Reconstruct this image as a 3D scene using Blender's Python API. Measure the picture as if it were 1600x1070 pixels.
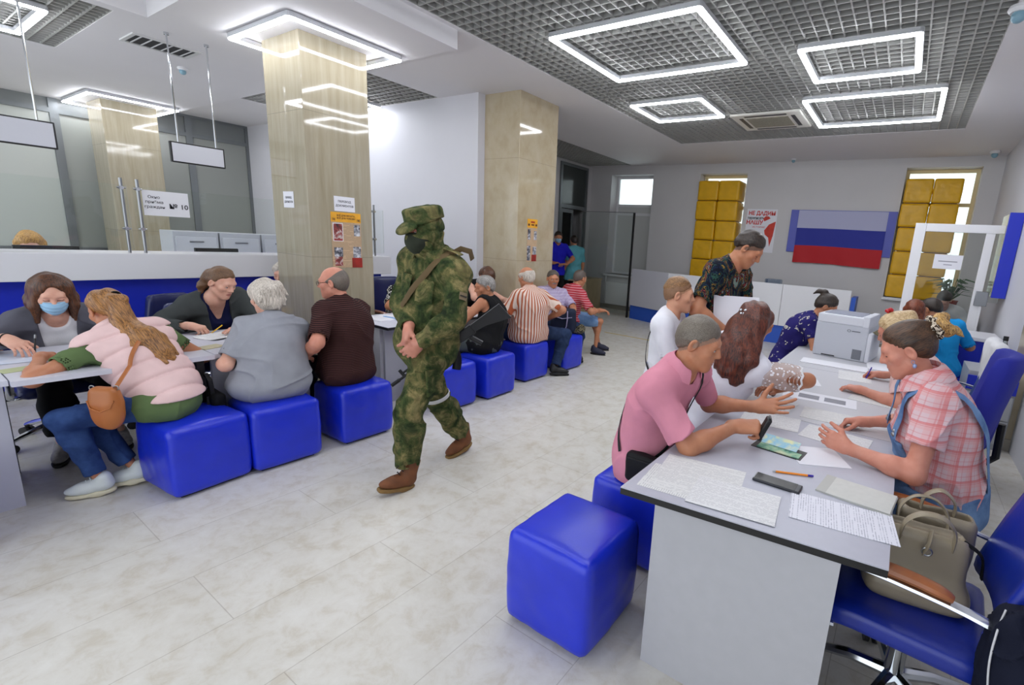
import bpy, bmesh, math, random
import numpy as np
from mathutils import Vector, Matrix, noise as mnoise
random.seed(7)
for o in list(bpy.data.objects):
    bpy.data.objects.remove(o, do_unlink=True)
SC = bpy.context.scene
COL = SC.collection
PI = math.pi

# ------------------------------------------------------------------ camera, world, exposure
def make_camera():
    yaw, pitch, roll, f, cx, H = 0.5546, 0.2085, -0.0672, 740.262, 941.15, 1.62
    cy, sy = math.cos(yaw), math.sin(yaw)
    fw = Vector((-sy*math.cos(pitch), cy*math.cos(pitch), -math.sin(pitch)))
    r = Vector((cy, sy, 0)); d = fw.cross(r)
    c, s = math.cos(roll), math.sin(roll)
    r2 = c*r + s*d; d2 = -s*r + c*d
    m = Matrix.Identity(4)
    for i in range(3):
        m[i][0] = r2[i]; m[i][1] = -d2[i]; m[i][2] = -fw[i]
    m[0][3], m[1][3], m[2][3] = 0, 0, H
    cam = bpy.data.cameras.new('camera'); o = bpy.data.objects.new('camera', cam)
    cam.sensor_fit = 'HORIZONTAL'; cam.sensor_width = 36.0
    cam.lens = f/1600*36.0; cam.shift_x = (800-cx)/1600
    cam.clip_start = 0.05; cam.clip_end = 100
    COL.objects.link(o); o.matrix_world = m; SC.camera = o
make_camera()
W = bpy.data.worlds.new('world'); SC.world = W; W.use_nodes = True
W.node_tree.nodes['Background'].inputs[0].default_value = (0.88, 0.94, 1.0, 1)
W.node_tree.nodes['Background'].inputs[1].default_value = 1.1
SC.view_settings.view_transform = 'Standard'
SC.view_settings.look = 'None'
SC.view_settings.gamma = 1.0
SC.view_settings.use_curve_mapping = False
SC.view_settings.exposure = 0.88
LAMP = 19.0         # emission of the ring lamps

# ------------------------------------------------------------------ materials
def lin(c):
    return tuple(((v/255)/12.92 if v/255 <= 0.04045 else ((v/255+0.055)/1.055)**2.4) for v in c) + (1.0,)
MATS = {}
def base(name):
    m = bpy.data.materials.new(name); m.use_nodes = True
    nt = m.node_tree; b = nt.nodes['Principled BSDF']
    MATS[name] = m
    return m, nt, b
def nd(nt, t, **kw):
    n = nt.nodes.new(t)
    for k, v in kw.items():
        if k.startswith('i_'):
            key = k[2:]; key = int(key) if key.isdigit() else key
            n.inputs[key].default_value = v
        else: setattr(n, k, v)
    return n
def coords(nt, scale=(1,1,1), rot=(0,0,0)):
    tc = nd(nt, 'ShaderNodeTexCoord'); mp = nd(nt, 'ShaderNodeMapping')
    mp.inputs['Scale'].default_value = scale; mp.inputs['Rotation'].default_value = rot
    nt.links.new(tc.outputs['Object'], mp.inputs['Vector'])
    return mp.outputs['Vector']
def ramp(nt, fac, stops, interp='LINEAR'):
    r = nd(nt, 'ShaderNodeValToRGB'); cr = r.color_ramp; cr.interpolation = interp
    while len(cr.elements) < len(stops): cr.elements.new(0.5)
    for e, (p, c) in zip(cr.elements, stops):
        e.position = p; e.color = c if len(c) == 4 else lin(c)
    nt.links.new(fac, r.inputs[0]); return r.outputs[0]
def noise_tex(nt, vec, scale, detail=3, rough=0.5, dist=0):
    n = nd(nt, 'ShaderNodeTexNoise', i_Scale=scale, i_Detail=detail, i_Roughness=rough, i_Distortion=dist)
    nt.links.new(vec, n.inputs['Vector']); return n.outputs['Fac']
def bump(nt, b, h, strength=0.2, dist=0.01):
    bp = nd(nt, 'ShaderNodeBump', i_Strength=strength, i_Distance=dist)
    nt.links.new(h, bp.inputs['Height']); nt.links.new(bp.outputs[0], b.inputs['Normal'])
def math_n(nt, op, a, b=None):
    n = nd(nt, 'ShaderNodeMath', operation=op)
    for i, v in enumerate((a, b)):
        if v is None: continue
        if isinstance(v, (int, float)): n.inputs[i].default_value = v
        else: nt.links.new(v, n.inputs[i])
    return n.outputs[0]
def mixc(nt, fac, a, b):
    n = nd(nt, 'ShaderNodeMix', data_type='RGBA')
    if isinstance(fac, (int, float)): n.inputs[0].default_value = fac
    else: nt.links.new(fac, n.inputs[0])
    for i, v in ((6, a), (7, b)):
        if isinstance(v, tuple): n.inputs[i].default_value = v if len(v) == 4 else lin(v)
        else: nt.links.new(v, n.inputs[i])
    return n.outputs[2]
def plain(name, c, rough=0.5, metal=0, var=0.0, vs=8, bmp=0.0, bs=60, coat=0, spec=0.5, trans=0, alpha=1):
    if name in MATS: return MATS[name]
    m, nt, b = base(name)
    b.inputs['Roughness'].default_value = rough; b.inputs['Metallic'].default_value = metal
    b.inputs['Specular IOR Level'].default_value = spec
    if coat: b.inputs['Coat Weight'].default_value = coat; b.inputs['Coat Roughness'].default_value = 0.1
    v = coords(nt)
    col = lin(c)
    if var:
        d = tuple(x*(1-var) for x in col[:3])+(1,); l = tuple(min(1, x*(1+var)) for x in col[:3])+(1,)
        nt.links.new(ramp(nt, noise_tex(nt, v, vs, 4), [(0.3, d), (0.7, l)]), b.inputs['Base Color'])
    else: b.inputs['Base Color'].default_value = col
    if bmp: bump(nt, b, noise_tex(nt, v, bs, 4), bmp, 0.005)
    if trans: b.inputs['Transmission Weight'].default_value = trans
    if alpha < 1: b.inputs['Alpha'].default_value = alpha
    return m
def emit(name, c, s):
    if name in MATS: return MATS[name]
    m, nt, b = base(name)
    b.inputs['Base Color'].default_value = (0.8, 0.8, 0.8, 1)
    b.inputs['Emission Color'].default_value = lin(c); b.inputs['Emission Strength'].default_value = s
    return m
def glass_thin(name, tint=(242,247,245), refl=0.08, keep=0.9):
    if name in MATS: return MATS[name]
    m = bpy.data.materials.new(name); m.use_nodes = True; nt = m.node_tree; nt.nodes.clear(); MATS[name] = m
    o = nd(nt, 'ShaderNodeOutputMaterial'); t = nd(nt, 'ShaderNodeBsdfTransparent'); t.inputs[0].default_value = lin(tint)
    g = nd(nt, 'ShaderNodeBsdfGlossy'); g.inputs['Roughness'].default_value = 0.02
    fr = nd(nt, 'ShaderNodeFresnel', i_IOR=1.35)
    mx = nd(nt, 'ShaderNodeMixShader'); nt.links.new(fr.outputs[0], mx.inputs[0])
    nt.links.new(t.outputs[0], mx.inputs[1]); nt.links.new(g.outputs[0], mx.inputs[2]); nt.links.new(mx.outputs[0], o.inputs[0])
    return m

# ------------------------------------------------------------------ mesh builder
class MB:
    def __init__(s): s.bm = bmesh.new(); s.mi = 0; s.M = Matrix.Identity(4)
    def _fin(s, geom_verts, M=None):
        T = s.M @ M if M is not None else s.M
        bmesh.ops.transform(s.bm, matrix=T, verts=geom_verts)
        fs = set(f for v in geom_verts for f in v.link_faces)
        for f in fs: f.material_index = s.mi
    def box(s, lo, hi, bev=0, seg=2, M=None):
        r = bmesh.ops.create_cube(s.bm, size=1)
        vs = r['verts']
        for v in vs:
            v.co = Vector([(lo[i]+hi[i])/2 + v.co[i]*(hi[i]-lo[i]) for i in range(3)])
        if bev:
            es = list(set(e for v in vs for e in v.link_edges))
            r = bmesh.ops.bevel(s.bm, geom=es, offset=bev, segments=seg, affect='EDGES', profile=0.5)
            vs = list(set(v for f in r['faces'] for v in f.verts) | set(v for v in vs if v.is_valid))
            L = s.bm.faces.layers.int.get('flat') or s.bm.faces.layers.int.new('flat')
            vs = [v for v in vs if v.is_valid]; new = set(r['faces'])
            for f in set(f for v in vs for f in v.link_faces):
                n = f.normal; 
                if max(abs(n.x), abs(n.y), abs(n.z)) > 0.999: f[L] = 1
        s._fin(vs, M); return s
    def cyl(s, a, b, r, r2=None, n=16, caps=True):
        a, b = Vector(a), Vector(b); d = b-a; L = d.length
        q = d.to_track_quat('Z', 'Y').to_matrix().to_4x4()
        rr = bmesh.ops.create_cone(s.bm, cap_ends=caps, segments=n, radius1=r, radius2=r if r2 is None else r2, depth=L)
        s._fin(rr['verts'], Matrix.Translation((a+b)/2) @ q); return s
    def ball(s, c, r, n=12, sc=(1,1,1)):
        rr = bmesh.ops.create_uvsphere(s.bm, u_segments=n*2, v_segments=n, radius=1)
        S = Matrix.Diagonal((r*sc[0], r*sc[1], r*sc[2], 1))
        s._fin(rr['verts'], Matrix.Translation(c) @ S); return s
    def tube(s, pts, r, n=8, closed=False, flat=None, up=None):
        """tube (or flat strap) along a polyline"""
        P = [Vector(p) for p in pts]; N = len(P); rings = []
        prev = None
        for i, p in enumerate(P):
            a = P[(i-1) % N] if (closed or i) else P[i]; b = P[(i+1) % N] if (closed or i < N-1) else P[i]
            t = (b-a).normalized()
            if up is not None: u = Vector(up[i]) if isinstance(up, list) else Vector(up)
            elif prev is None: u = Vector((0,0,1)) if abs(t.z) < 0.9 else Vector((1,0,0))
            else: u = prev
            x = t.cross(u).normalized(); y = x.cross(t).normalized(); prev = y
            rad = r[i] if isinstance(r, (list, tuple)) else r
            ring = []
            for k in range(n):
                an = 2*PI*k/n
                if flat: q = p + x*math.cos(an)*rad*flat[0] + y*math.sin(an)*rad*flat[1]
                else: q = p + (x*math.cos(an)+y*math.sin(an))*rad
                ring.append(s.bm.verts.new(q))
            rings.append(ring)
        M = N if closed else N-1
        for i in range(M):
            A, B = rings[i], rings[(i+1) % N]
            for k in range(n):
                f = s.bm.faces.new((A[k], A[(k+1) % n], B[(k+1) % n], B[k]))
        if not closed:
            s.bm.faces.new(list(reversed(rings[0]))); s.bm.faces.new(rings[-1])
        s._fin([v for r_ in rings for v in r_]); return s
    def smooth(s, pts, r, n=8, sub=6, **kw):
        """tube along a rounded curve through the points"""
        P = [Vector(q) for q in pts]; out = []; R = []
        rl = list(r) if isinstance(r, (list, tuple)) else [r]*len(P)
        for i in range(len(P)-1):
            a, b, c, d = P[max(0,i-1)], P[i], P[i+1], P[min(len(P)-1,i+2)]
            for k in range(sub):
                t = k/sub; out.append(0.5*((2*b)+(c-a)*t+(2*a-5*b+4*c-d)*t*t+(3*b-a-3*c+d)*t**3)); R.append(rl[i]+(rl[i+1]-rl[i])*t)
        out.append(P[-1]); R.append(rl[-1]); return s.tube(out, R, n, **kw)
    def prism(s, poly, z0, z1, M=None):
        """polygon in xy extruded z0..z1"""
        lo = [s.bm.verts.new((x, y, z0)) for x, y in poly]; hi = [s.bm.verts.new((x, y, z1)) for x, y in poly]
        n = len(poly)
        s.bm.faces.new(list(reversed(lo))); s.bm.faces.new(hi)
        for i in range(n): s.bm.faces.new((lo[i], lo[(i+1) % n], hi[(i+1) % n], hi[i]))
        s._fin(lo+hi, M); return s
    def lathe(s, prof, n=20, M=None):
        rings = [[s.bm.verts.new((r*math.cos(2*PI*k/n), r*math.sin(2*PI*k/n), z)) for k in range(n)] for r, z in prof]
        for A, B in zip(rings, rings[1:]):
            for k in range(n): s.bm.faces.new((A[k], A[(k+1) % n], B[(k+1) % n], B[k]))
        s.bm.faces.new(list(reversed(rings[0]))); s.bm.faces.new(rings[-1])
        s._fin([v for r in rings for v in r], M); return s
    def build(s, name, mats, parent=None, smooth=True, angle=35):
        me = bpy.data.meshes.new(name)
        bmesh.ops.recalc_face_normals(s.bm, faces=s.bm.faces[:])
        L = s.bm.faces.layers.int.get('flat'); s.bm.faces.ensure_lookup_table()
        flat = [f.index for f in s.bm.faces if L is not None and f[L] == 1]
        s.bm.to_mesh(me); s.bm.free()
        for m in (mats if isinstance(mats, (list, tuple)) else [mats]): me.materials.append(m)
        if smooth:
            me.polygons.foreach_set('use_smooth', [True]*len(me.polygons))
            me.set_sharp_from_angle(angle=math.radians(angle))
            for i in flat: me.polygons[i].use_smooth = False
        return link(name, me, parent)
def link(name, me, parent=None):
    o = bpy.data.objects.new(name, me); COL.objects.link(o)
    if parent is not None: o.parent = parent
    return o
def tag(o, label=None, cat=None, group=None, kind=None):
    if label: o['label'] = label
    if cat: o['category'] = cat
    if group: o['group'] = group
    if kind: o['kind'] = kind
    return o
def thing(name, label, cat, loc=(0,0,0), rz=0, group=None):
    o = bpy.data.objects.new(name, None); COL.objects.link(o); o.empty_display_size = 0.1
    o.location = loc; o.rotation_euler = (0, 0, rz)
    return tag(o, label, cat, group)
def struct(o): o['kind'] = 'structure'; return o
def dup(root, loc, rz, label, group=None):
    r = root.copy(); COL.objects.link(r); r.location = loc; r.rotation_euler = (0, 0, rz); r['label'] = label
    if group: r['group'] = group
    for ch in list(root.children):
        c = ch.copy(); COL.objects.link(c); c.parent = r
        for g in list(ch.children):
            d = g.copy(); COL.objects.link(d); d.parent = c
    return r
def lettering(txt, size, mat, parent, M, align='CENTER', name='lettering', bold=0.0, sx=1.0):
    cu = bpy.data.curves.new(name, 'FONT'); cu.body = txt; cu.size = size; cu.align_x = align; cu.align_y = 'CENTER'
    cu.extrude = 0.0004; cu.offset = bold; cu.resolution_u = 3; cu.space_line = 1.0
    cu.materials.append(mat)
    o = bpy.data.objects.new(name, cu); COL.objects.link(o); o.parent = parent
    dg = bpy.context.evaluated_depsgraph_get(); me = bpy.data.meshes.new_from_object(o.evaluated_get(dg))
    bpy.data.objects.remove(o, do_unlink=True); me.transform(M @ Matrix.Diagonal((sx, 1, 1, 1)))
    return link(name, me, parent)
# ------------------------------------------------------------------ shell materials
def m_floor():
    m, nt, b = base('floor_vinyl'); v = coords(nt)
    n1 = noise_tex(nt, v, 2.2, 8, 0.65, 0.6); n2 = noise_tex(nt, v, 9, 6, 0.7, 0.4); n3 = noise_tex(nt, v, 0.5, 2)
    c1 = ramp(nt, n1, [(0.3, (202,197,184)), (0.5, (217,214,205)), (0.7, (226,224,218))])
    c2 = ramp(nt, n2, [(0.34, (190,178,154)), (0.5, (217,213,204)), (0.66, (230,228,222))])
    c = mixc(nt, 0.5, c1, c2)
    c = mixc(nt, math_n(nt, 'MULTIPLY', n3, 0.25), c, (196,190,178))
    mp = coords(nt, (1,1,1), (0,0,PI/2))
    br = nd(nt, 'ShaderNodeTexBrick', offset=0.5, i_Scale=1.0, i_5=0.003)
    br.inputs['Brick Width'].default_value = 1.3; br.inputs['Row Height'].default_value = 0.42
    br.inputs['Mortar Size'].default_value = 0.0022; br.inputs['Mortar Smooth'].default_value = 0.3
    nt.links.new(mp, br.inputs['Vector'])
    br.inputs['Color1'].default_value = (1,1,1,1); br.inputs['Color2'].default_value = (0.95,0.95,0.94,1); br.inputs['Mortar'].default_value = (0.72,0.7,0.67,1)
    mul = nd(nt, 'ShaderNodeMix', data_type='RGBA', blend_type='MULTIPLY'); mul.inputs[0].default_value = 1
    nt.links.new(c, mul.inputs[6]); nt.links.new(br.outputs['Color'], mul.inputs[7])
    nt.links.new(mul.outputs[2], b.inputs['Base Color'])
    nt.links.new(ramp(nt, n2, [(0.3, (.42,.42,.42,1)), (0.7, (.3,.3,.3,1))]), b.inputs['Roughness'])
    bump(nt, b, n2, 0.08, 0.003)
    return m
def m_stone(name, cols, scale, rough=0.12, rot=(0,0,0)):
    m, nt, b = base(name); v = coords(nt, scale, rot)
    n1 = noise_tex(nt, v, 3, 6, 0.65, 0.3); n2 = noise_tex(nt, coords(nt), 14, 5, 0.7)
    c = ramp(nt, n1, [(0.25, cols[0]), (0.5, cols[1]), (0.75, cols[2])])
    c = mixc(nt, math_n(nt, 'MULTIPLY', n2, 0.35), c, cols[3])
    # slab joints every 1.3 m of height
    tc = nd(nt, 'ShaderNodeTexCoord'); sp = nd(nt, 'ShaderNodeSeparateXYZ'); nt.links.new(tc.outputs['Object'], sp.inputs[0])
    fr = math_n(nt, 'FRACT', math_n(nt, 'DIVIDE', sp.outputs['Z'], 1.3))
    jt = math_n(nt, 'LESS_THAN', fr, 0.003)
    c = mixc(nt, jt, c, tuple(int(x*0.8) for x in cols[1]))
    nt.links.new(c, b.inputs['Base Color']); b.inputs['Roughness'].default_value = rough
    b.inputs['Specular IOR Level'].default_value = 0.6
    return m
PAINT = plain('wall_paint', (214,214,220), 0.55, var=0.02, vs=1.5, bmp=0.03, bs=80)
PAINTW = plain('wall_paint_warm', (205,203,203), 0.6, var=0.02, vs=1.5)
CEIL = plain('ceiling_paint', (224,222,224), 0.7, var=0.015, vs=1.2)
PLENUM = plain('plenum_dark', (84,84,82), 0.9, var=0.1)
GRILLE = plain('grille_metal', (168,168,164), 0.5)
TRAV = m_stone('travertine', [(150,140,116),(167,158,136),(180,172,152),(160,150,126)], (7,7,0.45), 0.05)
MARB = m_stone('beige_marble', [(172,156,126),(186,173,146),(194,183,160),(176,161,132)], (1.6,1.6,1.2), 0.07)
ALU = plain('aluminium_frame', (120,124,126), 0.4, 0.6)
DARKF = plain('dark_frame', (44,47,50), 0.4, 0.3)
WHITE = plain('white_laminate', (226,226,230), 0.35)
WHITEP = plain('white_plastic', (232,232,234), 0.35)
CHROME = plain('chrome', (205,208,212), 0.12, 1.0)
STEEL = plain('brushed_steel', (150,152,155), 0.3, 1.0)
BLACK = plain('black_plastic', (18,18,20), 0.4)
BLUEP = plain('blue_panel', (30,48,190), 0.35)
DESK = plain('desk_grey_laminate', (182,183,194), 0.4, var=0.02, vs=30)
DESKP = plain('desk_panel_grey', (178,178,183), 0.5, var=0.02, vs=20)
EDGE = plain('black_edge_band', (16,16,18), 0.4)
LAMPM = emit('lamp_diffuser', (245,248,255), LAMP)
SKIRT = plain('skirting_grey', (165,158,146), 0.4, var=0.05)

# ------------------------------------------------------------------ floor, ceiling, walls
b = MB(); b.box((-12.5,-2.5,-0.1), (1.3,10.6,0)); struct(b.build('floor', m_floor()))

def slab(b, x0, x1, y0, y1, z0, z1, holes):
    xs = sorted({x0, x1} | {h[0] for h in holes} | {h[1] for h in holes}); ys = sorted({y0, y1} | {h[2] for h in holes} | {h[3] for h in holes})
    xs = [x for x in xs if x0 <= x <= x1]; ys = [y for y in ys if y0 <= y <= y1]
    for j in range(len(ys)-1):
        run = None
        for i in range(len(xs)-1):
            cx, cy = (xs[i]+xs[i+1])/2, (ys[j]+ys[j+1])/2
            hole = any(h[0] < cx < h[1] and h[2] < cy < h[3] for h in holes)
            if not hole and run is None: run = xs[i]
            if run is not None and (hole or i == len(xs)-2):
                b.box((run, ys[j], z0), (xs[i] if hole else xs[i+1], ys[j+1], z1)); run = None
G1 = (-3.72, 0.34, -1.0, 8.2); G2 = (-9.0, -5.78, 3.45, 4.66); G3 = (-6.95, -5.76, 7.2, 10.06); G4 = (-7.94, -5.95, -1.0, 1.49)
b = MB()
slab(b, -12.5, 1.3, -2.5, 10.6, 3.40, 3.46, [G1, G2, G3, (-12.5,-5.82,-2.5,3.25), (-5.82,-3.77,1.67,3.25)])
slab(b, -12.5, -3.77, -2.5, 3.25, 3.24, 3.46, [G4, (-5.82,-3.77,-2.5,1.67)])
struct(b.build('ceiling', CEIL, smooth=False))
b = MB(); b.box((-12.5,-2.5,3.80), (1.3,10.6,3.86)); struct(b.build('ceiling', PLENUM, smooth=False))
def grille(g, z, pitch=0.1):
    x0, x1, y0, y1 = g; b = MB(); t = 0.006
    nx = int(round((x1-x0)/pitch)); ny = int(round((y1-y0)/pitch))
    for i in range(nx+1):
        x = x0+(x1-x0)*i/nx; b.box((x-t, y0, z), (x+t, y1, z+0.045))
    for j in range(ny+1):
        y = y0+(y1-y0)*j/ny; b.box((x0, y-t, z+0.0005), (x1, y+t, z+0.0445))
    o = struct(b.build('ceiling_grille', GRILLE, smooth=False))
for g, z in ((G1,3.405),(G2,3.405),(G3,3.405),(G4,3.245)): grille(g, z)

def wall_with_holes(b, axis, pos, th, a0, a1, z0, z1, holes):
    """wall in plane axis=pos..pos+th running a0..a1, holes (a0,a1,z0,z1)"""
    As = sorted({a0, a1} | {h[0] for h in holes} | {h[1] for h in holes}); Zs = sorted({z0, z1} | {h[2] for h in holes} | {h[3] for h in holes})
    for i in range(len(As)-1):
        run = None
        for j in range(len(Zs)-1):
            ca, cz = (As[i]+As[i+1])/2, (Zs[j]+Zs[j+1])/2
            hole = any(h[0] < ca < h[1] and h[2] < cz < h[3] for h in holes)
            if not hole and run is None: run = Zs[j]
            if run is not None and (hole or j == len(Zs)-2):
                top = Zs[j] if hole else Zs[j+1]
                if axis == 'y': b.box((As[i], pos, run), (As[i+1], pos+th, top))
                else: b.box((pos, As[i], run), (pos+th, As[i+1], top))
                run = None
WN = [(-6.36,-5.24,0.86,3.21), (-4.10,-3.08,0.98,3.20), (-0.29,0.78,0.98,3.24)]
b = MB(); wall_with_holes(b, 'y', 10.2, 0.42, -8.5, 1.3, 0, 3.46, WN); struct(b.build('wall_back', PAINTW, smooth=False))
b = MB(); b.box((1.05,-2.5,0), (1.3,10.2,3.46)); struct(b.build('wall_right', PAINT, smooth=False))
b = MB(); b.box((-11.9,4.67,0), (-5.02,4.87,3.46)); struct(b.build('wall_inner', PAINT, smooth=False))
b = MB(); wall_with_holes(b, 'x', -7.1, 0.15, 4.87, 10.2, 0, 3.46, [(8.92,10.0,0,3.34)]); struct(b.build('wall_entrance', PAINTW, smooth=False))
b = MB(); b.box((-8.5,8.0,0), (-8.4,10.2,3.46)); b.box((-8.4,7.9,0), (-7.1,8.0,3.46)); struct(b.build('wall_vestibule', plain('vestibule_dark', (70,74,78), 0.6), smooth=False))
# far wall windows: reveal lining, frame, glass
for k, (x0, x1, z0, z1) in enumerate(WN):
    b = MB(); zs = 2.36 if k == 0 else z0+0.03
    yf = 10.5; t = 0.055
    b.box((x0, yf, z0), (x0+t, yf+0.06, z1)); b.box((x1-t, yf, z0), (x1, yf+0.06, z1)); b.box((x0+t, yf+0.001, z1-t), (x1-t, yf+0.059, z1)); b.box((x0+t, yf+0.001, z0), (x1-t, yf+0.059, z0+t))
    b.box((x0+t, yf+0.001, 2.50 if k != 2 else 2.62), (x1-t, yf+0.059, 2.56 if k != 2 else 2.68))
    warm = plain('window_frame_cream', (236,222,176), 0.5); wf = WHITEP if k == 0 else warm
    w = struct(b.build('window_%d' % (k+1), wf, smooth=False))
    if k == 0:
        b = MB(); b.box((x0+t, yf+0.01, z0+t), (x1-t, yf+0.03, 2.50)); b.build('lower_panel', plain('pane_white', (205,206,204), 0.6), w, smooth=False)
        b = MB(); b.box((x0+t, yf+0.005, 2.30), (x1-t, yf+0.012, 2.36)); b.build('blind_rail', WHITEP, w)
    b = MB(); b.box((x0+t, yf+0.025, 2.36 if k == 0 else z0+t), (x1-t, yf+0.031, z1-t)); b.build('glass_pane', glass_thin('window_glass'), w, smooth=False)
    b = MB(); b.box((x0-0.02, 10.12, z0-0.05), (x1+0.02, 10.5, z0)); b.build('window_sill', WHITEP, w)
b = MB()
for seg in ((-6.95,10.17,-0.0,10.2),): b.box((-6.95,10.17,0), (1.05,10.2,0.1))
struct(b.build('baseboard_back', SKIRT, smooth=False))
b = MB(); b.box((-11.6,4.65,0), (-5.02,4.67,0.1)); struct(b.build('baseboard_inner', SKIRT, smooth=False))
# right wall pilaster clad in marble with its skirting
b = MB(); b.box((1.0,5.45,0.1), (1.06,5.8,3.4)); struct(b.build('trim_1', MARB, smooth=False))
b = MB(); b.box((0.98,5.43,0), (1.06,5.82,0.11)); struct(b.build('baseboard_right', SKIRT, smooth=False))
# pillars
b = MB(); b.box((-5.42,2.36,0), (-4.75,2.98,3.25), 0.006); P1 = struct(b.build('pillar', TRAV, smooth=False))
b = MB(); b.box((-5.05,4.79,0), (-4.40,5.56,3.41), 0.006); P2 = struct(b.build('pillar', MARB, smooth=False))
b = MB(); b.box((-11.36,2.38,0), (-10.66,3.03,3.25), 0.006); P0 = struct(b.build('pillar', TRAV, smooth=False))
# left glazed partition
FILM = plain('frosted_film', (150,153,148), 0.25); FILML = plain('frosted_film_light', (186,190,184), 0.25)
XW = -11.6
b = MB()
b.box((XW-0.06,-2.5,0), (XW+0.02,4.67,0.9)); 
struct(b.build('wall_left', plain('wall_grey', (150,152,155), 0.5), smooth=False))
ys = [-2.5, -0.9, 0.55, 2.05, 3.72, 4.67]
for i in range(5):
    w = MB(); y0, y1 = ys[i], ys[i+1]
    for z0, z1 in ((0.9,0.97),(3.02,3.09),(3.36,3.42)): w.box((XW-0.039,y0+0.05,z0), (XW+0.029,y1-0.05,z1))
    w.box((XW-0.04,y0,0.9), (XW+0.03,y0+0.05,3.4)); w.box((XW-0.04,y1-0.05,0.9), (XW+0.03,y1,3.4))
    o = struct(w.build('window_%d' % (i+4), ALU, smooth=False))
    p = MB(); p.box((XW-0.01,y0+0.05,0.97), (XW,y1-0.05,3.02)); p.build('film_pane', FILML if i < 3 else FILM, o, smooth=False)
    p = MB(); p.box((XW-0.01,y0+0.05,3.09), (XW,y1-0.05,3.36)); p.build('upper_pane', plain('film_grey', (118,122,122), 0.3), o, smooth=False)
# entrance door set in the entrance wall
d = MB(); X = -6.98
for y0, y1, z0, z1 in ((8.92,8.99,0,3.34),(9.93,10.0,0,3.34),(8.99,9.93,3.28,3.34),(8.99,9.93,2.34,2.42)): d.box((X,y0,z0), (X+0.07,y1,z1))
D = struct(d.build('door_1', ALU, smooth=False))
p = MB(); p.box((X+0.03,8.99,2.42), (X+0.04,9.93,3.28)); p.build('transom_pane', plain('dark_glass', (52,58,56), 0.1), D, smooth=False)
p = MB()
for y0, y1, z0, z1 in ((8.99,9.05,0.02,2.32),(9.4,9.46,0.02,2.32),(9.05,9.4,0.02,0.12),(9.05,9.4,2.24,2.32)): p.box((X+0.02,y0,z0), (X+0.06,y1,z1))
leaf = p.build('door_leaf', ALU, D, smooth=False)
p = MB(); p.cyl((X+0.09,9.43,0.95), (X+0.09,9.43,1.35), 0.012); p.cyl((X+0.05,9.43,1.0), (X+0.09,9.43,1.0), 0.008); p.cyl((X+0.05,9.43,1.3), (X+0.09,9.43,1.3), 0.008); p.build('door_handle', CHROME, leaf)
p = MB(); p.box((X+0.035,9.05,0.12), (X+0.04,9.4,2.24)); p.build('door_glass', glass_thin('door_glass', (150,160,158)), leaf, smooth=False)
# yellow floor tape
b = MB(); b.box((-4.5,7.3,0.0), (-3.0,7.345,0.0015)); tag(b.build('floor_tape', plain('yellow_tape', (205,180,90), 0.5), smooth=False), 'worn yellow tape line stuck across the pale floor', 'floor tape')
# ------------------------------------------------------------------ ring lamps
HOUS = plain('lamp_housing', (200,202,206), 0.4, 0.5)
def rring(b, x0, y0, x1, y1, z0, z1, w, r=0.03):
    def loop(a0, c0, a1, c1, r):
        pts = []
        for cx, cy, an in ((a1-r, c1-r, 0), (a0+r, c1-r, 90), (a0+r, c0+r, 180), (a1-r, c0+r, 270)):
            for k in range(4): t = math.radians(an+30*k); pts.append((cx+r*math.cos(t), cy+r*math.sin(t)))
        return pts
    O = loop(x0, y0, x1, y1, r); I = loop(x0+w, y0+w, x1-w, y1-w, max(0.004, r-w*0.3)); n = len(O)
    V = [[b.bm.verts.new((p[0], p[1], z)) for p in L] for L in (O, I) for z in (z0, z1)]
    for i in range(n):
        j = (i+1) % n
        for A, B in ((0,1),(1,3),(3,2),(2,0)): b.bm.faces.new((V[A][i], V[A][j], V[B][j], V[B][i]))
def ring_lamp(x0, y0, x1, y1, z, ztop, label, w=0.050, cables=True):
    cx, cy = (x0+x1)/2, (y0+y1)/2
    t = thing('ring_lamp', label, 'ceiling lamp', (cx, cy, z), 0, 'rectangular ring lamps')
    b = MB(); rring(b, x0-cx, y0-cy, x1-cx, y1-cy, 0.012, 0.05, w); b.build('lamp_housing', HOUS, t, smooth=False)
    b = MB(); rring(b, x0-cx+0.004, y0-cy+0.004, x1-cx-0.004, y1-cy-0.004, 0, 0.0125, w-0.006); b.build('lamp_diffuser', LAMPM, t, smooth=False)
    if cables:
        for sx in (-1, 1):
            for sy in (-1, 1):
                b = MB(); px = sx*((x1-x0)/2-w/2); py = sy*((y1-y0)/2-0.12); b.cyl((px, py, 0.048), (px, py, ztop-z+0.002), 0.003, n=6); b.build('suspension_wire', STEEL, t)
    return t
ring_lamp(-3.0,3.58,-1.57,4.80,3.33,3.405,'largest rectangular ring lamp in the big grille ceiling', 0.054)
ring_lamp(-3.33,5.63,-2.35,6.5,3.33,3.405,'small ring lamp beyond the largest one, left of the air vent')
ring_lamp(-1.11,4.63,-0.19,5.54,3.33,3.405,'upper of two ring lamps at the right of the grille ceiling')
ring_lamp(-1.33,6.1,0.045,7.39,3.33,3.405,'lower wide ring lamp right of the air conditioner')
ring_lamp(-5.52,2.12,-4.41,3.14,3.185,3.24,'ring lamp wrapped around the front travertine pillar')
ring_lamp(-11.46,2.12,-10.04,3.14,3.185,3.24,'ring lamp round the pillar behind the service counter')
ring_lamp(-7.55,0.2,-6.4,1.2,3.19,3.245,'cut-off ring lamp in the small grille at the upper left corner')
ring_lamp(-8.3,3.65,-6.93,4.56,3.33,3.405,'ring lamp half hidden behind the front pillar top')
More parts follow.
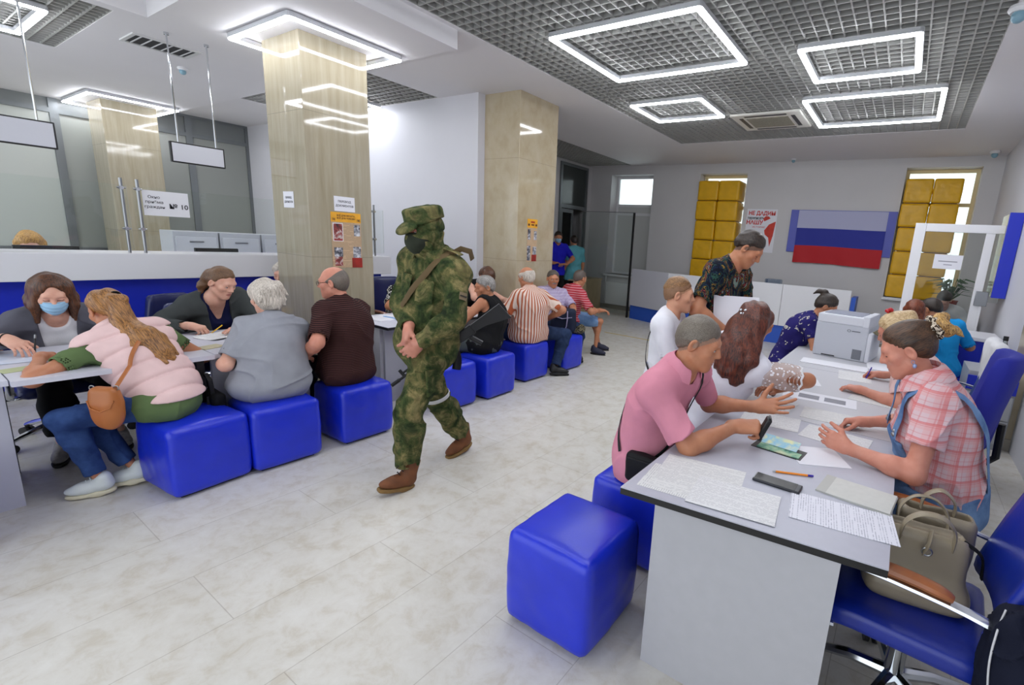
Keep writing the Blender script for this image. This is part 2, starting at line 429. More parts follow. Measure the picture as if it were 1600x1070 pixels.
# unseen lamps added over the near hall, repeating the rings in view
ring_lamp(-2.9,0.6,-1.5,1.9,3.33,3.405,'unseen ring lamp added over the hall nearest the camera')
ring_lamp(-1.1,1.6,-0.1,2.6,3.33,3.405,'unseen ring lamp added straight above the grey front desk')
# ------------------------------------------------------------------ air conditioner, vent, detectors, hanging signs
t = thing('air_conditioner', 'white square cassette air conditioner flush in the grille ceiling', 'air conditioner', (-1.9,7.06,3.395))
b = MB(); b.box((-0.45,-0.42,-0.02),(0.45,0.42,0.012),0.012); b.build('panel', plain('ac_white',(226,224,216),0.4), t)
b = MB(); b.box((-0.27,-0.24,-0.026),(0.27,0.24,-0.019))
b.build('intake_grille', plain('ac_grille',(150,146,130),0.6,var=0.2,vs=60), t)
for k in range(4):
    b = MB(); M = Matrix.Rotation(k*PI/2,4,'Z'); b.box((-0.27,0.31,-0.0235),(0.27,0.36,-0.0195),M=M); b.build('louvre', BLACK, t)
t = thing('air_vent', 'slatted grey air vent in the white ceiling left of the pillar', 'vent', (-6.62,1.98,3.238))
b = MB(); rring(b,-0.2,-0.26,0.2,0.26,-0.012,0.002,0.03,0.005); b.build('vent_frame', plain('vent_frame',(205,205,205),0.5), t, smooth=False)
b = MB(); b.box((-0.17,-0.23,-0.003),(0.17,0.23,0.001)); b.build('vent_backing', plain('vent_dark',(50,50,52),0.8), t)
for k in range(6):
    b = MB(); b.box((-0.16,-0.005,-0.012),(0.16,0.012,-0.004),M=Matrix.Translation((0,-0.19+k*0.076,0))@Matrix.Rotation(0.5,4,'X')); b.build('slat', plain('vent_slat',(188,188,190),0.5), t)
CYAN = plain('detector_cyan',(132,170,186),0.3)
def detector(loc, label, s=1.0):
    t = thing('smoke_detector', label, 'detector', loc, 0, 'pale blue ceiling detectors')
    b = MB(); b.lathe([(0.045*s,0),(0.05*s,-0.015*s),(0.04*s,-0.03*s)]); b.build('mount', WHITEP, t)
    b = MB(); b.ball((0,0,-0.045*s),0.032*s,10,(1,1,1)); b.build('dome', CYAN, t)
detector((0.36,4.6,3.40),'pale blue detector at the top right ceiling corner',1.4)
detector((-2.15,9.9,3.40),'small pale blue detector above the flag')
detector((0.85,9.8,3.40),'pale blue detector in the far right ceiling corner',1.4)
detector((-7.3,2.35,3.24),'pale blue detector behind the hanging sign')
def hang_sign(y0, y1, z0, z1, x, label, rods, brk=True):
    t = thing('hanging_sign', label, 'sign', (x,(y0+y1)/2,z0), 0, 'white ceiling signs over the counter')
    h = z1-z0; w = (y1-y0)/2
    b = MB(); b.box((-0.02,-w,0),(0.02,w,h),0.004); b.build('sign_frame', BLACK, t)
    b = MB(); b.box((0.0195,-w+0.012,0.012),(0.0215,w-0.012,h-0.012)); b.build('sign_face', plain('sign_white',(205,206,214),0.4), t)
    for y in rods:
        b = MB(); b.cyl((0,y-(y0+y1)/2,h-0.002),(0,y-(y0+y1)/2,3.241-z0),0.007,n=8); b.cyl((0,y-(y0+y1)/2,3.22-z0),(0,y-(y0+y1)/2,3.241-z0),0.02,n=10); b.build('rod', CHROME, t)
hang_sign(1.80,2.23,2.10,2.29,-6.1,'white sign board hanging on two rods left of the pillar',(1.87,2.17))
hang_sign(0.30,1.07,2.07,2.28,-6.1,'white sign board cut off at the left edge, on one rod',(0.98,0.4))
# ------------------------------------------------------------------ service counter
t = thing('service_counter','long white service counter with blue recessed front','counter',(-6.0,0.9,0))
b = MB(); b.box((-0.42,-3.2,1.0),(0.03,3.1,1.235),0.006); b.build('counter_top', WHITE, t)
b = MB(); b.box((-0.40,-3.2,0.0),(-0.14,3.06,1.0)); b.build('front_panel', BLUEP, t)
b = MB(); b.box((-0.15,-3.2,0.0),(-0.10,3.06,0.08)); b.build('plinth', DARKF, t)
def glass_screen(y0, y1, posts, label, z1=1.84):
    t = thing('glass_screen', label, 'glass screen', (-6.12,(y0+y1)/2,1.235), 0, 'glass screens along the counter')
    w = (y1-y0)/2
    b = MB(); b.box((-0.004,-w,0.03),(0.004,w,z1-1.235)); b.build('pane', glass_thin('screen_glass',(251,253,252)), t, smooth=False)
    for y in posts:
        b = MB(); y -= (y0+y1)/2
        b.cyl((0.03,y,0),(0.03,y,z1-1.235+0.06),0.012,n=10)
        p = b.build('post', STEEL, t)
        for z in (0.22, 0.58):
            b = MB(); b.cyl((-0.01,y,z),(0.05,y,z),0.016,n=10); b.cyl((0.03,y-0.03,z),(0.03,y+0.03,z),0.007,n=8); b.build('clamp', CHROME, p)
glass_screen(-1.5,1.46,(1.42,),'left glass screen on the counter, before the taped paper')
glass_screen(1.50,3.2,(1.53,),'glass screen on the counter carrying the numbered paper')
glass_screen(3.3,4.0,(3.85,),'short glass screen at the counter end past the pillar')
INK = plain('ink_dark',(40,40,48),0.7)
PAPER = plain('paper_white',(232,232,238),0.7)
def wall_paper(name, label, cat, y0, y1, z0, z1, x, mat=PAPER, th=0.002, axis='x'):
    cy, cz = (y0+y1)/2, (z0+z1)/2
    t = thing(name, label, cat, (x,cy,cz) if axis == 'x' else (cy,x,cz))
    if axis == 'y': t.rotation_euler = (0,0,-PI/2)
    b = MB(); b.box((0,-(y1-y0)/2,-(z1-z0)/2),(th,(y1-y0)/2,(z1-z0)/2)); b.build('sheet', mat, t, smooth=False)
    return t
def face_x(y, z, x=0.0025): return Matrix.Translation((x,y,z)) @ Matrix(((0,0,1,0),(1,0,0,0),(0,1,0,0),(0,0,0,1)))
t = wall_paper('paper_sign','white paper sign with window number 10 taped on counter glass','paper sign',1.56,1.90,1.585,1.815,-6.113)
for s, z in (('Окно',0.055),('приёма',0.01),('граждан',-0.035)): lettering(s,0.036,INK,t,face_x(-0.088,z),bold=0.0004)
lettering('№ 10',0.062,INK,t,face_x(0.09,-0.022),bold=0.001)
# pillar papers
t = wall_paper('paper_sign','white notice with two words of text over the war poster','paper sign',2.595,2.80,1.745,1.885,-4.748)
lettering('ПЕРЕВОД',0.027,INK,t,face_x(0,0.022),bold=0.0004); lettering('ДОКУМЕНТОВ',0.027,INK,t,face_x(0,-0.018),bold=0.0004,sx=0.92)
t = wall_paper('paper_sign','small white notice on the left face of the front pillar','paper sign',-5.20,-5.005,1.745,1.895,2.358,axis='y')
lettering('ПЕРЕВОД',0.026,INK,t,face_x(0,0.018),bold=0.0004,sx=0.95); lettering('ДОКУМЕНТОВ',0.026,INK,t,face_x(0,-0.022),bold=0.0004,sx=0.85)
ORA = plain('poster_orange',(232,168,40),0.5,var=0.12,vs=12); BEI = plain('poster_beige',(196,166,132),0.6,var=0.06,vs=8); REDP = plain('poster_red',(150,36,26),0.5,var=0.3,vs=14)
def m_photo(name, a, bb, c, sc):
    m, nt, bs = base(name); n = noise_tex(nt, coords(nt), sc, 5, 0.6, 1.0)
    nt.links.new(ramp(nt, n, [(0.35,a),(0.5,bb),(0.65,c)]), bs.inputs['Base Color']); return m
PH1 = m_photo('photo_dark',(30,34,44),(110,112,122),(220,220,225),22); PH2 = m_photo('photo_mono',(40,42,50),(150,152,160),(225,226,230),26); PH3 = m_photo('photo_red',(40,36,40),(150,60,56),(205,200,196),20)
TXT = None
def m_text(name, bg, fg, rows, width, axis=('Y','Z'), fill=0.62, rag=6):
    """printed lines of text: rows of broken ink along one object axis"""
    m, nt, bs = base(name); tc = nd(nt,'ShaderNodeTexCoord'); sp = nd(nt,'ShaderNodeSeparateXYZ'); nt.links.new(tc.outputs['Object'],sp.inputs[0])
    v = sp.outputs[axis[1]]; u = sp.outputs[axis[0]]
    row = math_n(nt,'MULTIPLY',v,rows); fr = math_n(nt,'FRACT',row); on = math_n(nt,'LESS_THAN',fr,0.34)
    cm = nd(nt,'ShaderNodeCombineXYZ'); nt.links.new(math_n(nt,'MULTIPLY',u,width),cm.inputs[0]); nt.links.new(math_n(nt,'MULTIPLY',math_n(nt,'FLOOR',row),7.31),cm.inputs[1])
    n = noise_tex(nt,cm.outputs[0],1.0,2); w = math_n(nt,'LESS_THAN',n,fill)
    cm2 = nd(nt,'ShaderNodeCombineXYZ'); nt.links.new(math_n(nt,'MULTIPLY',u,rag),cm2.inputs[0]); nt.links.new(math_n(nt,'MULTIPLY',math_n(nt,'FLOOR',row),0.37),cm2.inputs[1])
    n2 = math_n(nt,'LESS_THAN',noise_tex(nt,cm2.outputs[0],1.0,1),0.58)
    f = math_n(nt,'MULTIPLY',math_n(nt,'MULTIPLY',on,w),n2)
    nt.links.new(mixc(nt,math_n(nt,'MULTIPLY',f,0.5),bg,fg),bs.inputs['Base Color']); bs.inputs['Roughness'].default_value = 0.7
    return m
BEIT = m_text('poster_text',(198,168,134),(96,78,66),90,110)
def panel(t, name, y0, y1, z0, z1, mat, x=0.002, th=0.0012):
    b = MB(); b.box((x,y0,z0),(x+th,y1,z1)); return b.build(name, mat, t, smooth=False)
BRN = plain('poster_brown',(84,40,22),0.6)
t = wall_paper('poster','large beige war anniversary poster with orange header on front pillar','poster',2.555,2.855,1.20,1.735,-4.748,BEIT)
panel(t,'header',-0.15,0.15,0.175,0.2675,ORA)
lettering('ВСЁ ДЛЯ ФРОНТА,',0.021,BRN,t,face_x(0.0,0.236,0.0035),bold=0.0006,sx=0.95); lettering('ВСЁ ДЛЯ ПОБЕДЫ',0.021,BRN,t,face_x(0.0,0.211,0.0035),bold=0.0006,sx=0.95)
lettering('1941',0.036,BRN,t,face_x(-0.122,0.197,0.0035),bold=0.001,sx=0.5); lettering('1945',0.036,BRN,t,face_x(0.125,0.197,0.0035),bold=0.001,sx=0.5)
panel(t,'picture_border',-0.135,-0.035,-0.01,0.165,WHITEP); panel(t,'picture',-0.128,-0.042,0.01,0.158,PH3,0.003); panel(t,'picture_band',-0.128,-0.042,-0.004,0.012,REDP,0.0035)
panel(t,'picture',0.075,0.138,0.045,0.155,PH2); panel(t,'picture',-0.13,-0.045,-0.16,-0.07,PH1); panel(t,'picture',0.06,0.14,-0.17,-0.06,PH2); panel(t,'picture',-0.125,-0.05,-0.25,-0.16,PH3)
panel(t,'footer',0.045,0.15,-0.2675,-0.17,REDP,0.0035)
t = wall_paper('poster','narrow war poster with orange header on the second pillar','poster',4.985,5.19,1.29,1.86,-4.398,BEI)
panel(t,'header',-0.1025,0.1025,0.17,0.285,ORA)
panel(t,'header_text',-0.035,0.045,0.236,0.256,REDP,0.0035); panel(t,'header_text',-0.025,0.035,0.2,0.218,BRN,0.0035); panel(t,'header_mark',-0.09,-0.055,0.195,0.222,BRN,0.0035); panel(t,'header_mark',0.06,0.095,0.195,0.222,BRN,0.0035)
panel(t,'picture',-0.09,-0.035,0.01,0.15,PH1); panel(t,'picture',0.035,0.095,0.01,0.13,PH2); panel(t,'picture',-0.095,-0.03,-0.27,-0.07,PH1); panel(t,'picture',0.02,0.095,-0.19,-0.08,PH2); panel(t,'footer',0.0,0.1,-0.28,-0.19,REDP)
# things behind the counter
for k, y in enumerate((2.25,2.75,3.25)):
    t = thing('filing_cabinet',('grey drawer cabinet nearest the pillar behind the counter','middle grey drawer cabinet behind the counter','grey drawer cabinet beside the far glazing')[k],'filing cabinet',(-8.1,y,0),0,'grey drawer cabinets behind the counter')
    b = MB(); b.box((-0.25,0.005,0.02),(0.2,0.485,1.4),0.005); b.build('body', plain('cabinet_grey',(186,188,194),0.4), t)
    for j in range(4):
        b = MB(); z = 0.06+j*0.325; b.box((0.195,0.03,z),(0.215,0.46,z+0.30),0.006); dr = b.build('drawer', plain('cabinet_front',(200,202,208),0.4), t)
        b = MB(); b.box((0.212,0.17,z+0.23),(0.225,0.32,z+0.25),0.003); b.build('handle', STEEL, dr)
for y0, y1, z, x, lab in ((0.83,1.13,1.262,-6.56,'black monitor in front of the blond clerk behind the counter'),(2.09,2.39,1.268,-6.56,'black monitor below the taped paper sign')):
    t = thing('monitor', lab, 'monitor', (x,(y0+y1)/2,0.72)); h = z-0.72
    b = MB(); b.box((0,-(y1-y0)/2-0.05,h-0.33),(0.04,(y1-y0)/2+0.05,h),0.006); b.build('screen', BLACK, t)
    b = MB(); b.box((-0.01,-0.03,0.01),(0.02,0.03,h-0.2)); b.build('stand', BLACK, t); b = MB(); b.box((-0.12,-0.12,0),(0.1,0.12,0.015),0.004); b.build('foot', BLACK, t)
t = thing('staff_desk','plain staff desk standing behind the counter screens','desk',(-7.1,1.6,0))
b = MB(); b.box((-0.45,-2.4,0.69),(0.66,1.2,0.72)); b.build('worktop', WHITE, t)
for y in (-2.35,1.15):
    b = MB(); b.box((-0.42,y-0.015,0),(0.63,y+0.015,0.69)); b.build('side_panel', WHITE, t)
t = thing('paper_stack','loose white papers and a yellow folder on the counter','papers',(-6.2,0.35,1.235))
b = MB(); b.box((-0.12,-0.15,0),(0.1,0.16,0.03),0.002); b.build('sheets', PAPER, t); b = MB(); b.box((-0.11,-0.14,0.03),(0.1,0.2,0.042)); b.build('yellow_folder', plain('yellow_card',(228,214,60),0.5), t)
# two papers, bracket lamp etc on back wall: posters, flag
def face_y(x, z, y=-0.0035): return Matrix.Translation((x,y,z)) @ Matrix.Rotation(PI/2,4,'X')
t = thing('poster','white poster with big red capitals beside the yellow cubes','poster',(-2.7,10.2,1.63))
b = MB(); b.box((-0.29,-0.003,0),(0.32,0,0.86)); b.build('sheet', PAPER, t, smooth=False)
RED = plain('print_red',(200,40,30),0.6); GRY = plain('print_grey',(70,70,74),0.6)
lettering('НЕ ДАДИМ',0.105,RED,t,face_y(0.015,0.775),bold=0.004,sx=0.93); lettering('переписать',0.075,GRY,t,face_y(-0.1,0.68),bold=0.003,sx=0.8)
lettering('НАШУ',0.115,RED,t,face_y(-0.115,0.59),bold=0.004); lettering('ИСТОРИЮ',0.05,RED,t,face_y(-0.02,0.5),sx=1.0)
b = MB(); b.prism([(0.30,0.62),(0.18,0.56),(0.10,0.44),(0.12,0.36),(0.2,0.30),(0.24,0.12),(0.285,0.34),(0.31,0.62)],0,0.002,M=Matrix.Rotation(PI/2,4,'X')@Matrix.Translation((0,0,0.003)))
b.prism([(0.08,0.62),(0.05,0.67),(0.09,0.72),(0.16,0.72),(0.2,0.68),(0.14,0.65)],0,0.002,M=Matrix.Rotation(PI/2,4,'X')@Matrix.Translation((0,0,0.003)))
b.build('red_figure', plain('print_red2',(205,58,40),0.6,var=0.2,vs=10), t, smooth=False)
t = thing('display_board','blue wall board partly covered by the flag','wall board',(-1.2,10.2,1.68))
b = MB(); b.box((-0.91,-0.03,0),(0.9,0,0.81),0.004); b.build('board', plain('board_blue',(84,92,186),0.45), t)
# flag : cloth with soft folds, hanging from its top edge
def flag():
    t = thing('flag','white blue and red striped flag pinned over the blue board','flag',(-1.2,10.155,1.48))
    nx, nz = 60, 36; wx, hz = 1.52, 1.0
    for k, (nm, c) in enumerate((('red_stripe',(186,24,34)),('blue_stripe',(38,48,150)),('white_stripe',(180,182,212)))):
        bm = bmesh.new(); rows = []
        for j in range(13):
            v = (k+j/12)/3; row = []
            for i in range(nx+1):
                u = i/nx; x = (u-0.5)*wx; z = v*hz + 0.012*math.sin(u*5)*(1-v)
                y = -0.012*math.sin(u*22+3*v)*(1.05-v) - 0.01*math.sin(u*9-5*v) - 0.012*(1-v)
                row.append(bm.verts.new((x + 0.012*(1-v)*math.sin(7*u), y, z)))
            rows.append(row)
        for a, c2 in zip(rows, rows[1:]):
            for i in range(nx): bm.faces.new((a[i], a[i+1], c2[i+1], c2[i]))
        r = bmesh.ops.extrude_face_region(bm, geom=bm.faces[:])
        for e in r['geom']:
            if isinstance(e, bmesh.types.BMVert): e.co.y += 0.003
        b = MB(); b.bm.free(); b.bm = bm
        b.build(nm, plain('flag_'+nm, c, 0.7, bmp=0.1, bs=200), t, angle=60)
flag()
# ------------------------------------------------------------------ pouffes
def leather(name, c, rough=0.33):
    m, nt, b = base(name); v = coords(nt); l = lin(c)
    n = noise_tex(nt, v, 5, 3); nt.links.new(ramp(nt, n, [(0.3, tuple(x*0.9 for x in l[:3])+(1,)), (0.7, tuple(min(1,x*1.08) for x in l[:3])+(1,))]), b.inputs['Base Color'])
    b.inputs['Roughness'].default_value = rough; b.inputs['Coat Weight'].default_value = 0.15; b.inputs['Coat Roughness'].default_value = 0.2
    vo = nd(nt, 'ShaderNodeTexVoronoi', i_Scale=260); nt.links.new(v, vo.inputs['Vector'])
    h = math_n(nt, 'ADD', vo.outputs['Distance'], math_n(nt, 'MULTIPLY', noise_tex(nt, v, 7, 3), 6))
    bump(nt, b, h, 0.12, 0.002); return m
BLUEL = leather('blue_leatherette', (22,46,200)); YELL = leather('yellow_leatherette', (228,174,0), 0.5)
CHBLUE = leather('chair_blue_leather', (16,42,150), 0.35); CHNAVY = leather('chair_navy_leather', (16,28,84), 0.35)
def pouf_mesh(w, h, bulge, dome, r, seed=0):
    n = 18; b = MB(); bm = b.bm
    bmesh.ops.create_cube(bm, size=2)
    bmesh.ops.subdivide_edges(bm, edges=bm.edges[:], cuts=n, use_grid_fill=True)
    hw, hh = w/2, h/2
    for v in bm.verts:
        x, y, z = v.co
        p = Vector((x*hw, y*hw, z*hh)); q = Vector([max(-(s-r), min(s-r, c)) for c, s in zip(p, (hw, hw, hh))])
        d = p-q
        if d.length > 1e-6: p = q + d.normalized()*r*min(1, d.length/r) if d.length > r else p
        f = 1 + bulge*(1-z*z*0.85) ; g = (1-0.35*y*y), (1-0.35*x*x)
        p.x *= 1+(f-1)*g[0]; p.y *= 1+(f-1)*g[1]
        if z > 0.9: p.z += dome*(1-x*x)*(1-y*y)
        k = Vector((x*3+seed, y*3, z*3)); p += Vector((mnoise.noise(k), mnoise.noise(k+Vector((9,0,0))), 0))*0.004
        v.co = p + Vector((0, 0, hh))
    return b
def pouf(name, label, cat, loc, rz, mat, w=0.42, h=0.42, bulge=0.07, dome=0.012, group=None, seed=0, r=0.035):
    t = thing(name, label, cat, loc, rz, group)
    pouf_mesh(w, h-0.012, bulge, dome, r, seed).build('cushion', mat, t, angle=80).location.z = 0.012
    s = w/2-0.018; b = MB(); pts = [Vector((x,y,0)) for x, y in ((s,s),(-s,s),(-s,-s),(s,-s))]
    loop = []
    for i in range(4):
        a, c = pts[i], pts[(i+1) % 4]
        for k in range(6):
            q = a.lerp(c, k/6); o = 1+0.02*(1-abs(k/6-0.5)*2); loop.append((q.x*o, q.y*o, h-0.0105))
    b.tube(loop, 0.0035, 6, closed=True); b.build('seam_piping', mat, t)
    b = MB(); b.box((-w/2+0.04,-w/2+0.04,0),(w/2-0.04,w/2-0.04,0.016)); b.build('base_board', BLACK, t, smooth=False)
    return t
GP = 'blue cube pouffes'
POUFS = [
 (-3.52,1.00,0.10,'blue cube pouffe under the woman in the pink vest'),
 (-3.51,1.44,-0.03,'blue cube pouffe under the grey-haired woman in the grey t-shirt'),
 (-3.51,2.00,0.0,'blue cube pouffe under the bald man in brown'),
 (-3.52,2.90,0.02,'blue cube pouffe seen behind the soldier, before the man in the tank top'),
 (-3.50,3.42,0.05,'blue cube pouffe under the man in the black tank top'),
 (-3.63,4.13,0.0,'blue cube pouffe under the man in the orange striped shirt'),
 (-3.60,4.80,0.0,'blue cube pouffe carrying the backpack, last of the left row'),
 (-3.60,-0.06,0.1,'blue cube pouffe cut off by the left edge of the photo'),
 (-1.01,1.52,0.0,'large empty blue cube pouffe in front, beside the grey desk end'),
 (-1.00,2.14,0.0,'blue cube pouffe under the man in the pink polo shirt'),
 (-0.98,2.80,0.0,'blue cube pouffe under the woman with long auburn hair'),
 (-0.95,5.02,0.0,'blue cube pouffe under the woman in the navy floral dress'),
 (-5.64,2.62,0.0,'blue cube pouffe behind the front pillar under the half hidden person'),
 (0.10,5.84,0.0,'blue cube pouffe under the reddish-haired woman at the booth'),
 (0.56,6.12,0.1,'blue cube pouffe under the person in bright blue at the booth')]
for k, (x, y, rz, lab) in enumerate(POUFS): pouf('pouffe', lab, 'pouffe', (x,y,0), rz, BLUEL, 0.405 if k != 8 else 0.41, 0.43 if k != 8 else 0.435, 0.06, 0.015, GP, k*1.7)
# yellow cubes stacked in two window niches
rows = ['bottom','second','third','fourth','top']
for col in range(2):
    for r_ in range(5):
        for (x0, nm) in ((-3.86,'middle'),(-0.06,'right')):
            dx = 0.46 if nm == 'middle' else 0.42
            pouf('pouffe', '%s yellow cube pouffe in the %s column of the stack in the %s window' % (rows[r_], ('left','right')[col], nm), 'pouffe',
                 (x0+col*dx+0.006*((r_*7+col*3)%3-1), 10.31, 0.98+r_*0.413), 0.02*((r_*5+col)%3-1), YELL, 0.445 if nm == 'middle' else 0.408, 0.412, 0.012, 0.006, 'yellow cubes stacked in the windows', r_+col*9, 0.03)
# ------------------------------------------------------------------ desks
def desk(label, x0, x1, y0, y1, legs, top=DESK, z=0.75, poly=None, edge=True):
    cx, cy = (x0+x1)/2, (y0+y1)/2
    t = thing('desk', label, 'desk', (cx,cy,0), 0, 'pale desks')
    P = poly or [(x0,y0),(x1,y0),(x1,y1),(x0,y1)]; P = [(x-cx,y-cy) for x, y in P]
    b = MB(); b.prism(P, z-0.004, z); 
    b.build('desktop', top, t, smooth=False)
    b = MB(); b.prism(P, z-0.028, z-0.004); b.build('edge_band', EDGE if edge else top, t, smooth=False)
    for kind, lo, hi in legs:
        b = MB(); b.box((lo[0]-cx,lo[1]-cy,lo[2]),(hi[0]-cx,hi[1]-cy,hi[2])); b.build(kind, {'leg':BLACK}.get(kind, DESKP if edge else top), t, smooth=False)
    return t
zt = 0.722
RD = desk('light grey desk nearest the camera with black edge, papers and a phone',-0.75,0.1,1.41,2.64,
     [('end_panel',(-0.64,1.48,0.0),(-0.02,1.51,zt)),('end_panel',(-0.64,2.56,0.0),(-0.02,2.59,zt)),('modesty_panel',(-0.34,1.51,0.25),(-0.31,2.56,zt))], poly=[(-0.75,1.405),(0.1,1.49),(0.1,2.64),(-0.75,2.64)])
desk('second pale desk on the right with forms spread on it',-0.77,0.1,2.645,4.0,
     [('end_panel',(-0.66,2.70,0.0),(-0.02,2.73,zt)),('end_panel',(-0.66,3.93,0.0),(-0.02,3.96,zt)),('modesty_panel',(-0.34,2.73,0.25),(-0.31,3.93,zt))], top=plain('desk_white',(198,198,203),0.4))
desk('third pale desk on the right under the grey printer',-0.77,0.1,4.005,5.6,
     [('end_panel',(-0.66,4.06,0.0),(-0.02,4.09,zt)),('end_panel',(-0.66,5.5,0.0),(-0.02,5.53,zt)),('modesty_panel',(-0.34,4.09,0.25),(-0.31,5.5,zt))], top=plain('desk_white',(198,198,203),0.4))
WD = plain('desk_white_left',(204,205,216),0.35)
LD = 'white desk'
desk('white desk with tall front panel at the left edge of the photo',-4.46,-3.68,-1.0,0.345,[('front_panel',(-3.88,-1.0,0.0),(-3.85,0.34,zt)),('side_panel',(-4.42,0.31,0.0),(-3.88,0.34,zt))],top=WD,edge=False)
desk('white desk between the masked woman and the woman in pink vest',-4.46,-3.64,0.35,1.18,[('leg',(-4.40,1.10,0.0),(-4.36,1.14,zt)),('leg',(-3.74,1.10,0.0),(-3.70,1.14,zt)),('leg',(-4.40,0.36,0.0),(-4.37,0.39,zt))],top=WD,edge=False)
desk('white desk in front of the woman in the dark cardigan',-4.46,-3.66,1.185,2.06,[('front_panel',(-3.80,1.2,0.0),(-3.77,1.80,zt)),('leg',(-3.80,1.98,0.0),(-3.76,2.02,zt)),('leg',(-4.42,1.98,0.0),(-4.38,2.02,zt)),('leg',(-4.42,1.2,0.0),(-4.38,1.24,zt))],top=WD,edge=False)
desk('white desk with blue folder behind the bald man and soldier',-4.46,-3.80,2.5,3.7,[('front_panel',(-3.96,2.55,0.0),(-3.93,3.66,zt)),('side_panel',(-4.42,2.52,0.0),(-3.96,2.55,zt)),('side_panel',(-4.42,3.66,0.0),(-3.96,3.69,zt))],top=WD)
desk('farthest white desk of the left row beside the second pillar',-4.36,-3.86,3.71,4.72,[('front_panel',(-3.98,3.74,0.0),(-3.95,4.66,zt)),('side_panel',(-4.34,3.71,0.0),(-3.98,3.74,zt)),('side_panel',(-4.34,4.66,0.0),(-3.98,4.69,zt))],top=WD)
# ------------------------------------------------------------------ office chairs
WOOD = plain('armrest_wood',(150,84,38),0.35,var=0.15,vs=14,coat=0.4)
def cushion(bm_, lo, hi, r, bend=None):
    b = MB(); bm = b.bm; bmesh.ops.create_cube(bm, size=2); bmesh.ops.subdivide_edges(bm, edges=bm.edges[:], cuts=11, use_grid_fill=True)
    S = [(h-l)/2 for l, h in zip(lo, hi)]; Cc = [(h+l)/2 for l, h in zip(lo, hi)]
    for v in bm.verts:
        p = Vector([v.co[i]*S[i] for i in range(3)]); q = Vector([max(-(S[i]-r), min(S[i]-r, p[i])) for i in range(3)]); d = p-q
        if d.length > r: p = q+d.normalized()*r
        p = p+Vector(Cc); v.co = bend(p) if bend else p
    return b
def office_chair(label, loc, rz, fab=CHBLUE, arms=True, base=True, back=(0.46,0.50), seat_h=0.47, tilt=0.12, wood=True, zb=0.06, rake=0.0, group='blue office chairs'):
    """local: sitter faces +Y"""
    t = thing('office_chair', label, 'office chair', loc, rz, group)
    def sb(p): return Vector((p.x, p.y, p.z - 0.03*max(0,(p.y-0.12)/0.12)**2*0.6 + 0.012*(p.x/0.24)**2))
    cushion(None, (-0.24,-0.22,seat_h-0.085),(0.24,0.25,seat_h), 0.035, sb).build('seat', fab, t, angle=80)
    bw, bh = back
    def bb(p):
        k = (p.z-seat_h)/bh; y = p.y - tilt*k*bh*2.0 - 0.04*math.sin(k*PI)*0 + 0.05*(p.x/0.23)**2 - rake*k
        w = 1-0.16*max(0,k-0.55)/0.45
        return Vector((p.x*w, y, p.z))
    cushion(None, (-bw/2,-0.27,seat_h+zb),(bw/2,-0.19,seat_h+zb+bh), 0.035, bb).build('backrest', fab, t, angle=80)
    b = MB(); b.tube([(0,-0.05,seat_h-0.10),(0,-0.27,seat_h-0.09),(0,-0.33,seat_h-0.02),(0,-0.315-tilt*0.1,seat_h+0.2)],0.022,8); b.build('back_bracket', BLACK, t)
    if arms:
        for s in (-1,1):
            x = s*0.275
            path = [(x-s*0.04,0.20,seat_h-0.07),(x,0.29,seat_h-0.05),(x,0.335,seat_h+0.03),(x,0.33,seat_h+0.11),(x,0.28,seat_h+0.175),(x,0.18,seat_h+0.20),(x,-0.08,seat_h+0.19),(x,-0.24,seat_h+0.165),(x-s*0.03,-0.27,seat_h+0.15)]
            b = MB(); b.smooth(path, 0.014, 8, 4, flat=(1.3,0.7)); a = b.build('armrest', CHROME, t)
            b = MB(); pp = [(x,0.28,seat_h+0.19),(x,0.21,seat_h+0.218),(x,0.06,seat_h+0.226),(x,-0.05,seat_h+0.218),(x,-0.09,seat_h+0.208)]
            b.smooth(pp, [0.016,0.022,0.023,0.022,0.014], 10, 4, flat=(1.25,0.75)); b.build('arm_pad', WOOD if wood else BLACK, a)
    if base:
        b = MB(); b.cyl((0,0,0.10),(0,0,0.28),0.032,n=14); b.cyl((0,0,0.27),(0,0,seat_h-0.08),0.016,n=12); b.build('gas_column', CHROME, t)
        b = MB(); b.box((-0.10,-0.12,seat_h-0.11),(0.10,0.12,seat_h-0.082),0.008); b.cyl((0.08,0,seat_h-0.1),(0.2,0.02,seat_h-0.1),0.007); b.build('tilt_mechanism', BLACK, t)
        for k in range(5):
            an = 2*PI*k/5+0.3; c, s = math.cos(an), math.sin(an)
            b = MB(); b.tube([(c*0.02,s*0.02,0.14),(c*0.14,s*0.14,0.13),(c*0.26,s*0.26,0.095),(c*0.31,s*0.31,0.075)],[0.024,0.02,0.017,0.014],8); l = b.build('leg', CHROME, t)
            b = MB(); x, y = c*0.31, s*0.31
            for d in (-0.018,0.018): b.cyl((x-s*(d-0.009),y+c*(d-0.009),0.031),(x-s*(d+0.009),y+c*(d+0.009),0.031),0.031,n=14)
            b.cyl((x,y,0.03),(x,y,0.085),0.008,n=8); b.build('caster', BLACK, l)
    return t
FABB = plain('chair_fabric_blue',(22,30,140),0.8,bmp=0.2,bs=300)
office_chair('blue leather office chair with wooden armrests holding the handbag',(0.20,1.86,0),1.50,tilt=0.13,back=(0.50,0.56))
office_chair('blue fabric office chair behind the woman in overalls',(0.12,2.80,0),1.45,fab=FABB,tilt=0.09,back=(0.50,0.66),zb=0.12,wood=True)
office_chair('blue chair with white cardigan on its back, far right',(0.40,4.66,0),1.5,fab=plain('chair_fabric_steel',(46,70,130),0.7),tilt=0.1,back=(0.40,0.5))
office_chair('navy leather office chair of the masked woman',(-4.86,0.70,0),-PI/2,fab=CHNAVY,back=(0.46,0.36))
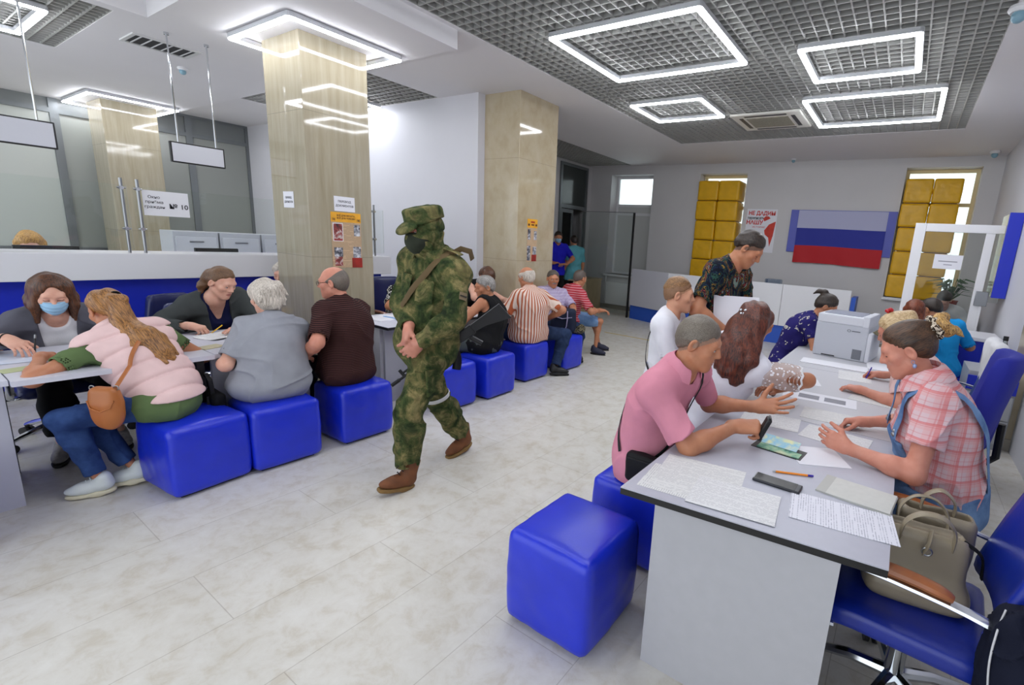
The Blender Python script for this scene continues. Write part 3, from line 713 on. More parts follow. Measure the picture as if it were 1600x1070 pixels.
office_chair('navy leather office chair of the woman in the dark cardigan',(-4.90,1.56,0),-1.45,fab=CHNAVY,back=(0.50,0.36),tilt=0.02)
office_chair('empty navy chair by the counter behind the cardigan woman',(-5.50,1.62,0),-1.2,fab=CHNAVY,back=(0.44,0.36),tilt=0.02,arms=False)
office_chair('navy chair of the woman in the floral blouse',(-4.97,3.38,0),-PI/2,fab=CHNAVY,back=(0.46,0.52),tilt=0.03)
office_chair('navy chair of the long-haired woman by the pillar',(-4.8,4.2,0),-PI/2,fab=CHNAVY,back=(0.44,0.4),tilt=0.03)
office_chair('blue office chair under the blonde woman writing',(0.34,3.74,0),1.57,fab=FABB,tilt=0.06,back=(0.44,0.42),arms=False)
# ------------------------------------------------------------------ reception desk, glass stand, booth
t = thing('reception_desk','long white reception desk with blue base along the back wall','reception desk',(-3.0,8.9,0))
def strip(b, P, th, z0, z1):
    for (xa, ya), (xb, yb) in zip(P, P[1:]):
        d = Vector((xb-xa,yb-ya,0)); n = Vector((-d.y,d.x,0)).normalized()*th
        b.prism([(xa,ya),(xb,yb),(xb+n.x,yb+n.y),(xa+n.x,ya+n.y)], z0, z1)
P = [(-2.05,0.28),(-1.05,0.0),(2.3,0.15)]
b = MB(); strip(b, P[:2], 0.03, 0.30, 1.095); b.build('end_front', plain('reception_grey',(196,196,204),0.4), t, smooth=False)
for k in range(3):
    xa, xb = -1.045+k*1.11, -1.045+(k+1)*1.11-0.008; ya, yb = 0.0+0.15*(k)/3, 0.0+0.15*(k+1)/3
    b = MB(); strip(b, [(xa,ya),(xb,yb)], 0.03, 0.34, 1.09); b.build('front_board', WHITE, t, smooth=False)
b = MB(); strip(b, [(x,y+0.04) for x, y in P], 0.02, 0.0, 0.36); b.build('base_front', plain('reception_blue',(40,88,190),0.45), t, smooth=False)
b = MB(); strip(b, [(x,y+0.02) for x, y in P], 0.5, 0.70, 0.74); b.build('worktop', WHITE, t, smooth=False)
b = MB(); b.box((2.29,0.14,0.0),(2.36,0.6,0.98)); b.build('side_panel', plain('reception_blue',(40,88,190),0.45), t, smooth=False)
t = thing('glass_divider','clear glass divider with black post at the reception end','glass divider',(-5.12,9.22,0))
b = MB(); b.box((-0.018,-0.018,0.0),(0.018,0.018,2.27)); b.build('post', BLACK, t, smooth=False)
b = MB(); b.box((-1.35,-0.004,0.05),(-0.018,0.004,2.27)); b.build('pane', glass_thin('divider_glass',(248,251,250)), t, smooth=False)
b = MB(); b.box((-1.35,-0.008,2.27),(0.018,0.008,2.285)); b.build('top_rail', STEEL, t, smooth=False)
t = thing('water_container','transparent tub of blue water on the reception desk','water container',(-2.05,9.2,0.74))
b = MB(); b.box((-0.14,-0.1,0.0),(0.14,0.1,0.42),0.02); b.build('tub', glass_thin('tub_plastic',(214,224,235)), t)
b = MB(); b.box((-0.13,-0.09,0.01),(0.13,0.09,0.30),0.02); b.build('water', plain('blue_water',(50,140,225),0.1), t)
t = thing('radiator','white radiator under the far left window','radiator',(-5.85,10.13,0.12))
b = MB(); b.box((-0.4,-0.06,0),(0.4,0.06,0.55),0.01); b.build('panel', WHITEP, t)
b = MB(); b.cyl((-0.45,0,0.06),(-0.45,0,0.7),0.012); b.cyl((-0.46,0,0.08),(-0.38,0,0.08),0.012); b.build('pipe', WHITEP, t)
t = thing('side_table','small beige table by the entrance wall','table',(-6.55,9.3,0))
b = MB(); b.box((-0.35,-0.6,0.72),(0.3,0.6,0.75)); b.build('tabletop', plain('beech',(190,170,135),0.5,var=0.06), t)
for x in (-0.32,0.26):
    b = MB(); b.box((x,-0.57,0),(x+0.03,0.57,0.72)); b.build('side_panel', plain('beech',(190,170,135),0.5,var=0.06), t)
# glazed booth on the right
t = thing('booth','white framed glass booth with a paper notice on the pane','booth',(0.5,7.55,0))
b = MB()
for lo, hi in (((-0.5,-0.03,0.0),(-0.38,0.03,2.13)),((0.245,-0.028,0.0),(0.335,0.028,2.029)),((-0.379,-0.029,2.03),(0.5,0.029,2.13)),((0.335,-0.03,0.0),(0.36,0.03,1.2))): b.box(lo,hi,0.004)
b.build('frame', WHITEP, t)
b = MB(); b.box((-0.385,-0.004,0.05),(0.25,0.004,2.035)); b.build('pane', glass_thin('booth_glass',(238,240,238)), t, smooth=False)
b = MB(); b.box((0.33,-0.004,1.2),(0.5,0.004,2.035)); b.build('pane', glass_thin('booth_glass'), t, smooth=False)
b = MB(); b.box((-0.385,-0.02,0.0),(0.25,0.02,0.85)); b.build('lower_panel', WHITEP, t, smooth=False)
b = MB(); b.cyl((-0.36,-0.06,1.02),(-0.36,-0.06,1.14),0.01); b.box((-0.42,-0.06,1.06),(-0.3,-0.045,1.08)); b.cyl((-0.36,-0.06,1.08),(-0.36,-0.0,1.08),0.008); b.build('handle', CHROME, t)
b = MB(); b.box((0.27,-0.06,1.15),(0.40,-0.028,1.33),0.006); b.build('lock_box', STEEL, t)
p = thing('paper_sign','white paper notice taped on the booth glass','paper sign',(0.42,7.5445,1.66))
b = MB(); b.box((-0.15,-0.002,-0.09),(0.15,0.0,0.09)); b.build('sheet', PAPER, p, smooth=False)
b = MB(); b.box((-0.10,-0.003,0.0),(0.10,-0.002,0.012)); b.box((-0.04,-0.003,-0.04),(0.05,-0.002,-0.03)); b.build('printed_line', plain('print_pale',(150,150,158),0.7), p, smooth=False)
t = thing('wall_cabinet','blue cabinet panel hung on the right wall by the booth','wall cabinet',(0.965,7.4,1.27))
b = MB(); b.box((-0.055,-0.02,0),(0.08,0.02,1.0),0.003); b.build('front', BLUEP, t)
b = MB(); b.box((-0.05,0.02,0.01),(0.078,0.5,0.99)); b.build('body', plain('cabinet_mirror',(150,140,90),0.15), t, smooth=False)
t = thing('booth_counter','white topped counter with blue front before the booth','counter',(0.55,6.9,0))
b = MB(); b.box((-0.5,-0.32,0.82),(0.46,0.35,0.86),0.004); b.build('countertop', WHITE, t)
b = MB(); b.box((-0.48,-0.29,0.05),(0.3,-0.26,0.82)); b.build('front_panel', BLUEP, t, smooth=False)
b = MB(); b.box((0.3,-0.28,0.0),(0.45,0.3,0.82)); b.build('side_cabinet', WHITE, t, smooth=False)
b = MB(); b.box((-0.48,-0.25,0.0),(-0.45,0.3,0.82)); b.build('side_panel', WHITE, t, smooth=False)
t = thing('low_cabinet','grey and blue drawer cabinet by the marble pilaster','cabinet',(0.83,5.62,0))
b = MB(); b.box((-0.2,-0.25,0.0),(0.16,0.25,0.70),0.003); b.build('body', plain('low_cab_grey',(168,170,174),0.4), t)
b = MB(); b.box((-0.2,-0.268,0.53),(0.16,-0.25,0.66)); b.build('blue_front', BLUEP, t, smooth=False)
for z in (0.06,0.29):
    b = MB(); b.box((-0.19,-0.268,z),(0.15,-0.25,z+0.22),0.004); b.build('drawer', plain('low_cab_front',(182,184,188),0.4), t)
t = thing('soap_bottle','clear bottle with black cap on the low cabinet','bottle',(0.86,5.55,0.70))
b = MB(); b.lathe([(0.04,0),(0.043,0.02),(0.043,0.20),(0.02,0.26),(0.016,0.285)]); b.build('bottle', glass_thin('bottle_plastic'), t)
b = MB(); b.cyl((0,0,0.285),(0,0,0.325),0.02); b.build('cap', BLACK, t)
t = thing('potted_plant','leafy pot plant on the sill inside the booth','plant',(0.62,9.0,0.9))
b = MB(); b.lathe([(0.08,0),(0.11,0.18),(0.12,0.2)]); b.build('pot', plain('pot_red',(150,50,40),0.5), t)
rnd = random.Random(3); b = MB()
for k in range(46):
    an = rnd.uniform(0,2*PI); L = rnd.uniform(0.18,0.42); h = rnd.uniform(0.15,0.5)
    c, s = math.cos(an), math.sin(an); b.tube([(0,0,0.18),(c*L*0.4,s*L*0.4,0.18+h*0.7),(c*L,s*L,0.18+h*0.6)],[0.006,0.03,0.004],5,flat=(1,0.12))
b.build('leaves', plain('plant_green',(52,92,52),0.5,var=0.3,vs=9), t)
b = MB(); b.box((-0.3,-0.2,-0.9),(0.35,0.25,0)); tb = thing('plant_stand','low white stand under the pot plant','stand',(0.62,9.0,0.0)); b.M = Matrix.Identity(4)
b.bm.free(); b = MB(); b.box((-0.3,-0.2,0),(0.35,0.25,0.9)); b.build('stand_body', WHITEP, tb)
# ------------------------------------------------------------------ printer
t = thing('printer','large pale grey laser printer standing on the right desks','printer',(-0.35,4.80,0.75),-0.12)
PR = plain('printer_grey',(200,204,212),0.4); PR2 = plain('printer_light',(220,223,230),0.4)
b = MB(); b.box((-0.21,-0.2,0.0),(0.17,0.24,0.36),0.012); b.build('body', PR, t)
b = MB(); b.box((-0.205,-0.21,0.355),(0.165,0.24,0.445),0.012); b.box((0.12,-0.212,0.35),(0.168,0.24,0.46),0.008); b.build('scanner_unit', PR2, t)
b = MB(); b.box((-0.17,-0.15,0.445),(0.1,0.2,0.452)); b.build('lid', plain('printer_lid',(150,155,170),0.4), t)
b = MB(); b.box((0.168,-0.2,0.0),(0.20,0.24,0.30),0.012); b.build('side_door', PR2, t)
b = MB(); b.box((0.08,-0.203,0.02),(0.145,-0.199,0.12)); b.build('vent', plain('printer_vent',(120,124,132),0.6), t)
b = MB(); b.box((-0.14,-0.2035,0.012),(-0.04,-0.199,0.022)); b.build('slot', BLACK, t)
b = MB(); b.box((0.19,-0.12,0.30),(0.34,0.12,0.312),M=Matrix.Translation((0.19,0,0.31))@Matrix.Rotation(0.55,4,'Y')@Matrix.Translation((-0.19,0,-0.31))); b.build('output_tray', plain('tray_olive',(110,104,70),0.5), t)
t.scale = (1.12,1.0,0.86)
b = MB(); b.tube([(0.035+0.012*math.cos(a),-0.2025,0.30+0.012*math.sin(a)) for a in np.linspace(0,2*PI,13)[:-1]],0.0018,5,closed=True); b.box((0.055,-0.2035,0.296),(0.115,-0.2,0.303)); b.build('badge', plain('badge_grey',(90,92,100),0.5), t)
# ------------------------------------------------------------------ signed distance modelling for figures and soft things
F32 = np.float32
def V3(p): return np.array(p, dtype=np.float64)
def nrm(v): v = V3(v); return v/max(1e-9, np.linalg.norm(v))
class Prim:
    pass
def cap(a, b, ra, rb=None):
    a, b = V3(a), V3(b); rb = ra if rb is None else rb; d = b-a; L2 = max(1e-12, d@d)
    def f(p):
        q = p-a.astype(F32); t = np.clip((q@d.astype(F32))/F32(L2), 0, 1)
        return np.linalg.norm(q-t[:,None]*d.astype(F32), axis=1)-(ra+(rb-ra)*t)
    f.c = (a+b)/2; f.r = math.sqrt(L2)/2+max(ra, rb); return f
def ell(c, r, R=None):
    c = V3(c); r_ = V3(r); Rm = (np.eye(3) if R is None else R)
    A = (Rm/r_).astype(F32); B = (Rm/(r_*r_)).astype(F32)
    def f(p):
        q = p-c.astype(F32); k0 = np.linalg.norm(q@A, axis=1); k1 = np.linalg.norm(q@B, axis=1)
        return k0*(k0-1)/np.maximum(k1, 1e-6)
    f.c = c; f.r = float(max(r_)); return f
def rbox(c, h, rad, R=None):
    c = V3(c); h_ = (V3(h)-rad).astype(F32); Rm = (np.eye(3) if R is None else R).astype(F32)
    def f(p):
        q = np.abs((p-c.astype(F32))@Rm)-h_
        return np.linalg.norm(np.maximum(q, 0), axis=1)+np.minimum(q.max(axis=1), 0)-rad
    f.c = c; f.r = float(np.linalg.norm(h)); return f
def smin(a, b, k):
    h = np.maximum(k-np.abs(a-b), 0)/k; return np.minimum(a, b)-h*h*k*0.25
def smax(a, b, k): return -smin(-a, -b, k)
def uni(prims, k=0.02, cull=True):
    P = list(prims); ks = k if isinstance(k, (list, tuple)) else [k]*len(P)
    c = np.mean([q.c for q in P], axis=0); R = max(np.linalg.norm(q.c-c)+q.r for q in P)
    def ev(p):
        d = P[0](p)
        for q, kk in zip(P[1:], ks[1:]): d = smin(d, q(p), kk)
        return d
    def f(p):
        if not cull: return ev(p)
        b = np.linalg.norm(p-c.astype(F32), axis=1)-F32(R); m = b < 0.05
        out = np.maximum(b, 0.05)
        if m.any(): out[m] = ev(p[m])
        return out
    f.c = c; f.r = R; return f
def sub(a, b, k=0.008):
    def f(p): return smax(a(p), -b(p), k)
    f.c, f.r = a.c, a.r; return f
def inter(a, b, k=0.008):
    def f(p): return smax(a(p), b(p), k)
    f.c, f.r = a.c, a.r; return f
def plane(pt, n):      # keeps the side the normal points away from
    pt, n = V3(pt).astype(F32), nrm(n).astype(F32)
    def f(p): return (p-pt)@n
    return f
def disp(a, g):
    def f(p):
        d = a(p); m = np.abs(d) < 0.06
        if m.any(): d = d.copy(); d[m] = d[m]+g(p[m])
        return d
    f.c, f.r = a.c, a.r; return f
def grow(a, t):
    def f(p): return a(p)-t
    f.c, f.r = a.c, a.r+max(0, t); return f
def wav(seed, freq, amp, aniso=(1,1,1), ridge=False, flow=None):
    rng = np.random.RandomState(seed); D = rng.normal(size=(7,3)); D /= np.linalg.norm(D, axis=1)[:,None]
    if flow is not None: fl = nrm(flow); D = D-0.93*(D@fl)[:,None]*fl[None,:]
    Fq = freq*rng.uniform(0.6, 1.7, 7); ph = rng.uniform(0, 6.28, 7); K = (D*Fq[:,None]*np.array(aniso)).T.astype(F32); ph = ph.astype(F32)
    def g(p):
        s = np.sin(p@K+ph); w = s[:,:3].sum(1)*0.6; s2 = np.sin((p@K)[:,3:]+w[:,None]+ph[3:])
        v = s2.mean(1)*1.6
        if ridge: v = 2.2*np.maximum(0, 1-2.2*np.abs(v))**2-0.35
        return (amp*v).astype(F32)
    return g
def nets(f, lo, hi, h, excl=()):
    """surface nets on a sparsely filled grid"""
    B = 8; lo = V3(lo); n = np.maximum(1, np.ceil((V3(hi)-lo)/(h*B)).astype(int)); N = n*B+1
    bi = np.stack(np.meshgrid(*[np.arange(k) for k in n], indexing='ij'), -1).reshape(-1, 3)
    bc = (lo+(bi+0.5)*h*B).astype(F32); d = f(bc); act = np.abs(d) < h*B*0.87*1.35+0.012
    D = np.empty(N, F32); sg = np.where(d < 0, -1.0, 1.0).astype(F32).reshape(n)
    big = sg.repeat(B, 0).repeat(B, 1).repeat(B, 2); D[:-1,:-1,:-1] = big
    D[-1] = 1; D[:,-1] = 1; D[:,:,-1] = 1
    o = np.arange(B+1); off = np.stack(np.meshgrid(o, o, o, indexing='ij'), -1).reshape(-1, 3)
    A = bi[act]
    for s in range(0, len(A), 160):
        idx = (A[s:s+160,None,:]*B+off[None]).reshape(-1, 3)
        D[idx[:,0], idx[:,1], idx[:,2]] = f((lo+idx*h).astype(F32))
    S = D < 0
    cnt = np.zeros(np.array(N)-1, np.int8)
    for a in (0,1):
        for b in (0,1):
            for c in (0,1): cnt += S[a:N[0]-1+a, b:N[1]-1+b, c:N[2]-1+c]
    mix = (cnt > 0) & (cnt < 8)
    if len(excl):
        pass
    C = np.argwhere(mix)
    if len(C) == 0: return np.zeros((0,3)), np.zeros((0,4), int)
    corner = np.array([(a,b,c) for a in (0,1) for b in (0,1) for c in (0,1)])
    val = np.stack([D[C[:,0]+a, C[:,1]+b, C[:,2]+c] for a, b, c in corner], 1)
    acc = np.zeros((len(C),3)); num = np.zeros(len(C))
    for i in range(8):
        for j in range(i+1, 8):
            if np.abs(corner[i]-corner[j]).sum() != 1: continue
            va, vb = val[:,i], val[:,j]; m = (va < 0) != (vb < 0)
            t = np.where(m, va/np.where(m, va-vb, 1), 0)
            acc += np.where(m[:,None], corner[i]+t[:,None]*(corner[j]-corner[i]), 0); num += m
    Vt = lo+(C+acc/num[:,None])*h
    ix = np.full(mix.shape, -1, np.int32); ix[C[:,0],C[:,1],C[:,2]] = np.arange(len(C))
    Q = []
    for ax in range(3):
        u, v = (ax+1)%3, (ax+2)%3
        s0 = [slice(None)]*3; s1 = [slice(None)]*3; s0[ax] = slice(0,-1); s1[ax] = slice(1,None)
        for w in (u, v): s0[w] = slice(1,-1); s1[w] = slice(1,-1)
        A0, A1 = S[tuple(s0)], S[tuple(s1)]; E_ = np.argwhere(A0 != A1)
        if len(E_) == 0: continue
        fl = A0[E_[:,0],E_[:,1],E_[:,2]]
        E_[:,u] += 1; E_[:,v] += 1
        def at(du, dv):
            k = E_.copy(); k[:,u] += du; k[:,v] += dv; return ix[k[:,0],k[:,1],k[:,2]]
        q = np.stack([at(-1,-1), at(0,-1), at(0,0), at(-1,0)], 1)
        q[~fl] = q[~fl][:,::-1]; Q.append(q)
    Q = np.concatenate(Q); Q = Q[(Q >= 0).all(1)]
    return Vt, Q
def np_mesh(name, Vt, Q, mats, mi=None):
    me = bpy.data.meshes.new(name); me.vertices.add(len(Vt)); me.vertices.foreach_set('co', np.ascontiguousarray(Vt, np.float32).ravel())
    me.loops.add(len(Q)*4); me.loops.foreach_set('vertex_index', np.ascontiguousarray(Q, np.int32).ravel())
    me.polygons.add(len(Q)); me.polygons.foreach_set('loop_start', np.arange(0, len(Q)*4, 4, dtype=np.int32)); 
    me.polygons.foreach_set('use_smooth', np.ones(len(Q), bool))
    for m in (mats if isinstance(mats, (list,tuple)) else [mats]): me.materials.append(m)
    if mi is not None: me.polygons.foreach_set('material_index', np.ascontiguousarray(mi, np.int32))
    me.update(calc_edges=True); me.validate(); return me
def soft(name, f, h, mats, parent=None, pad=0.02, box=None, mi=None, relax=1):
    lo, hi = box if box is not None else (f.c-f.r-pad, f.c+f.r+pad)
    Vt, Q = nets(f, lo, hi, h)
    if len(Q) == 0: return None
    for _ in range(relax):          # pull the vertices onto the surface
        e = h*0.3; p = Vt.astype(F32); d = f(p)
        g = np.stack([f(p+np.array(v, F32)*e)-d for v in ((1,0,0),(0,1,0),(0,0,1))], 1)/e
        gn = np.maximum((g*g).sum(1), 0.25); Vt = Vt-np.clip(d/gn, -h*0.5, h*0.5)[:,None]*g
    me = np_mesh(name, Vt, Q, mats, None if mi is None else mi(Vt[Q].mean(1)))
    return link(name, me, parent)

# ------------------------------------------------------------------ figure
def rotmat(x, y, z): return np.stack([x, y, z], 1)     # columns
def rot_about(v, axis, a):
    axis = nrm(axis); v = V3(v); return v*math.cos(a)+np.cross(axis, v)*math.sin(a)+axis*(axis@v)*(1-math.cos(a))
def ik(S, T, l1, l2, hint):
    S, T = V3(S), V3(T); d = T-S; L = np.linalg.norm(d); m = l1+l2
    if L > m*0.995:
        k = min(1.12, L/(m*0.995)); l1 *= k; l2 *= k
        if L > (l1+l2)*0.995: T = S+d/L*(l1+l2)*0.995; d = T-S; L = np.linalg.norm(d)
    u = d/L; a = (l1*l1-l2*l2+L*L)/(2*L); hgt = math.sqrt(max(0, l1*l1-a*a))
    h = V3(hint); h = h-u*(h@u); h = nrm(h)
    return S+u*a+h*hgt, T
CURL = {'flat':(0.08,0.15,0.1), 'relax':(0.35,0.5,0.35), 'pen':(0.75,0.85,0.45), 'fist':(1.35,1.5,0.9), 'grip':(0.9,1.1,0.6), 'open':(0.1,0.2,0.15), 'point':(0.3,0.5,0.3)}
def hand(Wr, d, n, right, pose, s=1.0):
    """skin primitives for palm and five bent fingers; d finger direction, n palm normal"""
    d = nrm(d); n = V3(n); n = nrm(n-d*(n@d)); t = np.cross(d, n)*(1 if right else -1)
    c1, c2, c3 = CURL[pose]; W_ = V3(Wr)
    offs = (0.030, 0.010, -0.011, -0.030); ln = ((.043,.026,.021),(.047,.030,.022),(.044,.028,.021),(.034,.021,.019)); rr = (.0090,.0092,.0088,.0078)
    kb = (0.086, 0.090, 0.086, 0.079)
    sp = {'open':0.55, 'relax':0.16, 'flat':0.14}.get(pose, 0.08)
    palm = [cap(W_-d*0.02*s, W_+d*0.02*s, 0.027*s, 0.026*s)]
    fing = []
    for i in range(4):
        B_ = W_+(d*kb[i]+t*offs[i])*s
        palm.append(cap(W_+(d*0.02+t*offs[i]*0.6)*s, B_, 0.0165*s, 0.0125*s))
        dd = nrm(d+t*sp*offs[i]/0.03*0.5); ax = np.cross(dd, n); x = 1+0.12*i if pose in ('relax','pen','grip') else 1+(0.25*i if pose == 'point' else 0)
        P = B_; a = 0; segs = []
        for L, cu in zip(ln[i], (c1*x, c2*x, c3*x)):
            a += cu; Q = P+(dd*math.cos(a)+n*math.sin(a))*L*s; segs.append((P, Q)); P = Q
        f = [cap(p, q, (rr[i]-0.0007*k)*s, (rr[i]-0.0007*(k+1))*s) for k, (p, q) in enumerate(segs)]
        fing.append(uni(f, 0.003, cull=False)); 
        if i == 0: tip = segs[2][1]
    tb = W_+(d*0.028+t*0.024+n*0.006)*s
    if pose in ('pen','grip','fist'): t1 = nrm(d*0.75+t*0.35+n*0.55); t2 = nrm(d*0.8-t*0.25+n*0.55)
    elif pose == 'open': t1 = nrm(d*0.45+t*0.9+n*0.1); t2 = nrm(d*0.55+t*0.8)
    else: t1 = nrm(d*0.7+t*0.65+n*0.2); t2 = nrm(d*0.95+t*0.2+n*0.2)
    ta = tb+t1*0.046*s; tc = ta+t2*0.033*s; td = tc+t2*0.026*s
    thumb = uni([cap(tb, ta, 0.0145*s, 0.0115*s), cap(ta, tc, 0.0115*s, 0.0100*s), cap(tc, td, 0.0100*s, 0.0085*s)], 0.006, cull=False)
    pm = uni(palm, 0.022, cull=False)
    def g(p):
        h = fing[0](p)
        for q in fing[1:]: h = smin(h, q(p), 0.002)
        return smin(smin(pm(p), h, 0.010), thumb(p), 0.012)
    c = W_+d*0.07*s; R = 0.15*s
    def f(p):
        b = np.linalg.norm(p-c.astype(F32), axis=1)-F32(R); m = b < 0.03; out = np.maximum(b, 0.03)
        if m.any(): out[m] = g(p[m])
        return out
    f.c, f.r = c, R; f.tip = tip; f.thumb = td; f.grip = W_+(d*0.095+n*0.028)*s; f.t, f.d, f.n = t, d, n
    return f
def head_sdf(Hc, R, s=1.0, fem=False, jaw=1.0, nose=1.0, openeye=False):
    """R columns right, forward, up"""
    def w(x, y, z): return Hc+R@(V3((x,y,z))*s)
    def e(c, r): return ell(w(*c), V3(r)*s, R)
    j = 0.93 if fem else 1.0
    P = [e((0,-0.014,0.030),(0.077,0.096,0.088)), e((0,0.030,-0.035),(0.060*j*jaw,0.060,0.082))]
    P += [cap(w(sx*0.050*j*jaw,0.005,-0.062), w(sx*0.012,0.066,-0.098), 0.020*s, 0.017*s) for sx in (-1,1)]
    P += [e((sx*0.041,0.060,-0.018),(0.022,0.020,0.020)) for sx in (-1,1)]
    P += [cap(w(-0.034,0.077,0.027), w(0.034,0.077,0.027), 0.012*s)]
    P += [e((0,0.072,-0.062),(0.028,0.020,0.022)), e((0,0.074,-0.098),(0.017,0.015,0.013))]
    sk = uni(P, 0.026, cull=False)
    nz = uni([cap(w(0,0.084,0.020), w(0,0.106*nose,-0.020), 0.0075*s, 0.0115*s), cap(w(-0.010,0.094,-0.026), w(0.010,0.094,-0.026), 0.0085*s)], 0.010, cull=False)
    lips = uni([cap(w(-0.018,0.083,-0.056), w(0.018,0.083,-0.056), 0.0062*s), cap(w(-0.014,0.083,-0.067), w(0.014,0.083,-0.067), 0.0072*s), e((0,0.090,-0.060),(0.010,0.006,0.009))], 0.006, cull=False)
    sock = uni([e((sx*0.031,0.096,0.006),(0.019,0.016,0.012)) for sx in (-1,1)], 0.004, cull=False)
    lid = uni([e((sx*0.031,0.0745,0.0065),(0.0155,0.0135,0.0125)) for sx in (-1,1)], 0.004, cull=False)
    if openeye: lid = sub(lid, uni([rbox(w(sx*0.031,0.088,0.0025), V3((0.0115,0.013,0.0042))*s, 0.003*s, R) for sx in (-1,1)], 0.001, cull=False), 0.0015)
    mouth = cap(w(-0.021,0.095,-0.0612), w(0.021,0.095,-0.0612), 0.0022*s)
    ears = []
    for sx in (-1,1):
        Re = R@rotmat(nrm((1,0.35*sx,0)), nrm((-0.35*sx,1,-0.2)), nrm(np.cross(nrm((1,0.35*sx,0)), nrm((-0.35*sx,1,-0.2)))))
        o = ell(w(sx*0.081,-0.008,-0.006), V3((0.010,0.020,0.033))*s, Re); i_ = ell(w(sx*0.090,-0.003,-0.002), V3((0.009,0.011,0.019))*s, Re)
        ears.append(sub(o, i_, 0.005))
    def f(p):
        d = smax(sk(p), -sock(p), 0.014); d = smin(d, lid(p), 0.006); d = smin(d, nz(p), 0.012); d = smin(d, lips(p), 0.008); d = smax(d, -mouth(p), 0.003)
        for q in ears: d = smin(d, q(p), 0.008)
        return d
    f.c = Hc; f.r = 0.16*s; f.w = w; f.skull = sk
    return f
HAIRM = {}
def hair_mat(name, c1, c2, aniso=(60,60,6), rough=0.45, flow=None):
    key = 'hair_'+name
    if key in MATS: return MATS[key]
    m, nt, b = base(key); v = coords(nt, aniso)
    if flow is not None:      # strands run along the flow direction
        z = nrm(flow); x = nrm(np.cross(z, (0.3,0.9,0.2))); y = np.cross(z, x)
        e = Matrix([[x[i], y[i], z[i]] for i in range(3)]).to_euler(); mp = v.node; mp.vector_type = 'TEXTURE'; mp.inputs['Rotation'].default_value = e; mp.inputs['Scale'].default_value = tuple(1/k for k in aniso)
    n = noise_tex(nt, v, 3.6, 3, 0.55, 0.4); n2 = noise_tex(nt, coords(nt), 14, 2)
    f = math_n(nt, 'ADD', math_n(nt, 'MULTIPLY', n, 0.78), math_n(nt, 'MULTIPLY', n2, 0.22))
    nt.links.new(ramp(nt, f, [(0.36, c1), (0.62, c2)]), b.inputs['Base Color']); b.inputs['Roughness'].default_value = rough
    bump(nt, b, n, 0.35, 0.003); return m
def skin_mat(name, c):
    key = 'skin_'+name
    if key in MATS: return MATS[key]
    m, nt, b = base(key); v = coords(nt); l = lin(c)
    n = noise_tex(nt, v, 16, 4, 0.6); d = (l[0]*0.93, l[1]*0.85, l[2]*0.82, 1); u = (min(1,l[0]*1.05), l[1]*1.06, l[2]*1.06, 1)
    nt.links.new(ramp(nt, n, [(0.35, d), (0.65, u)]), b.inputs['Base Color']); b.inputs['Roughness'].default_value = 0.48
    b.inputs['Subsurface Weight'].default_value = 0.12; b.inputs['Subsurface Radius'].default_value = (0.012, 0.005, 0.003); b.inputs['Subsurface Scale'].default_value = 1.0
    bump(nt, b, noise_tex(nt, v, 160, 3), 0.06, 0.001); return m
def lip_mat(c): return plain('lip_%d_%d_%d' % c, c, 0.4)
EYEW = None
def eye_mat(iris=(70,56,40)):
    key = 'eye'
    if key in MATS: return MATS[key]
    return plain(key, (210,205,200), 0.15)
PUP = plain('pupil', (24,18,15), 0.1); LASH = plain('lash', (26,20,18), 0.6)

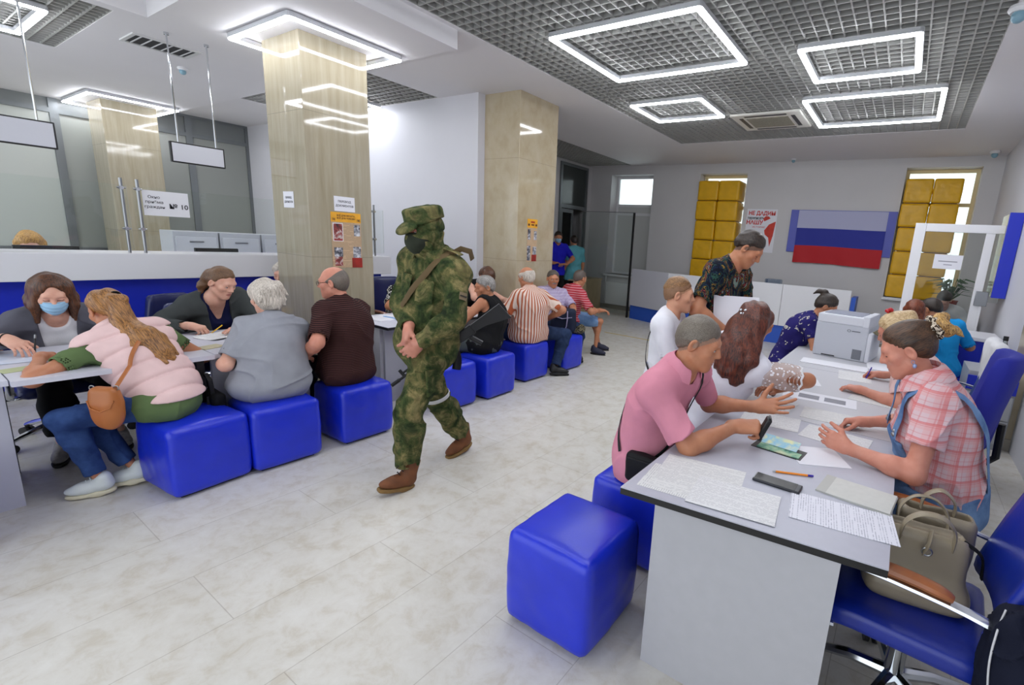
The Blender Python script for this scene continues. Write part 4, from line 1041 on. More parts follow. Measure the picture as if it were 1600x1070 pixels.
class Fig:
    """a dressed figure; world targets come in, parts go out under one Empty"""
    def __init__(F, label, pel, head, face, look=None, torso=None, s=1.0, w=1.0, b=1.0, fem=False, skin='mid', res=0.010, hs=1.0, group=None, up=None, roundback=0.0, shw=1.0, hips=1.0, neckdrop=0.0):
        F.s, F.w, F.b, F.fem, F.res = s, w, b, fem, res
        F.yaw = math.atan2(face[1], face[0])-PI/2
        F.root = thing('person', label, 'person', (pel[0], pel[1], 0), F.yaw)
        F.o = V3((pel[0], pel[1], 0)); c, sn = math.cos(-F.yaw), math.sin(-F.yaw); F.A = np.array([[c,-sn,0],[sn,c,0],[0,0,1]])
        F.P = F.L(pel); F.H = F.L(head)
        lk = F.D(look) if look is not None else V3((0,1,0)); lk = nrm(lk)
        upv = V3((0,0,1)) if up is None else F.D(up)
        # head frame
        r = nrm(np.cross(lk, upv)); u = np.cross(r, lk); F.R = rotmat(r, lk, u); F.hs = hs*0.98
        F.N = F.H-u*0.125*F.hs*1.0-lk*0.030*F.hs - V3((0,0,0.035+neckdrop))*s     # neck base
        ax = nrm(F.N-F.P); tf = F.D(torso) if torso is not None else V3((0,1,0)); tr = nrm(np.cross(tf, ax)); tfw = np.cross(ax, tr)
        F.ax, F.tr, F.tf = ax, tr, tfw
        L = np.linalg.norm(F.N-F.P); F.TL = L
        F.rb = roundback
        C = F.P+(F.N-F.P)*0.66-tfw*(0.018+roundback)*s; Wst = F.P+(F.N-F.P)*0.32-tfw*(roundback*0.6)*s
        F.C, F.Wst = C, Wst
        Rt = rotmat(tr, tfw, ax); F.Rt = Rt
        pr = V3((1,0,0)); F.Rp = rotmat(pr, V3((0,1,0)), V3((0,0,1)))
        sh = (0.165 if fem else 0.185)*s*shw
        F.sh = {1: F.N-ax*0.060*s+tr*sh-tfw*0.012, -1: F.N-ax*0.060*s-tr*sh-tfw*0.012}
        F.hip = {1: F.P+pr*0.088*s*hips, -1: F.P-pr*0.088*s*hips}
        F.arm = {}; F.leg = {}; F.hands = {}; F.skin = skin; F.hips = hips
    def L(F, p): return F.A@(V3(p)-F.o)
    def D(F, d): return F.A@V3(d)
    def set_arm(F, side, wrist, elbow=(0,0,-1), pose='relax', d=None, n=(0,0,-1), local=False):
        """side 1 right, -1 left; elbow is a world direction hint"""
        s = F.s; W_ = F.L(wrist); E_, W_ = ik(F.sh[side], W_, 0.29*s, 0.255*s, F.D(elbow))
        fd = nrm(W_-E_); dd = fd if d is None else nrm(F.D(d))
        F.arm[side] = (E_, W_); F.hands[side] = hand(W_, dd, F.D(n), side == 1, pose, (0.92 if F.fem else 1.02)*min(1.05, F.s+0.03))
    def set_leg(F, side, ankle, knee=(0,1,0), toe=None, drop=True):
        s = F.s; K, A_ = ik(F.hip[side], F.L(ankle), 0.44*s, 0.42*s, F.D(knee)); t = F.D(toe) if toe is not None else V3((0,1,0))
        F.leg[side] = (K, A_, nrm(t))
    def torso_prims(F, g=0.0):
        s, w, b, Rt = F.s, F.w, F.b, F.Rt; fem = F.fem
        r = lambda x, y, z: V3((x*s*w+g, y*s*b+g, z*s+g))
        P = [ell(F.P+V3((0,-0.005,0.005)), r((0.172 if fem else 0.160)*F.hips, 0.125, 0.125), F.Rp),
             ell(F.Wst, r(0.138 if fem else 0.150, 0.108, 0.17), Rt),
             ell(F.C-F.ax*0.02, r(0.148 if fem else 0.168, 0.108 if fem else 0.118, 0.185), Rt),
             cap(F.sh[1]-F.ax*0.012-F.tr*0.02, F.sh[-1]-F.ax*0.012+F.tr*0.02, 0.062*s+g),
             cap(F.N-F.tf*0.02-F.ax*0.01, F.sh[1]-F.tr*0.03+F.ax*0.008, 0.044*s+g, 0.05*s+g), cap(F.N-F.tf*0.02-F.ax*0.01, F.sh[-1]+F.tr*0.03+F.ax*0.008, 0.044*s+g, 0.05*s+g)]
        if fem:
            for k in (-1,1): P.append(ell(F.C+F.tf*0.085*s*b-F.ax*0.035*s+F.tr*0.068*k*s, V3((0.068,0.062,0.070))*s*(0.7+0.3*b)+g, Rt))
        if b > 1.12: P.append(ell(F.Wst+F.tf*0.05*s*b-F.ax*0.02, r(0.13,0.10,0.13), Rt))
        return P
    def arm_prims(F, side, g0=0.0, g1=0.0, upto=1.0, fore=True):
        """upto <=1: fraction of upper arm, >1 into the forearm"""
        s = F.s; S = F.sh[side]; E_, W_ = F.arm[side]; k = (0.92 if F.fem else 1.0)*(0.7+0.3*F.w)
        P = [];  u = min(1.0, upto); X = S+(E_-S)*u
        P.append(cap(S, X, 0.052*s*k+g0, (0.052-0.011*u)*s*k+g1))
        if upto > 1:
            v = upto-1; Y = E_+(W_-E_)*v; M_ = E_+(W_-E_)*min(v, 0.3)
            P.append(cap(E_, M_, 0.042*s*k+g1, 0.041*s*k+g1)); 
            if v > 0.3: P.append(cap(M_, Y, 0.041*s*k+g1, (0.041-0.016*(v-0.3)/0.7)*s*k+g1))
        return P
    def leg_prims(F, side, g0=0.0, g1=0.0, upto=2.0):
        s = F.s; Hp = F.hip[side]; K, A_, t = F.leg[side]; k = 0.75+0.25*F.w
        P = [cap(Hp, K, 0.088*s*k+g0, 0.056*s*k+g0)]
        if upto > 1:
            M_ = K+(A_-K)*0.3; bk = -nrm(np.cross(np.cross(A_-K, t), A_-K)) if np.linalg.norm(np.cross(A_-K, t)) > 1e-3 else V3((0,-1,0))
            E_ = K+(A_-K)*(upto-1)
            P += [cap(K, M_+bk*0.012, 0.054*s*k+g0, 0.054*s*k+g1), cap(M_+bk*0.012, E_, 0.054*s*k+g1, (0.054-0.018*(upto-1))*s*k+g1)]
        else:
            P = [cap(Hp, Hp+(K-Hp)*upto, 0.088*s*k+g0, (0.088-0.032*upto)*s*k+g1)]
        return P
    # ---- skin
    def body(F, skin, lips=(184,116,104), fine=None, legs=True, brow=None, eyes=True, jaw=1.0, nose=1.0, lids=True, stubble=None, feet=False, fade=None):
        s = F.s; h = head_sdf(F.H, F.R, F.hs, F.fem, jaw, nose, eyes == 'open'); F.headf = h; w = h.w
        nk = uni([cap(w(0,-0.022,-0.055), F.N+F.tf*0.005, 0.052*F.hs*(0.9 if F.fem else 1.05), 0.058*s*(0.9 if F.fem else 1.05)), cap(F.N, F.C+F.ax*0.05, 0.06*s, 0.05*s)], 0.02)
        T = uni(F.torso_prims(-0.012), 0.06)
        A_ = {k: uni(F.arm_prims(k, -0.002, 0, 2.0), 0.03) for k in F.arm}
        Lg = {k: uni(F.leg_prims(k, -0.014, -0.012)+([cap(F.leg[k][1], F.leg[k][1]+F.leg[k][2]*0.11*s-V3((0,0,0.035)), 0.034*s, 0.026*s)] if feet else []), 0.03) for k in F.leg} if legs else {}
        def f(p):
            d = smin(T(p), nk(p), 0.05); d = smin(d, h(p) if False else hd(p), 0.025)
            for k in A_: d = smin(d, A_[k](p), 0.03); d = smin(d, F.hands[k](p), 0.014)
            for k in Lg: d = smin(d, Lg[k](p), 0.03)
            return d
        def hd(p):
            b = np.linalg.norm(p-F.H.astype(F32), axis=1)-F32(0.17*F.hs); m = b < 0.04; out = np.maximum(b, 0.04)
            if m.any(): out[m] = h(p[m])
            return out
        pts = [F.P, F.N, F.H]+[x for k in F.arm for x in (F.arm[k]+(F.hands[k].c,))]+[x for k in Lg for x in F.leg[k][:2]]
        lo = np.min(pts, 0)-0.2; hi = np.max(pts, 0)+0.2; F.skinf = f
        fine = fine or F.res*0.5
        boxes = [(F.H-0.155*F.hs, F.H+0.155*F.hs)]+[(F.hands[k].c-0.105, F.hands[k].c+0.105) for k in F.hands]
        parts = [nets(f, lo, hi, F.res*1.15)]
        Vt, Q = parts[0]; cen = Vt[Q].mean(1); keep = np.ones(len(Q), bool)
        for a, b in boxes: keep &= ~((cen > a+0.02) & (cen < b-0.02)).all(1)
        Q = Q[keep]; Vs = [Vt]; Qs = [Q]; n = len(Vt)
        for a, b in boxes:
            v2, q2 = nets(f, a, b, fine); 
            if len(q2): Vs.append(v2); Qs.append(q2+n); n += len(v2)
        Vt = np.concatenate(Vs); Q = np.concatenate(Qs); cen = Vt[Q].mean(1)
        use = np.zeros(len(Vt), bool); use[Q.ravel()] = True; rem = np.cumsum(use)-1; Vt = Vt[use]; Q = rem[Q]
        p = Vt.astype(F32); e = 0.002; d = f(p); g = np.stack([f(p+np.array(v, F32)*e)-d for v in ((1,0,0),(0,1,0),(0,0,1))], 1)/e
        Vt = Vt-np.clip(d/np.maximum((g*g).sum(1), 0.3), -0.004, 0.004)[:,None]*g
        hl = (cen-F.H)@F.R/F.hs
        mi = np.zeros(len(Q), int)
        lp = (np.abs(hl[:,0]) < 0.023) & (hl[:,1] > 0.078) & (np.abs(hl[:,2]+0.0615) < 0.0115*(1-(hl[:,0]/0.026)**2)); mi[lp] = 1
        ll = (np.abs(np.abs(hl[:,0])-0.031) < 0.014) & (hl[:,1] > 0.076) & (np.abs(hl[:,2]-(0.0078 if eyes == 'open' else 0.0002)-0.10*(np.abs(hl[:,0])-0.031)) < (0.0017 if eyes == 'open' else 0.0021)); mi[ll] = 2
        mats = [skin, lip_mat(lips), LASH]
        if stubble is not None:
            stb = (hl[:,2] < -0.03) & (hl[:,1] > 0.02) & (mi == 0) & (hl[:,2] > -0.125); mi[stb] = 3; mats.append(stubble)
        if fade is not None:
            fc, fr, na, wd = fade; u_ = nrm((0, -(fr-na), 0.18)); val = (hl-np.array((0, 0.09, fr)))@u_
            rad = np.linalg.norm(hl, axis=1); fm = (val > -wd) & (val < 0.02) & (hl[:,1] < 0.075) & (rad < 0.135) & (np.abs(hl[:,0]) < 0.0835) & (mi == 0); mi[fm] = len(mats); mats.append(fc)
        o = link('body', np_mesh('body', Vt, Q, mats, mi), F.root)
        if brow is not None:
            P = [cap(w(k*0.016,0.0875,0.026), w(k*0.046,0.071,0.030), 0.0045*F.hs, 0.003*F.hs) for k in (-1,1)]
            bb = uni(P, 0.001, cull=False); soft('eyebrows', bb, max(0.0028, fine*0.7), brow, F.root, 0.01)
        if eyes == 'open':
            bm_ = MB()
            for k in (-1,1): bm_.ball(w(k*0.031,0.0745,0.0035), 0.0118*F.hs, 10)
            e_ = bm_.build('eyes', eye_mat(), F.root)
            bm_ = MB()
            for k in (-1,1): bm_.ball(w(k*0.031,0.0815,0.0030), 0.0056*F.hs, 8)
            bm_.build('iris', PUP, e_)
        return o
    # ---- clothes
    def cloth(F, name, mat, g=0.014, sleeve=None, sg=0.014, hem=-0.06, top=None, neck=0.060, scoop=None, wr=0.004, wf=26, seed=1, open_front=None, parent=None, res=None, extra=(), cut=(), vest=False, quilt=None, loose=0.0, cutz=None, mi=None, sleeves=None):
        """upper garment. sleeve: None or how far down the arm (1 = elbow, 2 = wrist)"""
        s = F.s; T = F.torso_prims(g); K = 0.06
        if loose: T.append(ell(F.Wst-F.ax*0.04, V3(((0.155*F.w)*s+loose, 0.115*F.b*s+loose, 0.18*s)), F.Rt))
        if F.leg and hem < 0:
            for k in F.leg: Hp = F.hip[k]; T.append(cap(Hp, Hp+(F.leg[k][0]-Hp)*min(0.32, -hem*2.2), 0.088*s+g+0.004, 0.082*s+g))
        t = uni(T+list(extra), K); arms = []
        if sleeve:
            for k in (sleeves or F.arm):
                a = uni(F.arm_prims(k, 0.004+g*0.4+sg*0.2, sg*0.85, sleeve), 0.03)
                E_, W_ = F.arm[k]
                if sleeve <= 1: X = F.sh[k]+(E_-F.sh[k])*sleeve; dr = nrm(E_-F.sh[k])
                else: X = E_+(W_-E_)*(sleeve-1); dr = nrm(W_-E_)
                a = inter(a, plane(X, dr), 0.004)
                inn = uni(F.arm_prims(k, sg*0.5-0.001, sg*0.35, min(2.0, sleeve+0.3)), 0.03)
                lim = plane(X-dr*0.035, -dr)
                hole = inter(inn, lim, 0.002)
                arms.append((a, hole))
        hz = F.P[2]+hem
        nb = uni([cap(F.N-F.ax*0.03+F.tf*0.008, F.N+F.ax*0.16+F.tf*0.05, neck*s, neck*s*1.15)]+([ell(F.N+F.tf*scoop[2]-F.ax*scoop[3], V3((scoop[0], 0.07, scoop[1])), F.Rt)] if scoop else []), 0.015)
        wv = wav(seed, wf, wr); wv2 = wav(seed+50, wf*0.62, -wr*0.8*(0 if quilt else 1), ridge=True)
        def f(p):
            d = t(p)
            for a, hole in arms: d = smin(d, a(p), 0.035)
            if vest:
                for k in F.arm:
                    S = F.sh[k]; d = smax(d, -(np.linalg.norm(p-(S+F.tr*k*0.028-F.ax*0.035).astype(F32), axis=1)-0.082*s), 0.012)
            d = d+wv(p)+wv2(p)
            if quilt: 
                q = (p-F.P.astype(F32))@F.ax.astype(F32); d = d+quilt[1]*(1-np.abs(np.sin(q*PI/quilt[0])))**3-quilt[1]*0.3
            d = smax(d, -nb(p), 0.006)
            for a, hole in arms: d = smax(d, -hole(p), 0.003)
            d = smax(d, hz-p[:,2], 0.006)
            if open_front:
                q = (p-F.P.astype(F32))@F.Rt.astype(F32); wd = open_front[0]+(open_front[1]-open_front[0])*np.clip(q[:,2]/F.TL, 0, 1)
                d = smax(d, -np.maximum(np.abs(q[:,0])-wd, 0.02-q[:,1]), 0.008)
            for c in cut: d = smax(d, -c(p), 0.006)
            return d
        pts = [F.P, F.N]+list(F.sh.values())
        if sleeve: pts += [x for k in F.arm for x in (F.arm[k] if sleeve > 1 else F.arm[k][:1])]
        lo = np.min(pts, 0)-0.27*max(1, F.w); hi = np.max(pts, 0)+0.22; lo[2] = max(lo[2], hz-0.03)
        f.c = (lo+hi)/2; f.r = 0.5; setattr(F, 'f_'+name, f)
        bs = uni(F.torso_prims(g+wr*1.6+0.003)+([ell(F.Wst-F.ax*0.04, V3(((0.155*F.w)*s+loose+0.008, 0.115*F.b*s+loose+0.008, 0.18*s)), F.Rt)] if loose else []), K, cull=False); bs.c, bs.r = t.c, t.r; setattr(F, 'b_'+name, bs)
        return soft(name, f, res or F.res*0.8, mat, parent or F.root, box=(lo, hi), mi=mi)
    def trousers(F, mat, g=0.012, g1=0.018, upto=1.93, waist=0.03, wr=0.004, seed=3, name='trousers', res=None, flare=0.0, sides=None):
        P = [ell(F.P+V3((0,-0.005,0.005)), V3(((0.172 if F.fem else 0.162)*F.s*F.w*F.hips+min(g,0.004), 0.125*F.s*F.b+min(g,0.004), 0.13*F.s)), F.Rp)]
        ls = {k: uni(F.leg_prims(k, g, g1, upto), 0.03) for k in F.leg}; t = uni(P, 0.02)
        wv = wav(seed, 30, wr); wv2 = wav(seed+9, 16, -wr*0.8, ridge=True)
        ends = {}
        for k in F.leg:
            K, A_, _ = F.leg[k]; dr = nrm(A_-K) if upto > 1 else nrm(K-F.hip[k]); X = K+(A_-K)*(upto-1) if upto > 1 else F.hip[k]+(K-F.hip[k])*upto
            ends[k] = (plane(X, dr), inter(uni(F.leg_prims(k, 0.0, g1*0.45, min(2, upto+0.2)), 0.03), plane(X-dr*0.03, -dr), 0.002) if g1 >= 0.02 else None)
        def f(p):
            d = smax(t(p), p[:,2]-(F.P[2]+waist), 0.006)
            for k in ls: lg = smax(ls[k](p), ends[k][0](p), 0.004); d = smin(d, lg if ends[k][1] is None else smax(lg, -ends[k][1](p), 0.003), 0.04)
            d = d+wv(p)+wv2(p)
            return smax(d, p[:,2]-(F.P[2]+max(waist, 0.115)), 0.006)
        pts = [F.P]+[x for k in F.leg for x in F.leg[k][:2]]; lo = np.min(pts, 0)-0.24*max(1, F.w); hi = np.max(pts, 0)+0.24*max(1, F.w)
        f.c = (lo+hi)/2; f.r = 0.5; setattr(F, 'f_'+name, f)
        return soft(name, f, res or F.res*0.85, mat, F.root, box=(lo, hi))
    def shoes(F, mat, sole, kind='sneaker', res=None, laces=None):
        s = F.s*(0.92 if F.fem else 1.0)
        for k in F.leg:
            K, A_, t = F.leg[k]; u = nrm(np.cross(np.cross(t, A_-K), t)); u = u if u@(K-A_) > 0 else -u
            r = np.cross(t, u); R = rotmat(r, t, u)
            def w(x, y, z): return A_+R@(V3((x,y,z))*s)
            hi_ = kind == 'boot'
            up = uni([ell(w(0,-0.012,-0.035),V3((0.036,0.05,0.042))*s,R), ell(w(0,0.085,-0.050),V3((0.042,0.085,0.032))*s,R), ell(w(0,0.045,-0.032),V3((0.036,0.07,0.036))*s,R)]+([cap(w(0,-0.01,-0.02), w(0,-0.015,0.10), 0.047*s, 0.05*s)] if hi_ else [cap(w(0,-0.02,-0.02), w(0,-0.02,0.012), 0.040*s, 0.041*s)]), 0.03)
            fl = plane(w(0,0,-0.082), -u); up = inter(up, fl, 0.006)
            if hi_: up = sub(up, plane(w(0,0,0.098), -u), 0.004)
            h = res or F.res*0.55
            sh = soft('shoe', up, h, mat, F.root, 0.01)
            so = uni([rbox(w(0,-0.02,-0.086), V3((0.038,0.05,0.013))*s, 0.012*s, R), rbox(w(0,0.085,-0.086), V3((0.044,0.085,0.013))*s, 0.012*s, R)], 0.03)
            toe = ell(w(0,0.055,-0.08), V3((0.047,0.125,0.05))*s, R)
            soft('sole', inter(so, toe, 0.004), h, sole, sh, 0.01)
            if laces is not None:
                b = MB()
                for j in range(5):
                    y, z = (0.075-0.02*j, -0.013+0.014*j) if not hi_ else (0.08-0.016*j, -0.008+0.022*j)
                    b.tube([w(-0.022,y-0.006,z-0.006), w(0,y+0.004,z+0.008), w(0.022,y-0.006,z-0.006)], 0.0032*s, 5)
                if hi_:
                    b.tube([w(0,0.03,0.085), w(0.03,0.06,0.075), w(0.055,0.055,0.05)], 0.0028*s, 5); b.tube([w(0,0.03,0.085), w(-0.02,0.075,0.08), w(-0.03,0.10,0.06)], 0.0028*s, 5)
                b.build('laces', laces, sh)
    # ---- hair
    def hair(F, mat, style='short', t=0.012, front=0.062, nape=-0.055, extra=(), k=0.02, amp=0.003, seed=5, res=None, aniso=(90,90,14), bald=None, cut=(), part=None, name='hair', side=0.004, flow=None):
        w = F.headf.w; R, H, hs = F.R, F.H, F.hs
        cr = uni([ell(w(0,-0.014,0.030), V3((0.077+t,0.096+t,0.088+t))*hs, R), ell(w(0,-0.035,0.0), V3((0.070+t*0.8,0.072+t,0.085+t*0.5))*hs, R)], 0.02, cull=False)
        n = nrm((0, nape-front, 0.085+0.09)); nl = R@V3((0, -(front-nape), 0.175))   # normal pointing down-forward
        # plane through (y=.09,z=front) and (y=-.09,z=nape); keep above
        up = nrm(R@V3((0, -(front-nape), 0.18))); pt = w(0, 0.09, front)
        keep = plane(pt, -up); keep_s = None
        wv = wav(seed, 1.0, amp, aniso, flow=flow)
        ex = uni(list(extra), k, cull=False) if extra else None; e1, e2 = wav(seed+3, 95, 0.0040), wav(seed+4, 260, 0.0030); edge = lambda p: e1(p)+e2(p)
        def f(p):
            kp = keep(p)+edge(p); d = smax(cr(p)+t*0.9*hs*(1-np.clip(-kp/(0.045 if t > 0.007 else 0.016), 0, 1))**2, kp, 0.004)
            if style != 'bald' :
                q = (p-H.astype(F32))@R.astype(F32)/hs
                side_b = np.maximum(np.abs(q[:,0])-0.0+0, 0)*0
            if bald is not None:
                q = (p-H.astype(F32))@R.astype(F32)/hs; d = smax(d, (q[:,2]-bald[0])+bald[1]*q[:,1], 0.006)
            for c in cut: d = smax(d, -c(p), 0.006)
            if ex is not None: d = smin(d, ex(p), 0.02)
            return d+wv(p)
        pts = [H-0.15, H+0.15]+[x for e in extra for x in (e.c-e.r, e.c+e.r)]
        lo, hi = np.min(pts, 0)-0.02, np.max(pts, 0)+0.02; f.c = (lo+hi)/2; f.r = 0.3; F.f_hair = f
        return soft(name, f, res or F.res*0.55, mat, F.root, box=(lo, hi))
    def collar(F, mat, r=0.062, hgt=0.04, flare=0.018, open_=0.9, name='collar', th=0.0045, drop=-0.035, parent=None):
        """folded shirt collar standing round the neck"""
        b = MB(); bm = b.bm; n = 30; rows = []
        N0 = F.N-F.ax*(0.005+drop)
        hd = nrm(F.H-F.N); 
        for j, (rr, zz) in enumerate(((r, hgt*0.15), (r*0.97, hgt), (r+flare*0.5, hgt*0.72), (r+flare, hgt*0.05), (r+flare*1.25, -hgt*0.35))):
            row = []
            for i in range(n+1):
                a = -PI/2-PI+open_/2+(2*PI-open_)*i/n + PI     # starts at front gap
                a = PI/2+open_/2+(2*PI-open_)*i/n
                fr = max(0, math.sin(a)); z = zz-0.030*fr*(1 if j != 1 else 1.1); rad = rr*F.s*(1+0.10*fr)
                row.append(bm.verts.new(N0+F.tr*math.cos(a)*rad*1.06+F.tf*(math.sin(a)*rad)+F.ax*z*F.s))
            rows.append(row)
        for A_, B_ in zip(rows, rows[1:]):
            for i in range(n): bm.faces.new((A_[i], A_[i+1], B_[i+1], B_[i]))
        bmesh.ops.recalc_face_normals(bm, faces=bm.faces[:])
        r_ = bmesh.ops.solidify(bm, geom=bm.faces[:], thickness=th)
        return b.build(name, mat, parent or F.root, angle=70)
    def on_surface(F, f, pts, off=0.004, it=6):
        p = np.array(pts, F32)
        for _ in range(it):
            e = 0.004; d = f(p)-off; g = np.stack([f(p+np.array(v, F32)*e)-d-off for v in ((1,0,0),(0,1,0),(0,0,1))], 1)/e
            p = p-(d/np.maximum((g*g).sum(1), 0.3))[:,None]*g
        e = 0.006; d = f(p); g = np.stack([f(p+np.array(v, F32)*e)-d for v in ((1,0,0),(0,1,0),(0,0,1))], 1)/e
        return p, g/np.maximum(np.linalg.norm(g, axis=1), 1e-6)[:,None]
    def strap(F, f, a, b, side, name, mat, width=0.012, th=0.003, off=0.003, n=24, parent=None, a2=None):
        """flat strap lying on surface f from local point a to b, bulging to direction side"""
        a, b = V3(a), V3(b); m = [(a+(b-a)*t)+V3(side)*math.sin(PI*t)*0.14 for t in np.linspace(0, 1, n)]
        p, g = F.on_surface(f, m, off, it=4)
        for _ in range(3): p[1:-1] = (p[:-2]+2*p[1:-1]+p[2:])/4
        bb = MB(); bb.tube([Vector(x) for x in p], 1.0, 8, flat=(width, th), up=[Vector(x) for x in g]); return bb.build(name, mat, parent or F.root)
# ------------------------------------------------------------------ fabrics
def fabric(name, c, rough=0.85, var=0.06, bmp=0.15):
    return plain('fab_'+name, c, rough, var=var, vs=10, bmp=bmp, bs=220, spec=0.2)
def axis_out(nt, ax, dist=0.0, ds=6):
    if ax == 'A':       # round the body: angle about the upright axis, as a length
        tc = nd(nt, 'ShaderNodeTexCoord'); sp = nd(nt, 'ShaderNodeSeparateXYZ'); nt.links.new(tc.outputs['Object'], sp.inputs[0])
        return math_n(nt, 'MULTIPLY', math_n(nt, 'ARCTAN2', sp.outputs['X'], math_n(nt, 'MULTIPLY', sp.outputs['Y'], -1)), 0.19)
    tc = nd(nt, 'ShaderNodeTexCoord'); sp = nd(nt, 'ShaderNodeSeparateXYZ'); nt.links.new(tc.outputs['Object'], sp.inputs[0]); o = sp.outputs[ax]
    if dist:
        n = noise_tex(nt, tc.outputs['Object'], ds, 2); o = math_n(nt, 'ADD', o, math_n(nt, 'MULTIPLY', math_n(nt, 'SUBTRACT', n, 0.5), dist))
    return o
def stripe_f(nt, ax, period, width, dist=0.0, phase=0.0):
    o = axis_out(nt, ax, dist); fr = math_n(nt, 'FRACT', math_n(nt, 'ADD', math_n(nt, 'DIVIDE', o, period), phase)); return math_n(nt, 'LESS_THAN', fr, width)
def striped(name, ax, period, width, c0, c1, dist=0.01):
    m, nt, b = base('fab_'+name); f = stripe_f(nt, ax, period, width, dist)
    nt.links.new(mixc(nt, f, c0, c1), b.inputs['Base Color']); b.inputs['Roughness'].default_value = 0.85; b.inputs['Specular IOR Level'].default_value = 0.2
    bump(nt, b, noise_tex(nt, coords(nt), 220, 3), 0.12, 0.003); return m
def plaid(name, c0, c1, c2, per=0.075, dist=0.02):
    m, nt, b = base('fab_'+name); c = c0
    for ax in ('A','Z'):
        for pr, wd, cc, al, ph in ((per,0.16,c1,0.65,0.0),(per,0.42,c2,0.35,0.3),(per/2,0.10,c1,0.35,0.2)):
            f = math_n(nt, 'MULTIPLY', stripe_f(nt, ax, pr, wd, dist, ph), al); c = mixc(nt, f, c, cc)
    nt.links.new(c, b.inputs['Base Color']); b.inputs['Roughness'].default_value = 0.85; b.inputs['Specular IOR Level'].default_value = 0.2; return m
def blotch(name, stops, scale, detail=3, dist=0.8, rough=0.85, interp='CONSTANT', sc=(1,1,1)):
    m, nt, b = base('fab_'+name); n = noise_tex(nt, coords(nt, sc), scale, detail, 0.55, dist)
    nt.links.new(ramp(nt, n, stops, interp), b.inputs['Base Color']); b.inputs['Roughness'].default_value = rough; b.inputs['Specular IOR Level'].default_value = 0.2
    bump(nt, b, noise_tex(nt, coords(nt), 180, 3), 0.12, 0.003); return m
def camo(name):
    m, nt, b = base('fab_'+name); v = coords(nt)
    n1 = noise_tex(nt, v, 6.5, 6, 0.66, 1.0); n2 = noise_tex(nt, coords(nt, (1,1,1), (1,2,0.5)), 9, 6, 0.66, 0.9); n3 = noise_tex(nt, v, 30, 4, 0.7)
    a = ramp(nt, n1, [(0.38,(30,44,26)),(0.46,(52,70,40)),(0.53,(84,90,54)),(0.60,(134,122,80))])
    c = ramp(nt, n2, [(0.40,(30,32,22)),(0.47,(56,70,38)),(0.54,(92,90,54)),(0.61,(148,134,92))])
    x = mixc(nt, 0.5, a, c); x = mixc(nt, math_n(nt, 'MULTIPLY', ramp(nt, n3, [(0.45,(0,0,0,1)),(0.6,(1,1,1,1))]), 0.35), x, (44,52,28))
    nt.links.new(x, b.inputs['Base Color']); b.inputs['Roughness'].default_value = 0.9; b.inputs['Specular IOR Level'].default_value = 0.15
    bump(nt, b, noise_tex(nt, v, 240, 3), 0.2, 0.003); return m
def denim(name, c0, c1):
    m, nt, b = base('fab_'+name); n = noise_tex(nt, coords(nt), 7, 4, 0.6); w = noise_tex(nt, coords(nt, (400,400,60)), 1, 2)
    x = mixc(nt, math_n(nt, 'MULTIPLY', w, 0.25), ramp(nt, n, [(0.35,c0),(0.65,c1)]), c1)
    nt.links.new(x, b.inputs['Base Color']); b.inputs['Roughness'].default_value = 0.9; b.inputs['Specular IOR Level'].default_value = 0.15; bump(nt, b, w, 0.2, 0.002); return m
SK = {'mid': skin_mat('mid', (205,150,124)), 'tan': skin_mat('tan', (188,128,94)), 'fair': skin_mat('fair', (222,172,150)), 'red': skin_mat('red', (206,140,118)), 'boy': skin_mat('boy', (206,152,122))}
HB = hair_mat('dark', (22,17,14), (62,48,38)); HG = hair_mat('grey', (92,88,84), (168,164,160)); HBL = hair_mat('blonde', (150,110,60), (224,196,150))
HGR = hair_mat('ash', (150,140,128), (226,216,204)); HPONY = hair_mat('pony', (84,52,26), (186,132,70), (40,40,7)); HAUB = hair_mat('auburn', (38,15,10), (112,52,30), (40,40,8))
HBRN = hair_mat('brown', (34,19,12), (104,62,34), (50,50,6)); HUPD = hair_mat('updo', (34,22,15), (80,54,34), (90,10,90)); HCOP = hair_mat('copper', (70,28,16), (140,70,40), (50,50,8)); HSB = hair_mat('sandy', (84,58,36), (160,118,74), (80,30,80)); HSP = hair_mat('saltpepper', (82,74,64), (126,116,104), (110,40,110))
FADE_G = plain('fade_grey', (150,116,96), 0.7, var=0.08, vs=200); FADE_D = plain('fade_dark', (112,82,66), 0.7, var=0.1, vs=200); FADE_B = plain('fade_light', (168,124,94), 0.7, var=0.08, vs=200)
SKINBR = plain('brow_dark', (50,36,28), 0.7); BROWL = plain('brow_light', (120,86,56), 0.7); BROWG = plain('brow_grey', (120,112,104), 0.7)
SOLE_W = plain('sole_cream', (222,214,184), 0.6); SHOE_W = plain('shoe_white', (220,226,222), 0.5); SHOE_BK = plain('shoe_black', (22,22,24), 0.5); SOLE_BK = plain('sole_black', (16,16,16), 0.7)
CAMO = camo('camo'); JEAN = denim('jean', (30,48,92), (58,84,134)); JEAND = denim('jean_dark', (24,34,58), (48,64,96)); JEANL = denim('jean_light', (84,118,164), (128,160,200))
BLACKF = fabric('black', (20,20,22)); BELT = plain('webbing_olive', (92,74,44), 0.8); STRAPB = plain('strap_black', (18,18,20), 0.7)
